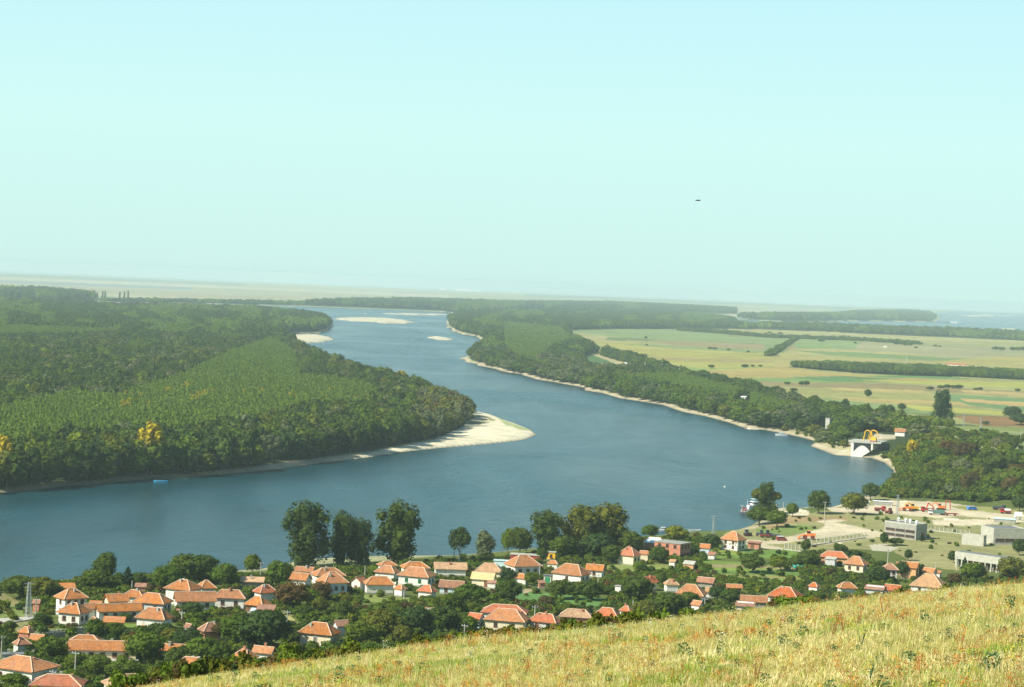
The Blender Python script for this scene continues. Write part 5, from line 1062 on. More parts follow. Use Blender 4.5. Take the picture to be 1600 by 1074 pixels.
# grey industrial blocks at the right
def block(label, x0, x1, yroof, hpx, yaw, asp, faces, bands, name='grey_building', wm='concrete', cat='building', short=None, roofm='bitumen'):
    "flat-roofed block: parapet, strip windows divided by piers"
    cx = (x0 + x1) / 2; p = at(cx, yroof + hpx); s = ppm(p); hw = hpx / s; th = R(yaw)
    w = (x1 - x0) / s / (math.cos(th) + asp * abs(math.sin(th))); d = w * asp; Dp = w * abs(math.sin(th)) + d * math.cos(th)
    c = p + Vector((p.x, p.y, 0)).normalized() * Dp / 2 * 0.8
    root = empty(name, (c.x, c.y, p.z), th - math.atan2(p.x, p.y), label, cat)
    MB().box((0, 0, (hw - 1.5) / 2), (w, d, hw + 1.5)).build('wall', M[wm], root)
    rf = MB().box((0, 0, hw + 0.08), (w - 0.8, d - 0.8, 0.2)).build('roof', M[roofm], root)
    pr = MB()
    for sx in (-1, 1): pr.box((sx * (w / 2 - 0.2), 0, hw + 0.25), (0.44, d + 0.06, 0.55))
    for sy in (-1, 1): pr.box((0, sy * (d / 2 - 0.2), hw + 0.25), (w - 0.9, 0.44, 0.55))
    pr.build('parapet', M['concrete_pale'], root)
    for f, zc, wh, n, t0, t1 in bands:
        L = (w if f == 'f' else d); ww = L * (t1 - t0) / n
        for i in range(n):
            t = (t0 + (t1 - t0) * (i + 0.5) / n - 0.5) * L
            loc, rz = ((t, -d / 2 - 0.02, zc * hw), 0) if f == 'f' else ((w / 2 + 0.02, t, zc * hw), math.pi / 2)
            me, pm = win_meshes(ww * 0.93, wh * hw, 'frame_brown')
            o = put('window', me, root, loc, (0, 0, rz)); put('pane', pm, o)
    BOXES.append((x0, x1, yroof - 4, yroof + hpx)); FOOT.append((c.x, c.y, max(w, d) / 2 + 2)); HOUSES.append((cx, yroof + hpx * .6, short, x0, x1))
    root['w'] = w; root['d'] = d; root['hw'] = hw
    return root
b1 = block('grey two-storey concrete block with white roof vents and a red side door', 1382, 1447, 820, 23, -32, .55, None, [('f', .56, .17, 3, .03, .97), ('f', .22, .17, 3, .03, .97)], short='the grey block with roof vents')
for i, (t, u_) in enumerate(((-.30, .2), (-.06, .15), (.10, .1), (.40, -.2))):
    v = MB().tube((t * b1['w'], u_ * b1['d'], b1['hw']), (t * b1['w'], u_ * b1['d'], b1['hw'] + 1.3), 0.45, n=8); v.tube((t * b1['w'], u_ * b1['d'], b1['hw'] + 1.3), (t * b1['w'], u_ * b1['d'], b1['hw'] + 2.0), 0.75, 0.35, n=8); v.build('roof_vent', M['paint_white'], b1)
_d = MB().box((0, 0, 1.4), (2.6, 0.12, 2.8)).build('door', M['door_red'], b1, loc=(b1['w'] / 2 + 0.04, b1['d'] * .12, 0), rot=(0, 0, math.pi / 2)); MB().box((1.0, -.1, 1.2), (.08, .08, .3)).build('handle', M['steel'], _d)
b2 = block('pale grey concrete hall with a strip window, at the right frame edge', 1533, 1600, 828, 24, 26, .85, None, [('f', .32, .20, 3, .05, .98)], wm='concrete_pale', short='the pale grey hall')
b3 = block('low pale wing running left from the grey concrete hall', 1503, 1540, 838, 15, -20, .35, None, [], wm='concrete_pale', name='low_wing', cat='wing', short='the low pale wing')
# canopy building: deep slab roof on piers
def canopy_building():
    p = at(1540, 893); s = ppm(p); th = R(-33); w = 92 / s / math.cos(th) * 0.90; d = w * .22; hw = 15 / s
    c = p + Vector((p.x, p.y, 0)).normalized() * d * .6
    root = empty('canopy_building', (c.x, c.y, p.z), th - math.atan2(p.x, p.y), 'long cream concrete building with deep flat slab roof on piers above dark openings', 'building')
    MB().box((0, 0, hw + .9), (w, d, 2.9)).build('fascia', M['concrete_pale'], root)
    MB().box((0, 0, hw + 2.4), (w - 1.2, d - 1.2, 0.1)).build('roof', M['bitumen'], root)
    MB().box((0, d * .1, hw / 2 - .8), (w * .97, d * .55, hw + 1.3)).build('wall', M['concrete'], root)
    n = 9
    for i in range(n + 1): MB().box(((i / n - .5) * w * .96, -d * .44, hw / 2 - .9), (0.55, 0.6, hw + 1.2)).build('pier', M['concrete_pale'], root)
    for i in range(n):
        me, pm = win_meshes(w / n * .7, hw * .62, 'frame_brown'); o = put('window', me, root, (((i + .5) / n - .5) * w * .96, d * .1 - d * .275 - .02, hw * .52)); put('pane', pm, o)
    for i in (2, 3, 4): MB().box((0, 0, 0), (1.4, .1, hw * .75)).build('door', M['door_red'], root, loc=(((i + .12) / n - .5) * w * .96, d * .1 - d * .275 - .09, hw * .4))
    MB().box((w * .5 - .8, 0, hw * .35), (1.2, d, .6)).build('balcony_slab', M['concrete_pale'], root)
    BOXES.append((1485, 1583, 852, 886)); FOOT.append((c.x, c.y, w / 2)); HOUSES.append((1535, 875, 'the canopy building', 1485, 1583))
canopy_building()

# walls, fences, slabs on the left
def wall_line(label, a, b, hpx, n, name='boundary_wall', wm='concrete', cat='wall', thick=0.3, post=None):
    A, B = at(*a), at(*b); s = ppm(A); hw = hpx / s; L = (B - A).length; ang = math.atan2(B.y - A.y, B.x - A.x)
    root = empty(name, A, ang, label, cat); dz = B.z - A.z
    for i in range(n):
        x = (i + .5) / n * L; MB().box((x, 0, hw / 2 - .2 + dz * x / L), (L / n * .96, thick, hw + .4)).build('panel', M[wm], root)
    for i in range(n + 1):
        x = i / n * L; MB().box((x, 0, hw / 2 - .1 + dz * x / L), (.28, thick + .14, hw + .5)).build('post', M[post or wm], root)
    return root
wall_line('pale concrete panel fence behind the tumbledown roofs at the left', (55, 999), (101, 996), 9, 8, 'panel_fence', 'concrete', 'fence', .15)
wall_line('low pale stone wall along the lane left of the L-roofed house', (68, 991), (103, 989), 5, 5, 'lane_wall', 'concrete_pale')
wall_line('white rendered garden wall below the L-roofed white house', (119, 993), (143, 992), 12, 3, 'garden_wall', 'concrete_pale')
wall_line('short white retaining wall beside the green-doored annex', (880, 909), (892, 912), 4, 2, 'retaining_wall', 'wall_white')
wall_line('bright white blank wall joining the long orange roof', (590, 917), (618, 921), 11, 2, 'blank_wall', 'wall_white')
def slab_lane():
    pts = [(-12, 977, 968), (8, 974.5, 968), (25, 973, 967), (40, 971, 966), (50, 969, 964.5), (56, 965, 963)]
    mb = MB(); vs = []; z = 0.35
    for x, yl, yu in pts:
        a, b = at(x, yl), at(x, yu); vs += [(a.x, a.y, a.z + z), (b.x, b.y, b.z + z)]
    vs2 = vs + [(x, y, q - 1.2) for x, y, q in vs]; n = len(vs); fs = []
    for i in range(len(pts) - 1): fs += [(2 * i, 2 * i + 2, 2 * i + 3, 2 * i + 1), (2 * i, n + 2 * i, n + 2 * i + 2, 2 * i + 2)]
    fs += [(n - 2, 2 * n - 2, 2 * n - 1, n - 1)]
    tag(mb.add(vs2, fs).build('concrete_lane', M['concrete_pale']), kind='structure')
slab_lane()
def post_fence(label, a, b, n, hpx, tilt=0.0):
    A, B = at(*a), at(*b); s = ppm(A); hw = hpx / s; L = (B - A).length; dz = B.z - A.z
    root = empty('post_fence', A, math.atan2(B.y - A.y, B.x - A.x), label, 'fence')
    me = MB().box((0, 0, hw / 2 - .1), (.32, .32, hw + .2)).mesh('post', M['concrete_pale'])
    for i in range(n): put('post', me, root, (i / (n - 1) * L, 0, dz * i / (n - 1)), (random.Random(i).uniform(-.05, .05), 0, 0))
    w = MB()
    for k in (.25, .55, .85): w.tube((0, 0, hw * k), (L, 0, hw * k + dz), .03, n=3)
    w.build('wire', M['steel'], root)
    MB().box((L / 2, 0, dz / 2 + .1), (L, .25, .55)).build('kerb', M['concrete_pale'], root)
post_fence('pale concrete post fence left of the small tree below the yard track', (1226, 859), (1255, 863), 6, 10)
post_fence('long pale concrete post fence running right from the small tree', (1262, 854), (1352, 841), 15, 10)
post_fence('pale concrete post fence between the grey block and the low wing', (1448, 829), (1515, 836), 11, 7)

# far small buildings
H('small white tower house on the road through the riverside wood', 924.5, 929.5, 541, 543, rk='flat', yaw=-12, asp=.8, hw=7, rm='concrete_pale', wm='paint_white', ch=0, name='white_tower', cat='tower', win={'f': 1}, short=None)
H('low white sheds beside the small white tower house', 929.5, 936, 545, 546, rk='flat', yaw=-5, asp=.5, hw=3, rm='concrete_pale', wm='wall_white', ch=0, cat='shed', name='white_shed', short=None)
H('long white broken roof among trees above the river bank', 915, 934, 566, 568, rk='gable', yaw=-6, asp=.35, hw=3.5, rm='concrete_pale', wm='wall_white', ch=0, cat='barn', short=None)
H('second white roof stretch to the right among trees above the river bank', 938, 953, 568, 569.5, rk='gable', yaw=-6, asp=.4, hw=3, rm='concrete_pale', wm='wall_white', ch=0, cat='barn', short=None)
H('small white roadside shed at the foot of the tree row in the clearing', 975, 980, 565, 566.5, rk='flat', yaw=-14, asp=.7, hw=3, rm='paint_white', wm='paint_white', ch=0, cat='shed', short=None)
H('white hut standing in the plantation above the right bank', 1156, 1167, 619, 621, rk='shed', yaw=-18, asp=.7, hw=3.2, rm='paint_white', wm='paint_white', ch=0, cat='hut', win={'f': 1}, short=None)
H('red and white farm building at the edge of the long orchard block', 1478, 1510, 568, 570, rk='gable', yaw=-5, asp=.3, hw=3.5, rm='roof_red', wm='wall_cream', ch=0, cat='farm building', short=None)
H('tiny white hut in the fields beyond the orchard block', 1380, 1386, 540, 541, rk='flat', yaw=0, asp=.6, hw=3, rm='paint_white', wm='paint_white', ch=0, cat='hut', short=None)
H('white building just visible on the far shore of the right channel', 1131, 1137, 494, 495.5, rk='gable', yaw=0, asp=.5, hw=6, rm='paint_white', wm='paint_white', ch=0, cat='building', short=None)
H('weathered concrete water tower block in the trees above the bay', 1288, 1300, 653, 654, rk='flat', yaw=-30, asp=.8, hw=9, rm='concrete', wm='concrete_pale', ch=0, cat='tower', name='concrete_tower', short='the concrete block tower')
H('white house with small orange roof behind the yellow gantry platform', 1397, 1416, 669, 675, rk='gable', yaw=-12, asp=.6, hw=3.4, rm='roof_orange', wm='wall_white', ch=0, short='the white bay house')
H('pale shed half hidden right of the white house by the platform', 1420, 1436, 669, 672, rk='flat', yaw=-20, asp=.6, hw=4, rm='sheet_blue', wm='wall_white', ch=0, cat='shed', short='the pale bay shed')
H('ruined pale stone building on the bay shore above the moored white boat', 1240, 1272, 664, 667, rk='flat', yaw=-6, asp=.5, hw=3.0, rm='rubble', wm='rubble', ch=0, cat='ruin', name='ruined_building', short='the ruin')
for i, (x, w_) in enumerate(((687, 8), (712, 14), (727, 10), (742, 9))):
    H('pale far building, %s of the white farm row on the hazy plain' % ('leftmost', 'second from the left', 'third from the left', 'rightmost')[i], x, x + w_, yh(x) + 12.5, yh(x) + 13.2, rk='gable', yaw=0, asp=.3, hw=14, rm='paint_white', wm='paint_white', ch=0, cat='building', name='farm_building', group='white farm buildings on the hazy plain', short=None)

# ------------------------------------------------------------------ bay platform with the yellow gantry
def platform():
    p = at(1329, 714); s = ppm(p); top = 25 / s; u = Vector((p.x, p.y, 0)).normalized(); ang = -math.atan2(p.x, p.y) - R(14)
    root = empty('loading_platform', (p.x, p.y, p.z - 1), ang, 'white concrete loading platform with a dark arched recess on the bay shore', 'platform')
    L = 34 / s; D = 20
    prof = [(0, -2), (0, top), (L, top), (L, top * .62), (L * .55, top * .18), (L * .4, -2)]
    MB().add([(x, 0, z) for x, z in prof] + [(x, D, z) for x, z in prof], [(5, 4, 3, 2, 1, 0)[::-1], (6, 7, 8, 9, 10, 11)[::-1]] + [(i, (i + 1) % 6, 6 + (i + 1) % 6, 6 + i) for i in range(6)]).build('wall', M['wall_white'], root)
    MB().box((L * .62, D / 2, top + .55), (L * 1.5, D + 0.7, 1.1)).build('deck', M['concrete_pale'], root)
    a = MB(); n = 8; pts = [(L * .12 + L * .8 * i / n, top * .55 + top * .30 * math.sin(math.pi * i / n)) for i in range(n + 1)]
    vs = [(x, -.06, z) for x, z in pts] + [(L * .12, -.06, top * .90), (L * .92, -.06, top * .90)]
    a.add([(L * .12 + L * .8 * i / n, -.1, top * .97) for i in range(n + 1)] + [(x, -.1, top * .42 + top * .42 * math.sin(math.pi * i / n)) for i, (x, z) in enumerate(pts)], [(i, n + 1 + i, n + 2 + i, i + 1) for i in range(n)])
    a.build('recess_shade', M['rubber'], root)  # flat near-black sheet before the wall paints the shade of a hollow
    rail = MB()
    for i in range(12): rail.box((L * (-.1 + i * .12), -.2, top + 1.6), (.12, .12, 1.0))
    rail.box((L * .56, -.2, top + 2.1), (L * 1.35, .1, .1)); rail.build('railing', M['steel'], root)
    g = empty('gantry_crane', root.matrix_basis @ Vector((L * .50, 3, top + 1.1)), ang, 'yellow arched gantry crane with a box cab on the white loading platform', 'crane')
    wv = 17 / s; hg = 17 / s
    for k, (xo, yo) in enumerate(((0, 0), (6.5 / s, 5))):
        f = MB(); pr = [(xo, yo, 0), (xo + wv * .10, yo, hg * .5), (xo + wv * .16, yo, hg * .88), (xo + wv * .32, yo, hg), (xo + wv * .6, yo, hg * .93), (xo + wv * .74, yo, hg * .8), (xo + wv * .84, yo, hg * .35)]
        for a_, b_ in zip(pr, pr[1:]): f.tube(a_, b_, .36, n=6)
        f.build('arch', M['paint_yellow'], g)
    MB().box((wv * .95, 1, hg * .22), (3.6, 3.4, hg * .38)).build('cab', M['paint_yellow'], g)
    MB().box((wv * .95, 1, .3), (4.2, 4.0, .9)).build('base', M['paint_darkred'], g)
    MB().tube((wv * .5, 2, hg * .9), (wv * .34, 2, .4), .25, n=5).build('strut', M['paint_yellow'], g)
    BOXES.append((1325, 1375, 660, 716)); FOOT.append((p.x + 20, p.y + 10, 24)); HOUSES.append((1345, 700, 'the white loading platform', 1325, 1370))
platform()

# ------------------------------------------------------------------ poles, pylons
POLE_MES = {}
def pole(px, py, hpx, label, r=0.16, arm=True, mt='concrete_pale', cat='pole', name='power_pole'):
    p = at(px, py); s = ppm(p); h = hpx / s; g = random.Random(px)
    root = empty(name, p, g.uniform(-.6, .6), label, cat)
    MB().tube((0, 0, -.5), (0, 0, h), r * 1.25, r * .8, 8).build('shaft', M[mt], root)
    if arm:
        MB().box((0, 0, h - .5), (1.9, .12, .12)).build('crossarm', M['steel'], root)
        for x in (-.8, 0, .8): MB().tube((x, 0, h - .45), (x, 0, h - .15), .07, .05, 6).build('insulator', M['paint_white'], root)
    return root
def pylon(px, py, hpx, label, wb=1.3):
    p = at(px, py); s = ppm(p); h = hpx / s; root = empty('lattice_pylon', p, .5, label, 'pylon')
    for sx, sy in ((-1, -1), (1, -1), (1, 1), (-1, 1)): MB().tube((sx * wb / 2, sy * wb / 2, -.4), (sx * .3, sy * .3, h), .09, .06, 4).build('leg', M['steel'], root)
    n = 9; b = MB()
    for i in range(n):
        z0, z1 = h * i / n, h * (i + 1) / n; w0, w1 = [wb / 2 * (1 - t) + .3 * t for t in (i / n, (i + 1) / n)]
        for (ax, ay), (bx, by) in (((-1, -1), (1, -1)), ((1, -1), (1, 1)), ((1, 1), (-1, 1)), ((-1, 1), (-1, -1))): b.tube((ax * w0, ay * w0, z0), (bx * w1, by * w1, z1), .05, n=3); b.tube((ax * w1, ay * w1, z1), (bx * w1, by * w1, z1), .05, n=3)
    b.build('bracing', M['steel'], root)
    for k in (.86, .97): MB().box((0, 0, h * k), (3.0, .14, .14)).build('crossarm', M['steel'], root)
pylon(44, 966, 55, 'tall grey lattice pylon at the left edge beside the pale lane', 1.5)
pylon(1115, 834, 28, 'slim lattice pylon on the shore behind the tall grey-white house', 1.2)
pylon(1402, 806, 32, 'lattice pylon in the pale machinery yard above the grey block', 1.3)
pylon(1505.5, 667, 21, 'left lattice mast at the field edge right of the big lone tree', 1.6)
pylon(1532, 672, 19, 'right lattice mast at the field edge, nearer the ploughed field', 1.5)
for x, y, h_, l in ((56, 966, 32, 'thin pale pole beside the narrow brick shed'), (2, 1028, 34, 'pale pole at the very left edge above the corner house'), (106, 975, 26, 'thin pole in front of the white L-roofed house'),
    (117, 1058, 40, 'concrete pole in front of the long terrace house'), (82, 1072, 25, 'short pole at the bottom edge by the half-hidden orange roof'), (135, 1030, 26, 'thin pole at the middle of the long terrace house'),
    (206, 924, 16, 'thin pole above the roof by the dark conifer'), (231, 908, 12, 'white pole on the water edge near the shore hut'), (284, 975, 20, 'slim grey pole left of the steep small red roof'),
    (407, 904, 26, 'pole behind the pinkish shore shed'), (448, 988, 34, 'pale concrete pole standing in the yellow garden plot'), (461, 1030, 18, 'short pole at the grass edge left of the three-chimney house'),
    (498, 895, 12, 'short pole over the far roof under the poplars'), (570, 901, 16, 'pole between the blue-grey house and the stacked roofs'), (631, 937, 16, 'pole in the gardens under the white blank wall'),
    (709, 879, 30, 'tall pale pole left of the loose-crowned shore tree'), (843, 905, 24, 'pole in the yard in front of the white three-windowed house'), (851, 863, 20, 'pole against the dark shore trees behind the kiosk'),
    (835, 978, 32, 'bright pale pole beside the two-chimney red roof'), (725, 1003, 28, 'grey pole standing in front of the bushes at the grass edge'), (929, 850, 28, 'pole in front of the broad olive shore tree'),
    (958, 856, 12, 'short pole behind the orange-roofed house by the brick building'), (934, 921, 24, 'pole in the garden right of the green-doored annex'), (989, 951, 14, 'short pale pole at the joined red pair'),
    (1050, 845, 12, 'pole behind the unfinished brick building'), (1101, 952, 18, 'short pale pole at the brow below the pale-ridged house'), (1116, 932, 16, 'slim pole right of the pale-ridged house'),
    (1159, 807, 18, 'thin mast on the landing pontoon shore'), (1224, 797, 12, 'thin dark pole by the pale sand heap'), (1288, 817, 33, 'tall concrete pole beside the fork of the pale track'),
    (1387, 880, 22, 'pole above the pinkish white-walled house'), (1494.5, 893, 24, 'pole between the tan house and the canopy building'), (1462, 888, 9, 'short pole by the sloping orange roof'), (1508, 903, 12, 'leaning low post right of the tan house'),
    (1594.5, 692, 20, 'pale pole at the right edge above the scrub'), (1342, 659, 10, 'short pole in the wood above the platform'), (1405.5, 668, 14, 'pole rising behind the white bay house'), (1453, 660, 9, 'short pole below the big lone tree'), (1330, 664, 12, 'slim pole left of the gantry in the wood')):
    pole(x, y, h_, l, arm=h_ > 17)
for x, y, h_, l in ((983.5, 563.5, 5, 'farthest pale pole in the clearing row'), (1007.5, 577, 11, 'second pale pole in the clearing row'), (1034, 580, 12, 'third pale pole in the clearing row'), (1061.5, 586, 11, 'fourth pale pole in the clearing row'), (1091.5, 587, 7, 'fifth pale pole in the clearing row'), (1123.5, 592, 8, 'nearest pale pole of the clearing row'), (1416.5, 567, 9, 'lone thin pole in the fields behind the orchard block')):
    pole(x, y, h_, l, r=.5, arm=False)

# ------------------------------------------------------------------ boats and vehicles
def hull(L, Wd, Hh, name, m, parent, deck=None):
    st = [(-.5, .75, 1.0), (-.3, 1.0, .92), (0, 1.0, .9), (.25, .8, .98), (.42, .4, 1.1), (.5, .04, 1.22)]; vs = []; fs = []
    for x, w, z in st: vs += [(x * L, -w * Wd / 2, z * Hh), (x * L, -w * Wd * .32, -.12), (x * L, w * Wd * .32, -.12), (x * L, w * Wd / 2, z * Hh)]
    for i in range(len(st) - 1):
        for j in range(3): a = i * 4 + j; fs.append((a, a + 1, a + 5, a + 4))
    fs += [(0, 1, 2, 3), tuple(20 + i for i in (3, 2, 1, 0))]
    MB().add(vs, fs).build(name, m, parent)
    dk = [(x * L * .96, s_ * w * Wd / 2 * .93, (z * .8) * Hh) for s_ in (-1, 1) for x, w, z in st]; n = len(st)
    MB().add(dk, [(i, i + 1, n + i + 1, n + i) for i in range(n - 1)]).build('deck', deck or M['timber_grey'], parent)
def boat(px, py, L, ang, m, label, cabin=None, name='boat', top=None, deck=None, motor=False):
    x, y = flat(px, py); root = empty(name, (x, y, 0.02), ang, label, 'boat'); hull(L, L * .30, L * .11 + .25, 'hull', M[m], root, M[deck] if deck else None)
    if cabin: MB().box((-L * .05, 0, L * .11 + .7), (L * .42, L * .22, 1.1), taper=.85).build('cabin', M[cabin], root); MB().box((-L * .05, 0, L * .11 + .85), (L * .425, L * .225, .4), taper=.97).build('window', M['pane'], root)
    else:
        for k in (-.22, .05, .25): MB().box((k * L, 0, L * .11 + .12), (.3, L * .25, .07)).build('thwart', M['timber'], root)
    if motor: MB().box((-L * .53, 0, L * .1), (.35, .3, .9)).build('outboard_motor', M['steel_dark'], root)
    return root
boat(251, 754, 7.2, .05, 'paint_sky', 'bright blue rowing boat moored at the island bank', name='rowing_boat')
boat(1221, 681, 9.5, -.15, 'paint_white', 'white and pale blue motorboat moored under the ruin in the bay', cabin='sheet_blue', name='motorboat', motor=True)
boat(1037, 830.5, 5.5, .1, 'paint_white', 'small white boat by the shore behind the pale blue roof', cabin='paint_white', name='small_boat')
boat(1085, 831, 6, .2, 'paint_white', 'low white skiff drawn up left of the shore pylon', name='skiff')
def buoy(px, py):
    x, y = flat(px, py); root = empty('mooring_buoy', (x, y, 0), 0, 'tiny white buoy floating in the open river left of the pontoon', 'buoy')
    MB().tube((0, 0, -.3), (0, 0, .6), .55, .5, 10).build('float', M['paint_white'], root); MB().tube((0, 0, .6), (0, 0, 1.3), .06, n=5).build('stem', M['steel'], root)
buoy(1132.5, 761.5)
def pontoon():
    x, y = flat(1177, 803); root = empty('landing_pontoon', (x, y, 0), -.12, 'grey landing pontoon with white mast, railings and a raised ramp', 'pontoon')
    MB().box((0, 0, .2), (13, 5, 1.6)).build('float', M['steel_dark'], root); MB().box((0, 0, 1.1), (12.8, 4.8, .2)).build('deck', M['steel'], root)
    MB().tube((-3, 0, 1), (-3, 0, 6.8), .16, .1, 6).build('mast', M['paint_white'], root)
    MB().box((-4.5, 0, 1.9), (2.2, 2.4, 1.6)).build('winch_house', M['paint_darkred'], root)
    MB().box((3.2, 0, 2.0), (5, 2.6, 1.7)).build('cabin', M['sheet_blue'], root)
    r_ = MB()
    for i in range(9): r_.box((-6 + i * 1.5, -2.3, 1.7), (.08, .08, 1.1))
    r_.box((0, -2.3, 2.2), (12.4, .07, .07)); r_.build('railing', M['paint_white'], root)
    x, y = flat(1192, 795); r2 = empty('passenger_boat', (x, y, 0), .35, 'white two-deck passenger boat half hidden behind the yellow-topped shore tree', 'boat')
    hull(17, 4.6, 1.7, 'hull', M['paint_white'], r2); MB().box((-1, 0, 2.8), (11, 3.8, 1.9)).build('lower_deck', M['paint_white'], r2); MB().box((-1, 0, 3.0), (11.06, 3.86, .7)).build('window', M['pane'], r2)
    MB().box((-2, 0, 4.9), (8.5, 3.4, .2)).build('upper_deck', M['sheet_blue'], r2); MB().box((-1, 0, 5.6), (3, 2.6, 1.3)).build('wheelhouse', M['paint_white'], r2)
    x, y = flat(1474, 504.5); r3 = empty('barge', (x, y, 0), .05, 'tiny dark barge train on the far right channel', 'barge')
    MB().box((-30, 0, 2), (130, 14, 4)).build('hold', M['steel_dark'], r3); MB().box((52, 0, 4), (32, 12, 8)).build('pusher', M['paint_white'], r3)
pontoon()

_wh = {}
def wheel(parent, loc, r, wd=.35):
    k = (round(r, 2), wd)
    if k not in _wh: _wh[k] = (MB().tube((0, -wd / 2, 0), (0, wd / 2, 0), r, n=14).mesh('tyre', M['rubber']), MB().tube((0, -wd / 2 - .02, 0), (0, wd / 2 + .02, 0), r * .55, n=10).mesh('rim', M['paint_darkred']))
    w = put('wheel', _wh[k][0], parent, loc); put('rim', _wh[k][1], w)
def truck(px, py, ang, label, cab, bed, Lb=4.5, load=None, name='truck', boom=None, cat='truck', z=0):
    p = at(px, py); root = empty(name, p, ang, label, cat); L = 1.9 + Lb
    MB().box((0, 0, .85), (L + .3, 1.0, .3)).build('chassis', M['steel_dark'], root)
    cb = MB().box((L / 2 - .9, 0, 1.75), (1.8, 2.25, 1.7), taper=.93).build('cab', M[cab], root); MB().box((L / 2 - .82, 0, 2.1), (1.75, 2.28, .6), taper=.96).build('windscreen', M['pane'], cb)
    MB().box((-1.0, 0, 1.35), (Lb, 2.3, .8)).build('bed', M[bed], root)
    if load: MB().box((-1.0, 0, 2.1), (Lb * .9, 2.1, 1.0), taper=.85).build('load', M[load], root)
    for sx in (L / 2 - 1.0, -L / 2 + .7, -L / 2 + 1.9):
        for sy in (-1, 1): wheel(root, (sx, sy * 1.0, .5), .5)
    if boom:
        b = MB(); b.tube((.6, 0, 1.8), (-.2, 0, 4.6), .32, n=5); b.tube((-.2, 0, 4.6), (-3.6, 0, 2.2), .26, .2, 5); b.build('boom', M[boom], root)
    return root
def tractor(px, py, ang, label, m, big=True, glass='pane', name='tractor'):
    p = at(px, py); root = empty(name, p, ang, label, 'tractor')
    MB().box((.9, 0, 1.15), (2.0, .8, .85)).build('bonnet', M[m], root); cb = MB().box((-.55, 0, 1.5), (1.4, 1.5, 1.1)).build('body', M[m], root)
    MB().box((-.55, 0, 2.4), (1.25, 1.35, .8), taper=.9).build('cab_glass', M[glass], root); MB().box((-.55, 0, 2.86), (1.5, 1.55, .12)).build('roof', M[m], root)
    for sy in (-1, 1): wheel(root, (-.7, sy * 1.0, .85), .85, .45); wheel(root, (1.4, sy * .8, .5), .5, .3)
    MB().tube((1.2, .3, 1.5), (1.2, .3, 2.5), .06, n=5).build('exhaust', M['steel_dark'], root); return root
tractor(1168, 838, .3, 'grey-blue tractor farthest left, just behind the tall grey-white house', 'steel_dark')
tractor(1188, 838.5, 2.9, 'dark tractor, left of the pair beside the reddish trailer', 'paint_dark')
tractor(1201, 839, .2, 'dark blue-grey tractor, right of the pair beside the reddish trailer', 'paint_dark')
def trailer(px, py, ang, label, m, L=4, name='trailer'):
    p = at(px, py); root = empty(name, p, ang, label, 'trailer'); MB().box((0, 0, 1.1), (L, 2.0, .5)).build('bed', M[m], root); MB().box((L / 2 + .7, 0, .8), (1.4, .12, .12)).build('drawbar', M['steel_dark'], root)
    for sx in (-L * .3, L * .3):
        for sy in (-1, 1): wheel(root, (sx, sy * .9, .42), .42)
    return root
trailer(1195, 840.5, .1, 'low reddish trailer between the two dark tractors', 'paint_darkred', 4.5)
trailer(1212, 839.5, .05, 'flat dark trailer right of the dark blue-grey tractor', 'steel_dark', 4)
def van(px, py, ang, label, m, roof=None, name='van', cat='van', L=4.4):
    p = at(px, py); root = empty(name, p, ang, label, cat)
    prof = [(-L / 2, .35), (-L / 2, 1.7), (-L / 2 + .15, 1.85), (L * .22, 1.85), (L * .36, 1.15), (L / 2, 1.0), (L / 2, .35)]
    MB().add([(x, -.9, z) for x, z in prof] + [(x, .9, z) for x, z in prof], [(0, 1, 2, 3, 4, 5, 6)[::-1], (7, 8, 9, 10, 11, 12, 13)] + [(i, (i + 1) % 7, 7 + (i + 1) % 7, 7 + i) for i in range(7)]).build('body', M[m], root)
    MB().box((-.25, 0, 1.5), (L * .66, 1.84, .42)).build('window', M['pane'], root)
    if roof: MB().box((-.5, 0, 1.92), (L * .66, 1.7, .1)).build('roof', M[roof], root)
    for sx in (-L * .32, L * .32):
        for sy in (-1, 1): wheel(root, (sx, sy * .82, .36), .36, .24)
    for sy in (-.6, .6): MB().box((L / 2 + .01, sy, .8), (.06, .3, .18)).build('headlight', M['paint_white'], root)
    return root
van(1221, 845, .15, 'small red and white van at the bend of the pale track', 'paint_darkred', 'paint_white')
def excavator(px, py, ang, label, m, k=1.0, tracked=True, name='excavator'):
    p = at(px, py); root = empty(name, p, ang, label, 'excavator'); root.scale = (k, k, k)
    if tracked:
        for sy in (-1, 1): MB().prism([(-1.9, .3), (-1.6, .75), (1.6, .75), (1.9, .3), (1.6, 0), (-1.6, 0)], 0, .5, 'y').build('track', M['rubber'], root, loc=(0, 0, 0)).location = (0, sy * .9 - .25, 0)
    else:
        for sx in (-1.3, 1.3):
            for sy in (-1, 1): wheel(root, (sx, sy * .95, .55), .55)
    MB().box((-.4, 0, 1.35), (3.0, 2.2, .9)).build('body', M[m], root); cb = MB().box((.5, -.5, 2.3), (1.2, 1.1, 1.3)).build('cab', M[m], root); MB().box((.55, -.5, 2.4), (1.22, 1.12, .8)).build('window', M['pane'], cb)
    MB().tube((.9, .3, 1.6), (2.6, .3, 3.6), .24, n=5).tube((2.6, .3, 3.6), (4.2, .3, 2.6), .2, n=5).build('boom', M[m], root); MB().tube((4.2, .3, 2.6), (3.9, .3, .9), .17, n=5).build('dipper_arm', M[m], root)
    MB().prism([(3.6, .3), (3.5, .95), (4.1, 1.0), (4.4, .5)], -.1, .7, 'y').build('bucket', M['steel_dark'], root, loc=(0, 0, 0))
    return root
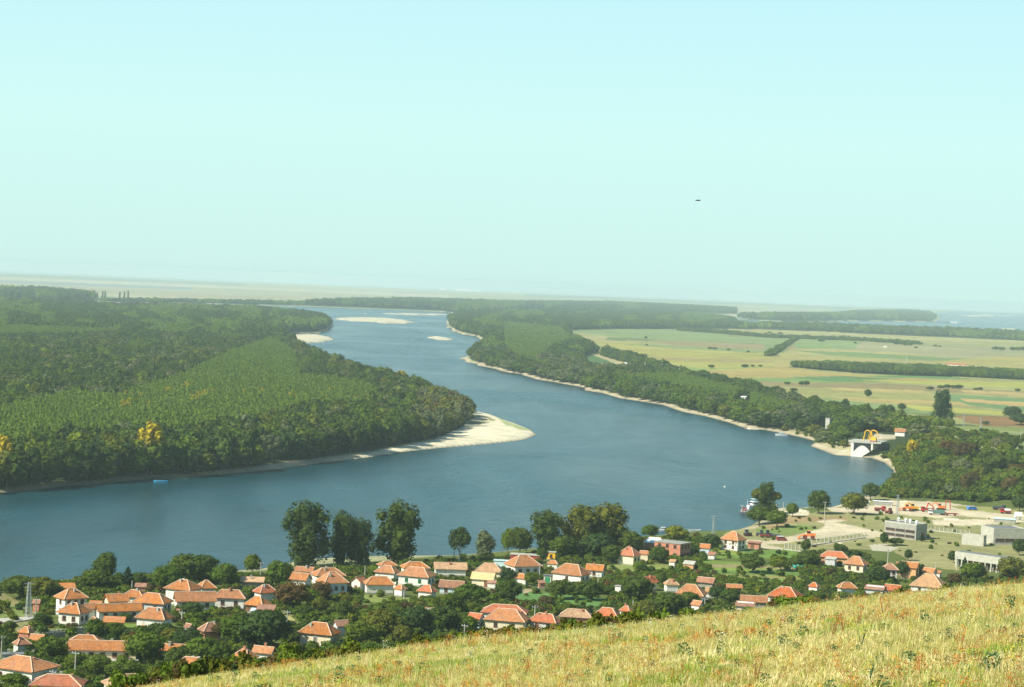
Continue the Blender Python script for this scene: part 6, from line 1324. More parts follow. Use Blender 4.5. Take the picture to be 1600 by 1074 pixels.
def loader(px, py, ang, label, m, k=1.0, name='wheel_loader'):
    p = at(px, py); root = empty(name, p, ang, label, 'loader'); root.scale = (k, k, k)
    MB().box((-1.3, 0, 1.6), (2.4, 1.7, 1.0)).build('engine_cover', M[m], root); MB().box((1.0, 0, 1.3), (1.8, 1.2, .7)).build('front_frame', M[m], root)
    cb = MB().box((-.1, 0, 2.35), (1.3, 1.4, 1.5), taper=.92).build('cab', M[m], root); MB().box((-.1, 0, 2.55), (1.34, 1.44, .8), taper=.96).build('window', M['pane'], cb)
    for sy in (-.5, .5): MB().tube((.9, sy, 1.7), (3.0, sy, .9), .15, n=5).build('lift_arm', M[m], root)
    MB().prism([(2.9, .2), (2.8, 1.3), (3.1, 1.2), (3.8, .2)], -1.2, 1.2, 'y').build('bucket', M[m], root)
    for sx in (-1.5, 1.2):
        for sy in (-1, 1): wheel(root, (sx, sy * 1.0, .75), .75, .5)
    return root
loader(1263, 843, 3.0, 'orange wheel loader parked on the pale track, alone', 'paint_orange', 1.25)
loader(1417, 799, 2.9, 'orange-yellow loader, left of the yellow machines in the yard', 'paint_orange', 1.15)
excavator(1428, 798, 3.3, 'yellow excavator with curved boom right of the orange-yellow loader', 'paint_yellow', 1.2)
truck(1375, 799, .1, 'red truck at the left end of the machinery yard', 'paint_red', 'paint_darkred', 3.5)
tractor(1389, 803, 2.4, 'dark red tractor just right of the red truck in the yard', 'paint_darkred')
truck(1449, 800, 3.2, 'bright red crane truck with raised folded boom in the yard', 'paint_red', 'paint_darkred', 4.5, boom='paint_red', name='crane_truck')
truck(1464, 805, 3.15, 'flatbed truck with white cab and grey-green bed in the yard', 'paint_white', 'paint_green', 6.5, load='paint_green', name='flatbed_truck')
trailer(1486, 806, 0, 'dark red flatbed trailer right of the white-cab truck', 'paint_darkred', 6.5)
excavator(1470, 797, 3.2, 'orange digger arm machine behind the white-cab flatbed', 'paint_orange', 1.1)
van(1519, 797, .25, 'blue and white van on the green verge right of the yard', 'paint_blue', 'paint_white', L=5.2)
truck(1561, 797, .05, 'dark blue truck at the right end of the yard', 'paint_dark', 'paint_dark', 4.5)
truck(1571, 803, 3.2, 'dark red lorry with a white load, right end of the yard', 'paint_red', 'paint_darkred', 3.5, load='paint_white', name='lorry')
def misc():
    p = at(1481, 797); r = empty('red_gate_frame', p, 0, 'tall red steel frame beside the yard track', 'frame'); h = 4.6
    for x in (-1.2, 1.2): MB().box((x, 0, h / 2), (.35, .35, h)).build('leg', M['door_red'], r)
    MB().box((0, 0, h), (2.8, .35, .4)).build('beam', M['door_red'], r)
    p = at(1590.5, 813); r = empty('round_tank', p, 0, 'round white tank on short legs at the right edge of the yard', 'tank')
    MB().tube((-1.7, 0, 2.6), (1.7, 0, 2.6), 1.5, n=14).build('drum', M['paint_white'], r)
    for x in (-1.1, 1.1): MB().box((x, 0, .7), (.3, 1.8, 1.6)).build('leg', M['concrete'], r)
    H('low grey corrugated shed half buried in the hedge at the right of the yard', 1552, 1588, 809, 812, rk='flat', yaw=-4, asp=.4, hw=1.8, rm='sheet_blue', wm='concrete', ch=0, cat='shed', short='the low grey shed')
    for x0, x1, l in ((1349, 1360, 'short white prefab barrack at the left edge of the wood'), (1363, 1396, 'long white prefab barrack roof at the foot of the wood')):
        H(l, x0, x1, 782, 784, rk='flat', yaw=-3, asp=.25, hw=2.0, rm='paint_white', wm='concrete', ch=0, cat='barrack', short=None)
    p = at(1249, 889); r = empty('tarpaulin_cover', p, .1, 'sea-green tarpaulin stretched over a plot in the green gardens', 'tarpaulin'); s = ppm(p)
    mb = MB(); n = 8; w = 23 / s
    vs = [((i / n - .5) * w, (j / 2 - .5) * 5, (.5 + 1.0 * (j == 1) + .25 * math.sin(i * 2.1 + j))) for j in range(3) for i in range(n + 1)]
    mb.add(vs, [(j * (n + 1) + i, j * (n + 1) + i + 1, (j + 1) * (n + 1) + i + 1, (j + 1) * (n + 1) + i) for j in range(2) for i in range(n)]).build('sheet', M['tarpaulin'], r)
    for sx in (-1, 1): MB().tube((sx * w * .45, 0, -.3), (sx * w * .45, 0, 1.4), .07, n=5).build('stake', M['timber'], r)
    # rubble heaps in the yard and on the spit
    for x, y, w_, h_, l in ((1240, 803, 26, 6, 'pale sand heap on the little spit by the yellow-topped tree'), (1256, 800, 18, 5, 'smaller pale sand heap right of the big sand heap'), (1488, 812, 34, 4, 'long pale rubble heap below the dark red flatbed trailer'), (1415, 785, 22, 4, 'pale building-rubble heap at the foot of the wood'), (1312, 849, 12, 3, 'small white rubble heap inside the long post fence'), (1175, 673, 32, 6, 'pale rock pile on the bank tip below the riverside wood'), (1238, 670, 12, 6, 'pale rocks above the moored motorboat')):
        p = at(x, y); s = ppm(p); g = np.random.default_rng(int(x)); nx, ny = 14, 8; W_, D_, H_ = w_ / s, w_ / s * .5, h_ / s * .8
        vs = []
        for j in range(ny + 1):
            for i in range(nx + 1):
                a, b = i / nx * 2 - 1, j / ny * 2 - 1; q = max(0, 1 - a * a - b * b * .9) ** .7
                vs.append((a * W_ / 2, b * D_ / 2, H_ * q * g.uniform(.55, 1.1) - .2))
        o = MB().add(vs, [(j * (nx + 1) + i, j * (nx + 1) + i + 1, (j + 1) * (nx + 1) + i + 1, (j + 1) * (nx + 1) + i) for j in range(ny) for i in range(nx)]).build('rubble_heap' if 'rubble' in l or 'rock' in l else 'sand_heap', M['rubble'])
        o.location = p; tag(o, l, 'heap')
misc()
def bird():
    d = ray(1090.5, 313.5); t = 150; root = empty('bird', (d.x * t, d.y * t, CAM_Z + d.z * t), .3, 'small dark bird gliding alone high in the pale sky', 'bird')
    MB().tube((-.16, 0, 0), (.14, 0, .01), .035, .045, 6).tube((.14, 0, .01), (.2, 0, .02), .035, .01, 6).build('body', M['bird_feathers'], root)
    for s_ in (-1, 1): MB().add([(.08, s_ * .03, .01), (-.05, s_ * .03, .01), (-.02, s_ * .22, .05), (.07, s_ * .2, .055), (-.06, s_ * .40, .0), (.0, s_ * .41, .005)], [(0, 1, 2, 3), (3, 2, 4, 5)]).build('wing', M['bird_feathers'], root)
    MB().add([(-.15, -.02, 0), (-.15, .02, 0), (-.27, .05, 0), (-.27, -.05, 0)], [(0, 1, 2, 3)]).build('tail', M['bird_feathers'], root)
bird()
print('buildings', round(time.time() - T0, 1))
# ------------------------------------------------------------------ individual trees
T = tree
def lab(*rows):
    for r in rows: T(*r[:5], label=r[5])
lab((477, 886, 78, 94, 'tall', 'huge round-topped dark poplar, leftmost of the three great shore poplars'),
    (534, 882, 46, 77, 'tall', 'narrower dark poplar in the middle of the three great shore poplars, left stem'),
    (562, 882, 40, 68, 'tall', 'shorter dark poplar pressed against the right of the middle shore poplar'),
    (622, 880, 76, 88, 'tall', 'great shore poplar with yellowish flecks and bulging right shoulder, rightmost of three'),
    (717, 880, 38, 58, 'airy', 'loose-crowned tree with bare leaning trunk standing alone on the shore'),
    (757, 872, 32, 40, 'slender', 'small slender grey-green tree on the shore between two bigger ones'),
    (812, 868, 40, 46, 'dark', 'dark rounded shore tree right of the slender grey-green tree'),
    (794, 866, 24, 42, 'light', 'bright green upright tree leaning against the dark rounded shore tree'),
    (855, 866, 60, 62, 'tall', 'broad dark shore tree behind the yellow kiosk'),
    (905, 862, 66, 66, 'tallolive', 'broad olive-topped shore tree in the middle of the big central clump'),
    (950, 860, 70, 68, 'tallolive', 'widest olive green tree at the right of the big central shore clump'),
    (930, 872, 60, 40, 'dark', 'dark low tree in front of the olive shore clump'),
    (880, 872, 44, 36, 'green', 'mid green tree under the broad dark shore tree, beside the kiosk'),
    (985, 866, 40, 38, 'dark', 'dark tree at the right end of the olive shore clump'),
    (1015, 842, 30, 22, 'green', 'small pale green shore tree left of the pale blue roof, water behind'),
    (1057, 845, 40, 24, 'light', 'round bright green tree right of the pale blue roof'),
    (1112, 858, 30, 24, 'dark', 'round dark tree beside the tall grey-white house'),
    (395, 898, 28, 33, 'green', 'small upright tree standing clear against the water, left of the great poplars'),
    (163, 912, 40, 50, 'dark', 'tall uneven dark tree with thin greyish top on the left shore'),
    (199, 919, 26, 34, 'conifer', 'dark pointed conifer on the left shore'),
    (150, 922, 60, 32, 'dark', 'wide dark tree in front of the uneven shore tree at the left'),
    (218, 914, 22, 20, 'dark', 'little dark tree beside the pointed conifer'),
    (292, 912, 66, 48, 'dark', 'big round dark tree above the two-storey house with a shaded side'),
    (262, 922, 46, 40, 'green', 'mid green tree leaning left of the big round dark shore tree'),
    (320, 904, 44, 38, 'dark', 'very dark rounded tree joined right of the big round shore tree'),
    (350, 918, 44, 38, 'green', 'mid green tree with two tops between the narrow house and the pinkish shore shed'),
    (30, 936, 60, 38, 'dark', 'wide dark tree at the left frame edge above the meadow'),
    (64, 942, 46, 40, 'olive', 'olive tree behind the lattice pylon at the left'),
    (86, 940, 30, 28, 'dark', 'dark tree left of the two-storey white house'),
    (435, 915, 44, 40, 'green', 'bushy green tree left of the roofs under the poplars'),
    (454, 950, 56, 42, 'brown', 'large brownish round tree right of the bright red hipped roof'),
    (500, 940, 36, 32, 'brown', 'smaller brownish tree in front of the blue-grey house'),
    (480, 945, 40, 26, 'green', 'green tree between the two brownish trees'),
    (411, 1012, 92, 62, 'dark', 'very large dark spreading tree above the two low roofs at the grass'),
    (372, 1010, 64, 52, 'green', 'broad green tree joined to the left of the very large dark tree'),
    (338, 1000, 36, 28, 'brown', 'orange-brown shrubby tree on the old mottled roof'),
    (300, 968, 40, 28, 'dark', 'dark round tree above the steep small red roof'),
    (292, 1012, 52, 30, 'dark', 'dark spreading garden tree below the white house on the lawn'),
    (250, 1000, 50, 28, 'dark', 'low dark tree mass below the white house on the green lawn'),
    (226, 1038, 64, 52, 'green', 'big leafy green tree right of the long terrace house'),
    (320, 1040, 66, 46, 'green', 'wide green tree above the wide low orange-red roof'),
    (278, 1050, 48, 42, 'dark', 'dark tree left of the wide low orange-red roof, touching the light orange roof'),
    (152, 1062, 46, 40, 'green', 'dense green tree in front of the long terrace house, middle'),
    (118, 1052, 36, 32, 'green', 'green tree below the left end of the long terrace house'),
    (193, 1068, 60, 40, 'green', 'broad green tree at the grass edge below the long terrace house'),
    (40, 1022, 40, 24, 'green', 'low green tree in front of the cluster below the concrete fence'),
    (76, 1030, 44, 36, 'green', 'green tree at the left end of the long terrace house'),
    (148, 1000, 32, 34, 'green', 'green tree behind the terrace house, below the garden wall'),
    (179, 998, 34, 26, 'green', 'rounded green tree right of the garden wall'),
    (64, 978, 26, 20, 'dark', 'dark small tree left of the L-roofed house by the lane'),
    (155, 966, 16, 14, 'green', 'small green tree under the long low outbuilding'),
    (196, 972, 22, 14, 'dark', 'dark small tree beside the low tiled shed'),
    (110, 1072, 40, 26, 'green', 'green shrubby tree covering the half-hidden orange roof'),
    (22, 1072, 50, 20, 'green', 'leafy green tree at the bottom left corner below the corner house'),
    (536, 965, 30, 28, 'dark', 'dark conical tree in front of the cream annex'),
    (648, 990, 60, 44, 'dark', 'dense dark tree in the thicket above the grass, left half'),
    (600, 995, 60, 44, 'olive', 'olive-brown tree in the thicket right of the three-chimney house'),
    (690, 990, 58, 46, 'dark', 'wide dark tree in the thicket left of the small bright red roof'),
    (730, 992, 40, 30, 'green', 'green tree right end of the thicket, in front of the small bright red roof'),
    (560, 1010, 50, 40, 'green', 'green bushy tree below the brown gabled roof'),
    (735, 945, 52, 34, 'green', 'big leafy green tree in the gardens below the garage'),
    (706, 955, 40, 30, 'green', 'mid green tree left of the big leafy garden tree'),
    (795, 942, 46, 38, 'dark', 'dark bushy tree below the dirt yard, in front of the yard hut'),
    (876, 936, 46, 32, 'dark', 'large dark tree in front of the house with the green-doored annex'),
    (922, 938, 44, 32, 'dark', 'dense dark tree right of the white retaining wall'),
    (793, 912, 26, 26, 'dark', 'dark tree between the garage and the three-windowed house'),
    (838, 898, 20, 26, 'green', 'small green tree at the right corner of the three-windowed house'),
    (828, 915, 20, 22, 'green', 'small green tree in front of the yard shed'),
    (847, 880, 20, 26, 'dark', 'narrow dark tree right of the three-windowed house'),
    (815, 985, 22, 30, 'conifer', 'dark cypress in front of the large faded-roof house'),
    (905, 970, 14, 24, 'conifer', 'left small cypress at the tan roof above the grass'),
    (922, 967, 12, 22, 'conifer', 'right small cypress at the tan roof above the grass'),
    (777, 975, 26, 18, 'green', 'small green tree growing in front of the faded-roof house wall'),
    (994, 940, 54, 42, 'dark', 'big round very dark tree right of the white cube shed'),
    (955, 880, 34, 30, 'dark', 'dark round tree left of the orange-roofed house by the brick building'),
    (1030, 880, 34, 28, 'dark', 'dark tree in front of the unfinished brick building'),
    (1075, 868, 36, 20, 'dark', 'low dark tree at the right corner of the unfinished brick building'),
    (1040, 962, 64, 38, 'dark', 'wide dark tree below the small red gabled house, above the brow'),
    (1075, 955, 40, 32, 'dark', 'dark tree left of the roof below the pale-ridged house'),
    (1010, 966, 44, 28, 'olive', 'yellowish green tree above the brow, left of the wide dark tree'),
    (1120, 940, 30, 26, 'dark', 'dark tree right of the low brown roof'),
    (1142, 945, 34, 26, 'dark', 'dark tree left of the long low outbuilding on the brow'),
    (1034, 916, 14, 24, 'dark', 'narrow dark tree between the small red gabled house and the tan roof'),
    (1197, 808, 34, 50, 'tall', 'tall shore tree by the pontoon with dark middle'),
    (1186, 820, 44, 30, 'dark', 'dark bushy tree under the tall shore tree by the pontoon'),
    (1214, 824, 34, 28, 'green', 'bright leafy tree right under the tall shore tree'),
    (1238, 808, 22, 22, 'green', 'small green tree in front of the pale sand heap'),
    (1279, 803, 38, 38, 'dark', 'dark bushy tree on the spit at the bay, left of a pair'),
    (1334, 804, 42, 34, 'olive', 'rounded olive tree on the spit at the bay, right of a pair'),
    (1360, 782, 30, 28, 'dark', 'dark tree at the wood corner where the shore bends'),
    (1259, 864, 16, 22, 'dark', 'small dark tree between the two post fences'),
    (1262, 886, 30, 26, 'dark', 'dark tree in the gardens right of the sea-green tarpaulin'),
    (1313, 868, 24, 18, 'dark', 'small round dark tree above the red porch house'),
    (1176, 895, 44, 30, 'dark', 'dark bushy tree in the middle of the green garden plots'),
    (1220, 892, 36, 24, 'green', 'green tree left of the sea-green tarpaulin'),
    (1381, 853, 14, 22, 'dark', 'dark narrow tree in front of the grey block'),
    (1400, 852, 26, 12, 'dark', 'bushy low tree before the grey block windows'),
    (1441, 846, 8, 14, 'conifer', 'small cypress beside the red side door'),
    (1419, 876, 14, 18, 'dark', 'dark conical tree in the dry field below the grey block'),
    (1409, 904, 24, 28, 'dark', 'dark tree in front of the orange-walled house, left side'),
    (1436, 902, 22, 22, 'dark', 'dark tree in front of the orange-walled house, right side'),
    (1372, 912, 40, 28, 'dark', 'dark spreading tree left of the pinkish white-walled house'),
    (1507, 892, 12, 22, 'conifer', 'dark cypress in front of the canopy building, left'),
    (1489, 880, 18, 20, 'dark', 'dark round tree at the left end of the canopy building'),
    (1562, 894, 18, 20, 'dark', 'dark small tree before the right end of the canopy building'),
    (1592, 868, 22, 26, 'dark', 'dark tree before the pale grey hall at the right edge'),
    (1580, 905, 46, 34, 'olive', 'broad olive shrubby tree at the right above the brow'),
    (1520, 905, 44, 26, 'green', 'green bushy tree below the canopy building above the brow'),
    (1593, 799, 26, 26, 'dark', 'round dark tree at the right edge above the machinery yard'),
    (1472, 664, 33, 50, 'tall', 'big lone field tree with rounded double crown at the right'),
    (1424, 716, 20, 30, 'yellow', 'golden yellow tree in the green wood behind the bay'),
    (1409, 642, 14, 12, 'dark', 'small grey-green tree at the field edge above the bay'),
    (1356, 622, 12, 14, 'dark', 'solitary round tree in the striped fields, middle'),
    (1582, 655, 30, 20, 'dark', 'dark field clump at the right edge above the ploughed field'),
    (1596, 664, 40, 18, 'dark', 'wide dark hedge tree touching the right frame edge'),
    (236, 741, 44, 84, 'bankyellow', 'brilliant golden tree in the island bank row, tallest yellow one'),
    (68, 758, 36, 54, 'bankgreen', 'lime-yellow topped tree in the island bank row, left part'),
    (4, 758, 34, 80, 'bankyellow', 'golden tree cut by the left frame edge on the island'),
    (626, 600, 22, 22, 'bankyellow', 'golden tree on the island crown near the river bend'),
    (74, 668, 14, 12, 'bankyellow', 'tiny golden tree in the plantation behind the left bank row'))
# the tall willow-like tree by the pontoon has two bare-tipped yellowish tops
for px, py, w_, h_ in ((1184, 784, 24, 22), (1212, 782, 16, 16)):
    p = at(1197, 808); s = ppm(p); K = KINDS['olive']; r0 = TREES[[t['px'] for t in TREES].index(1197)]['root']
    o = put('crown', K['crowns'][0], r0); o.matrix_parent_inverse = Matrix.Identity(4)
    a = -r0.rotation_euler.z; dx = (px - 1197) / s; sx = r0.scale.x; sz = r0.scale.z
    o.location = (dx * math.cos(a) / sx, dx * math.sin(a) / sx, ((806 - py) / s) / sz); o.scale = (w_ / s / 9 / sx, w_ / s / 9 / sx, h_ / s / 9 / sz); o['label'] = 'yellowish thin top of the crown'

# rows on the banks
def row(pts, step, kinds, wr, hr, seed, group, where, jy=0):
    g = random.Random(seed); out = []
    for (x0, y0), (x1, y1) in zip(pts, pts[1:]):
        n = max(1, int(abs(x1 - x0) / step))
        for i in range(n):
            t = (i + g.uniform(.2, .8)) / n; k = g.choice(kinds); w_ = g.uniform(*wr)
            o = T(x0 + (x1 - x0) * t, y0 + (y1 - y0) * t - g.uniform(0, jy), w_, g.uniform(*hr), k, group=group); TREES[-1]['where'] = where; out.append(o)
    return out
BK = ['bank', 'bank', 'bank', 'bankolive', 'bankgreen']
row([(2, 764), (60, 760), (150, 750), (238, 742)], 26, ['bank', 'bank', 'bankolive'], (30, 46), (42, 68), 1, 'trees of the island bank front row', 'island bank left of the blue rowing boat', 2)
row([(262, 740), (330, 734), (440, 722)], 25, ['bank', 'bank', 'bankolive'], (30, 44), (44, 62), 2, 'trees of the island bank front row', 'island bank right of the blue boat', 2)
row([(440, 721), (500, 713), (560, 706), (600, 700)], 22, ['bank', 'bankolive', 'bankolive'], (26, 38), (38, 52), 3, 'trees of the island bank front row', 'island bank where the sand strip begins', 2)
row([(600, 699), (640, 692), (675, 685), (706, 676), (726, 663)], 16, ['bankolive', 'bankolive', 'bank'], (20, 32), (34, 46), 4, 'trees of the island bank front row', 'island tip beside the white sand spit', 2)
row([(1198, 664), (1235, 672), (1268, 680)], 12, ['bank', 'bankolive'], (22, 30), (24, 34), 6, 'trees over the bay shore', 'bay shore above the moored motorboat', 2)
row([(1296, 684), (1330, 682)], 12, ['dark', 'green'], (18, 26), (18, 26), 8, 'trees over the bay shore', 'slope left of the white loading platform', 6)
row([(1318, 662), (1400, 662)], 12, ['green', 'light', 'dark', 'conifer'], (16, 24), (22, 32), 9, 'trees behind the bay platform', 'slope right behind the yellow gantry crane', 3)
row([(1414, 668), (1488, 674)], 14, ['dark', 'light', 'brown', 'green'], (18, 28), (16, 24), 10, 'trees behind the bay platform', 'scrubby edge below the big lone field tree', 4)
for y, n, wh in ((708, 5, 'wooded slope beside the golden bay tree'), (726, 7, 'upper part of the bay wood'), (744, 7, 'middle of the bay wood'), (760, 7, 'lower part of the bay wood'), (776, 9, 'foot of the bay wood above the yard')):
    g = random.Random(y)
    for i in range(n):
        x = 1410 + (i + g.uniform(.1, .9)) / n * 195
        if (y < 710 and 1405 < x < 1445) or (y < 745 and 1408 < x < 1440): continue
        yy = y + g.uniform(-7, 6) + (-4 if x < 1420 else 0)
        T(x, yy, g.uniform(22, 36), g.uniform(20, 31), g.choice(['dark', 'dark', 'green', 'green', 'light', 'olive', 'brown', 'willow'] if y > 710 else ['dark', 'green', 'brown', 'willow']), group='trees of the bay wood'); TREES[-1]['where'] = wh
for i, x in enumerate((127, 143, 147, 152, 160, 164, 187, 194, 200)):
    T(x, 466.5 + i * .1, 3.2, 10 + (i * 7 % 3), 'tall', label='slim far poplar, %s of the dark row left of the back channel' % ('leftmost', 'second', 'third', 'fourth', 'middle', 'fourth from right', 'third from right', 'second from right', 'rightmost')[i], group='slim far poplars')
# lone bushes and trees in the fields
g = random.Random(99)
for x, y, w_, h_ in ((835 + 0, 529 + 0, 4, 5), (1009, 530, 4, 6), (1010.5, 541, 4, 4), (1109.5, 546, 7, 5), (1117, 547, 6, 5), (1138, 548, 5, 3.5), (1169, 551, 4, 3.5), (1094, 520, 7, 6), (1111.5, 576, 9, 6), (1164, 575, 10, 5), (1176, 574, 6, 5), (1188, 574, 6, 5),
    (1256, 603, 16, 8), (1230, 602, 9, 5), (1202, 522, 5, 4), (1219, 523, 7, 5), (1283, 535, 9, 8), (1336, 538, 4, 4), (1404, 540, 16, 8), (1418, 541, 14, 7), (1431, 545, 5, 4), (1461, 542, 6, 4), (1468, 543, 5, 3), (1480, 608, 30, 7), (1498, 608, 12, 8), (1528, 610, 14, 5), (1590, 612, 8, 6), (1560, 548, 20, 6), (1590, 549, 24, 7), (1240, 612, 10, 6), (1453, 610, 10, 5), (1314, 571, 8, 7), (1370, 573, 9, 7), (1437, 574, 9, 9), (1450, 575, 8, 6), (1467, 575, 8, 6), (1540, 664, 10, 5), (1537, 676, 14, 8), (1549, 690, 22, 14), (1560, 695, 16, 14), (1577, 691, 12, 12)):
    m_ = max(1, round(w_ / 9))
    for q in range(m_):
        T(x + (q - (m_ - 1) / 2) * w_ / m_, y + g.uniform(-.4, .4), w_ / m_ * 1.25, max(h_ * g.uniform(.7, 1.05), w_ / m_ * .6), g.choice(['dark', 'dark', 'green']), group='lone bushes and trees in the fields', name='field_bush', cat='bush'); TREES[-1]['where'] = 'fields'

# filler trees of the village gardens
def blocked(px, py, w_, h_, tol=0.0):
    x0, x1, y0, y1 = px - w_ / 2, px + w_ / 2, py - h_, py
    for a, b, c_, d_ in BOXES:
        ox = min(x1, b) - max(x0, a); oy = min(y1, d_) - max(y0, c_)
        if ox > 1.5 and oy > 1.5 and ox * oy > tol * min(w_ * h_, (b - a) * (d_ - c_)): return True
    return False
OPEN_PX = [[(1130, 835), (1190, 812), (1300, 797), (1370, 775), (1620, 790), (1620, 895), (1480, 885), (1440, 862), (1300, 856), (1230, 864), (1150, 850)], [(800, 922), (960, 934), (930, 952), (790, 940)], [(0, 920), (25, 930), (60, 966), (60, 985), (0, 990)], [(190, 973), (275, 974), (285, 986), (200, 986)],
    [(1165, 860), (1240, 862), (1250, 868), (1240, 874), (1110, 872), (1110, 862)], [(1090, 876), (1240, 881), (1262, 912), (1200, 912), (1110, 904)], [(940, 885), (1010, 880), (1060, 884), (1050, 894), (960, 896)], [(560, 928), (640, 935), (640, 946), (570, 940)], [(430, 955), (458, 960), (466, 976), (445, 976)], [(742, 913), (840, 920), (822, 930), (755, 926)], [(1100, 872), (1240, 874), (1240, 880), (1100, 878)], [(60, 982), (105, 980), (103, 998), (60, 1000)]]
def is_open(px, py): return any(bool(in_poly(np.array([px]), np.array([py]), P)[0]) for P in OPEN_PX)
g = random.Random(4242); cand = 0; made = []
while len(made) < 96 and cand < 9000:
    cand += 1
    px = g.uniform(0, 1500); t = g.random()
    ytop = float(np.interp(px, [0, 250, 440, 680, 880, 1000, 1100, 1250, 1500], [925, 920, 905, 890, 880, 870, 862, 876, 905]))
    ybot = float(np.interp(px, [p[0] for p in BROW], [p[1] for p in BROW])) + 6
    py = ytop + (ybot - ytop) * t; k = 0.55 + 0.6 * (py - 860) / 200
    w_ = g.uniform(17, 34) * k; h_ = w_ * g.uniform(.7, 1.0)
    if not in_poly(np.array([px]), np.array([py]), VILLAGE_PX)[0] or is_open(px, py) or blocked(px, py, w_ * .8, h_ * .9, .05): continue
    if any(abs(px - m[0]) < (w_ + m[2]) * .33 and abs(py - m[1]) < (h_ + m[3]) * .25 for m in made): continue
    made.append((px, py, w_, h_)); T(px, py, w_, h_, g.choice(['dark', 'green', 'green', 'green', 'green', 'olive', 'light', 'light', 'brown', 'dark']), group='garden trees of the village')
# labels for the trees described by their neighbours
def describe():
    from collections import defaultdict
    byl = defaultdict(list); hs = [h for h in HOUSES if h[2]]
    for t in TREES:
        if t['label']: continue
        if t.get('where') == 'fields':
            near = min((u for u in [(1356, 'the solitary round tree'), (1226, 'the left end of the orchard block'), (1404, 'the tiny white field hut'), (1220, 'the road hedge'), (1485, 'the brown stubble strip'), (1010, 'the dark crop strip'), (1110, 'the pale pole row'), (1580, 'the right frame edge'), (1535, 'the right lattice mast'), (1440, 'the orchard block middle')]), key=lambda u: abs(u[0] - t['px']))
            L = 'dark field bush near ' + near[1]
        elif 'where' in t: L = '%s tree on the %s' % (t['look'], t['where'])
        else:
            b = min(hs, key=lambda h: ((h[0] - t['px']) / 1.0) ** 2 + ((h[1] + 6 - t['py'] + t['h'] * .3) / .8) ** 2)
            dx = t['px'] - b[0]; dy = t['py'] - b[1]
            rel = ('left of' if dx < 0 else 'right of') if abs(dx) > abs(dy) * 1.1 else ('in front of' if dy > 0 else 'behind')
            sz = 'small ' if t['w'] < 18 else ('large ' if t['w'] > 30 else '')
            L = '%s%s tree %s %s' % (sz, t['look'], rel, b[2])
        byl[L].append(t)
    words = {2: ['left one', 'right one'], 3: ['leftmost', 'middle one', 'rightmost']}
    nth = ['first', 'second', 'third', 'fourth', 'fifth', 'sixth', 'seventh', 'eighth', 'ninth', 'tenth', 'eleventh', 'twelfth']
    for L, ts in byl.items():
        ts.sort(key=lambda t: t['px']); n = len(ts)
        for i, t in enumerate(ts):
            s_ = L if n == 1 else L + ', ' + (words[n][i] if n in words else ('leftmost' if i == 0 else 'rightmost' if i == n - 1 else nth[i] + ' from left' if i < n // 2 + 1 else nth[n - 1 - i] + ' from right') )
            t['root']['label'] = s_
describe()
for o in bpy.data.objects:
    if o.get('label') and len(o['label'].split()) > 16: print('LONG', o.name, o['label'])
print('trees', len(TREES), round(time.time() - T0, 1))

# ------------------------------------------------------------------ undergrowth between the houses and on the slopes
def mk_shrubs():
    g = np.random.default_rng(31); ms = []
    for i, mt in enumerate(['leaf_dark', 'leaf_green', 'leaf_light', 'leaf_olive', 'leaf_light', 'leaf_green', 'leaf_brown', 'leaf_green']):
        ms.append(crown('crown', M[mt], 300 + i, lobes_bush(g, 3.4, 2.4, 7), 260, 0.27, jitter=.8))
    return ms
SHRUB = mk_shrubs()
def shrubs(name, label, poly, spacing, seed, size=(0.6, 1.5), openk=True, sort=None, keep=None, flat_k=1.0, cat='shrubbery', foot=True):
    q = sample_region(poly, spacing, seed, 8.0 if openk else 3.0, 0, 3e4)
    if keep is not None: q = q[keep(q[:, 0], q[:, 1])]
    z = ground(q[:, 0], q[:, 1]); px, py = project(q[:, 0], q[:, 1], z); m = np.ones(len(q), bool)
    m &= shore(q[:, 0], q[:, 1]) > 3
    if openk:
        for P in OPEN_PX: m &= ~in_poly(px, py, P) | (hsh(q[:, 0], q[:, 1]) < .10)
    if foot:
        for fx, fy, fr in FOOT: m &= np.hypot(q[:, 0] - fx, q[:, 1] - fy) > fr * .95 + .6
        for b in BOXES: m &= ~((px > b[0] - 1) & (px < b[1] + 1) & (py > b[3] - 4) & (py < b[3] + 9) & (hsh(q[:, 0], q[:, 1], 2) < .75))
    q, z = q[m], z[m]; g = np.random.default_rng(seed); n = len(q); s = g.uniform(*size, n); qx_, qy_ = project(q[:, 0], q[:, 1], z); s = np.where(in_poly(qx_, qy_, [(1326, 686), (1380, 678), (1430, 676), (1430, 690), (1330, 712)]), s * .35, s) * (0.7 + 0.6 * fbm(q[:, 0] / 25, q[:, 1] / 25, 77))
    cl = fbm(q[:, 0] / 18, q[:, 1] / 18, 78, 2) + g.normal(size=n) * .12; idx = np.clip(((cl - .3) / .4 * len(SHRUB)).astype(int), 0, len(SHRUB) - 1) if sort is None else g.choice(sort, n)
    print(name, n)
    scatter(name, label, cat, np.stack([q[:, 0], q[:, 1], z - .15], 1), np.stack([np.zeros(n), np.zeros(n), g.uniform(0, 6.28, n)], 1), np.stack([s, s, s * g.uniform(.5, 1.15, n) * flat_k], 1), idx, SHRUB)
def off_track(x, y):
    px, py = project(x, y, np.full(x.shape, 3.0)); k = np.ones(x.shape, bool)
    for P, col in PAINT:
        if col == TRACK or col[0] > .5: k &= ~in_poly(px, py, np.array(P))
    return k
shrubs('garden_shrubbery', 'dense garden shrubs, vines and orchard growth between the village houses', VILLAGE_PX, 2.35, 401, (0.45, 1.15), keep=lambda x, y: hsh(x * .31, y * .77) < 0.30 + 0.75 * (fbm(x / 14, y / 14, 79, 2) > .42))
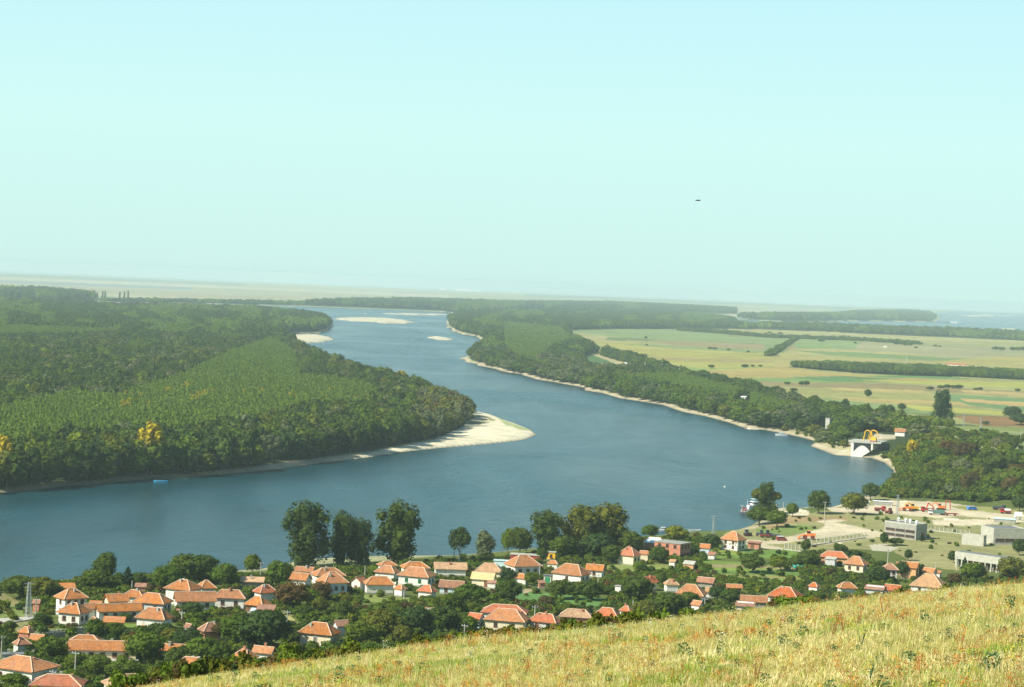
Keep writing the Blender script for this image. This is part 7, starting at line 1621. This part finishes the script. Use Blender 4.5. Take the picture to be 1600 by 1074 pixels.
shrubs('bay_scrub', 'low mixed scrub filling the wooded slope behind the bay', EASTWOOD_PX, 4.2, 411, (1.3, 2.8), openk=False, cat='scrub', sort=[0, 1, 2, 3, 5, 7])
shrubs('shore_scrub', 'low scrub on the rocky shore around the bay platform', [(1200, 668), (1250, 668), (1300, 680), (1330, 684), (1400, 690), (1440, 670), (1520, 676), (1620, 690), (1620, 704), (1480, 700), (1400, 712), (1385, 720), (1355, 708), (1300, 700), (1270, 690)], 5.5, 421, (0.8, 2.2), openk=False, cat='scrub', keep=lambda x, y: hsh(x * .5, y * .3) < .5)
shrubs('yard_weeds', 'scattered low bushes in the dry ground around the grey blocks', [(1130, 840), (1200, 812), (1320, 800), (1480, 806), (1620, 812), (1620, 890), (1440, 870), (1250, 858)], 6.0, 431, (0.3, 0.85), openk=False, cat='bushes', keep=lambda x, y: (hsh(x * .5, y * .3) < .30) & off_track(x, y))
shrubs('hedge_line', 'thin dark hedge lines between the far fields', [(1060, 514), (1130, 519), (1200, 525), (1350, 531), (1440, 537), (1440, 539), (1350, 533.5), (1200, 528), (1130, 522), (1060, 517)], 9, 441, (2.0, 3.6), openk=False, cat='hedge', foot=False, sort=[0, 5])
shrubs('road_hedge', 'dark hedge running up beside the field road', [(1196, 557), (1243, 530), (1248, 530), (1206, 557)], 8, 442, (2.4, 4.4), openk=False, cat='hedge', foot=False, sort=[0, 5, 1])
shrubs('clearing_hedge', 'dark thicket row along the upper side of the wood clearing', [(945, 548), (1000, 562), (1045, 577), (1100, 590), (1180, 606), (1180, 612), (1090, 598), (1030, 582), (985, 570), (940, 556)], 6, 443, (2.4, 4.4), openk=False, cat='thicket', foot=False, sort=[0, 5, 1, 0], keep=lambda x, y: hsh(x * .5, y * .3) < .75)

# ------------------------------------------------------------------ grass of the dry hill
def blades(name, m, seed, n, h, spread, w, lean=0.35, heads=None):
    g = np.random.default_rng(seed); V = []; F = []
    for i in range(n):
        a = g.uniform(0, 6.28); r = spread * g.uniform(0, 1) ** .6; bx, by = math.cos(a) * r, math.sin(a) * r
        hh = h * g.uniform(.55, 1.15); la = g.uniform(0, 6.28); ll = lean * hh * g.uniform(.2, 1.2); wx, wy = math.cos(la + 1.57) * w * g.uniform(.6, 1.3), math.sin(la + 1.57) * w * g.uniform(.6, 1.3)
        mx, my = bx + math.cos(la) * ll * .35, by + math.sin(la) * ll * .35; tx, ty = bx + math.cos(la) * ll, by + math.sin(la) * ll
        k = len(V); V += [(bx - wx, by - wy, -.03), (bx + wx, by + wy, -.03), (mx + wx * .8, my + wy * .8, hh * .55), (mx - wx * .8, my - wy * .8, hh * .55), (tx, ty, hh)]
        F += [(k, k + 1, k + 2, k + 3), (k + 3, k + 2, k + 4)]
        if heads and g.random() < heads[0]:
            q = heads[1]; k = len(V); V += [(tx - q, ty, hh - q * 2.5), (tx + q, ty, hh - q * 2.5), (tx, ty + q, hh + q), (tx, ty - q, hh + q)]; F += [(k, k + 2, k + 1), (k, k + 1, k + 3)]
    me = bpy.data.meshes.new(name); me.from_pydata(V, [], F); me.materials.append(m); return me
GR = [blades('tuft', M['grass_straw'], 500 + i, 12, .26 + .07 * i, .22, .012, heads=(.3, .018)) for i in range(4)] + [blades('tuft', M['grass_green'], 510 + i, 12, .30, .20, .014) for i in range(2)] \
    + [blades('tuft', M['grass_straw'], 520, 18, .15, .32, .016, 1.1)] + [blades('tuft', M['grass_green'], 521, 12, .14, .28, .018, .9)]
def weed(name, stem_m, leaf_m, seed, h, w, n, q):
    g = np.random.default_rng(seed); V = []; F = []; SV = MB()
    for s_ in range(4):
        a = g.uniform(0, 6.28); SV.tube((0, 0, -.03), (math.cos(a) * w * .35, math.sin(a) * w * .35, h * g.uniform(.7, 1)), .012, .006, 3)
    for i in range(n):
        z = h * g.uniform(.35, 1.05); a = g.uniform(0, 6.28); r = w * .5 * math.sqrt(g.uniform(0, 1)) * (1.2 - z / h * .6); c = np.array([math.cos(a) * r, math.sin(a) * r, z])
        d1 = g.normal(size=3); d1 /= np.linalg.norm(d1); d2 = np.cross(d1, g.normal(size=3)); d2 /= np.linalg.norm(d2) + 1e-6; k = len(V)
        V += [tuple(c - d1 * q), tuple(c + d2 * q * .7), tuple(c + d1 * q), tuple(c - d2 * q * .7)]; F.append((k, k + 1, k + 2, k + 3))
    me = bpy.data.meshes.new(name); me.from_pydata(V, [], F); me.materials.append(leaf_m); return SV.mesh('stem', stem_m), me
WD = {'orange': weed('leaves', M['weed_rust'], M['weed_orange'], 600, .55, .34, 46, .020), 'rust': weed('leaves', M['weed_rust'], M['weed_rust'], 601, .5, .34, 46, .020), 'teal': weed('leaves', M['weed_teal'], M['weed_teal'], 602, .34, .36, 46, .032),
      'white': weed('leaves', M['weed_teal'], M['weed_white'], 603, .5, .30, 30, .018), 'yellow': weed('leaves', M['weed_teal'], M['weed_yellow'], 604, .5, .30, 34, .020)}
def mk_grass():
    g = np.random.default_rng(88); n = 320000
    r = np.sqrt(g.uniform(24 ** 2, 165 ** 2, n)); a = g.uniform(-.262, .262, n)
    keep = g.random(n) < np.clip(60 / r, .35, 1.0); r, a = r[keep], a[keep]
    x, y = r * np.sin(a), r * np.cos(a); z = hill(x, y); n = len(x)
    px, py = project(x, y, z); m = (py < 1130) & (px > -40) & (px < 1640); x, y, z, r = x[m], y[m], z[m], r[m]; n = len(x)
    cl = fbm(x / 5, y / 5, 81, 3) + g.normal(size=n) * .09; dry = fbm(x / 9, y / 9, 41)
    idx = np.where(cl < .40, g.choice([4, 5, 7, 1], n), np.where(cl < .62, g.choice([0, 1, 2, 3, 0, 2, 6], n), g.choice([2, 3, 1, 6], n)))
    idx = np.where((dry > .54) & (g.random(n) < .85), np.where(g.random(n) < .15, 7, 6), idx)
    u = g.random(n); pr = fbm(x / 3.5, y / 3.5, 83, 2)
    ws = len(GR)
    idx = np.where((u < .040) & (pr > .52), ws + 0, idx); idx = np.where((u > .040) & (u < .075) & (pr > .48), ws + 1, idx); idx = np.where((u > .08) & (u < .088), ws + 2, idx)
    idx = np.where((u > .09) & (u < .0918), ws + 3, idx); idx = np.where((u > .10) & (u < .108), ws + 4, idx)
    dark = (fbm(x / 2.2, y / 2.2, 87, 2) > .60) & (g.random(n) < .6); idx = np.where(dark, g.choice([4, 5, 7], n), idx)
    s = g.uniform(.48, 1.1, n) * (0.55 + .8 * fbm(x / 6, y / 6, 84, 2)); s = np.where(idx >= ws, s * 1.05, s)
    print('grass', n)
    scatter('hill_grass', 'dry yellow-green grass with orange seed heads covering the near hill', 'grass', np.stack([x, y, z], 1), np.stack([g.normal(size=n) * .12, g.normal(size=n) * .12, g.uniform(0, 6.28, n)], 1), np.stack([s, s, s], 1), idx, GR + [WD[k][1] for k in ('orange', 'rust', 'teal', 'white', 'yellow')])
mk_grass()
def brow_scrub():
    g = np.random.default_rng(19); n = 2600; px = g.uniform(180, 1640, n); r = g.uniform(112, 165, n); a = np.arctan((px - 800) / F_PX)
    x, y = r * np.sin(a), r * np.cos(a); m = (fbm(x / 5, y / 9, 71, 2) > np.where((px < 1060), .46, .58)); x, y, px = x[m], y[m], px[m]; n = len(x); z = hill(x, y)
    s = g.uniform(.14, .42, n); scatter('brow_scrub', 'dark weeds and low bushes poking up along the brow of the grassy hill', 'scrub', np.stack([x, y, z - .1], 1), np.stack([0 * x, 0 * x, g.uniform(0, 6.28, n)], 1), np.stack([s, s, s * g.uniform(.7, 1.5, n)], 1), g.choice([0, 1, 2, 3, 3, 6, 4], n), SHRUB)
brow_scrub()
# the biggest single weeds are plants of their own
for px, py, k, sz, l in ((1105, 998, 'orange', 1.5, 'large burnt-orange weed standing alone in the middle of the slope'), (1123, 1008, 'teal', 1.4, 'blue-green thistle clump right of the large burnt-orange weed'), (1193, 1008, 'teal', 1.3, 'blue-green clump near the middle of the slope, farther right'),
    (955, 1012, 'orange', 1.3, 'orange dock weed in the left middle of the slope'), (920, 1040, 'orange', 1.3, 'orange weed low on the slope left of centre'), (1340, 985, 'orange', 1.6, 'big orange seed-headed weed right of centre'), (1318, 995, 'orange', 1.4, 'orange weed patch just left of the big seed-headed weed'), (1303, 998, 'orange', 1.3, 'bright orange weed left of the two orange weeds'),
    (1345, 1012, 'yellow', 1.3, 'yellow-flowered stalk below the big orange seed-headed weed'), (1357, 1068, 'yellow', 1.3, 'yellow flowering plant near the bottom edge right of centre'), (1577, 955, 'teal', 1.5, 'dark green bushy weed near the right edge'), (1446, 985, 'teal', 1.4, 'dark green thistle in the right slope middle'), (1550, 1060, 'teal', 1.7, 'dark green weed at the bottom right'),
    (1500, 1018, 'orange', 1.3, 'orange stalks above the bottom right weed'), (1438, 1068, 'orange', 1.3, 'orange weed near the bottom, right part'), (1380, 965, 'orange', 1.4, 'rust-orange weed near the brow, right of the vivid orange roof'), (1490, 945, 'rust', 1.4, 'rusty weed at the brow right of the tan house'), (1530, 900 + 12, 'orange', 1.3, 'orange weed on the brow below the canopy building'),
    (700, 1015, 'orange', 1.2, 'orange weed under the thicket on the left slope'), (733, 1012, 'orange', 1.3, 'orange weed beside the bushes on the left slope'), (585, 1055, 'yellow', 1.3, 'golden weed low on the left slope'), (600, 1028, 'white', 1.5, 'pale cream umbel plant at the left brow'), (760, 1008, 'white', 1.6, 'whitish flower clump above the left slope'),
    (1310, 945, 'white', 1.8, 'pale yellow-white flower clump at the brow right of centre'), (640, 1068, 'orange', 1.2, 'orange weed at the bottom left of the slope'), (820, 1062, 'rust', 1.4, 'rusty weed at the bottom middle'), (1245, 968, 'teal', 1.2, 'green stalky weed near the brow below the flaking white house'), (1180, 1068, 'rust', 1.3, 'rusty stalks at the bottom, centre right')):
    p = at(px, py, 12, 400)
    root = empty('weed', p, random.Random(px).uniform(0, 6), l, 'weed', 'larger weeds on the dry hill'); s = sz; root.scale = (s, s, s)
    put('stem', WD[k][0], root); put('leaves', WD[k][1], root)
print('done', round(time.time() - T0, 1))
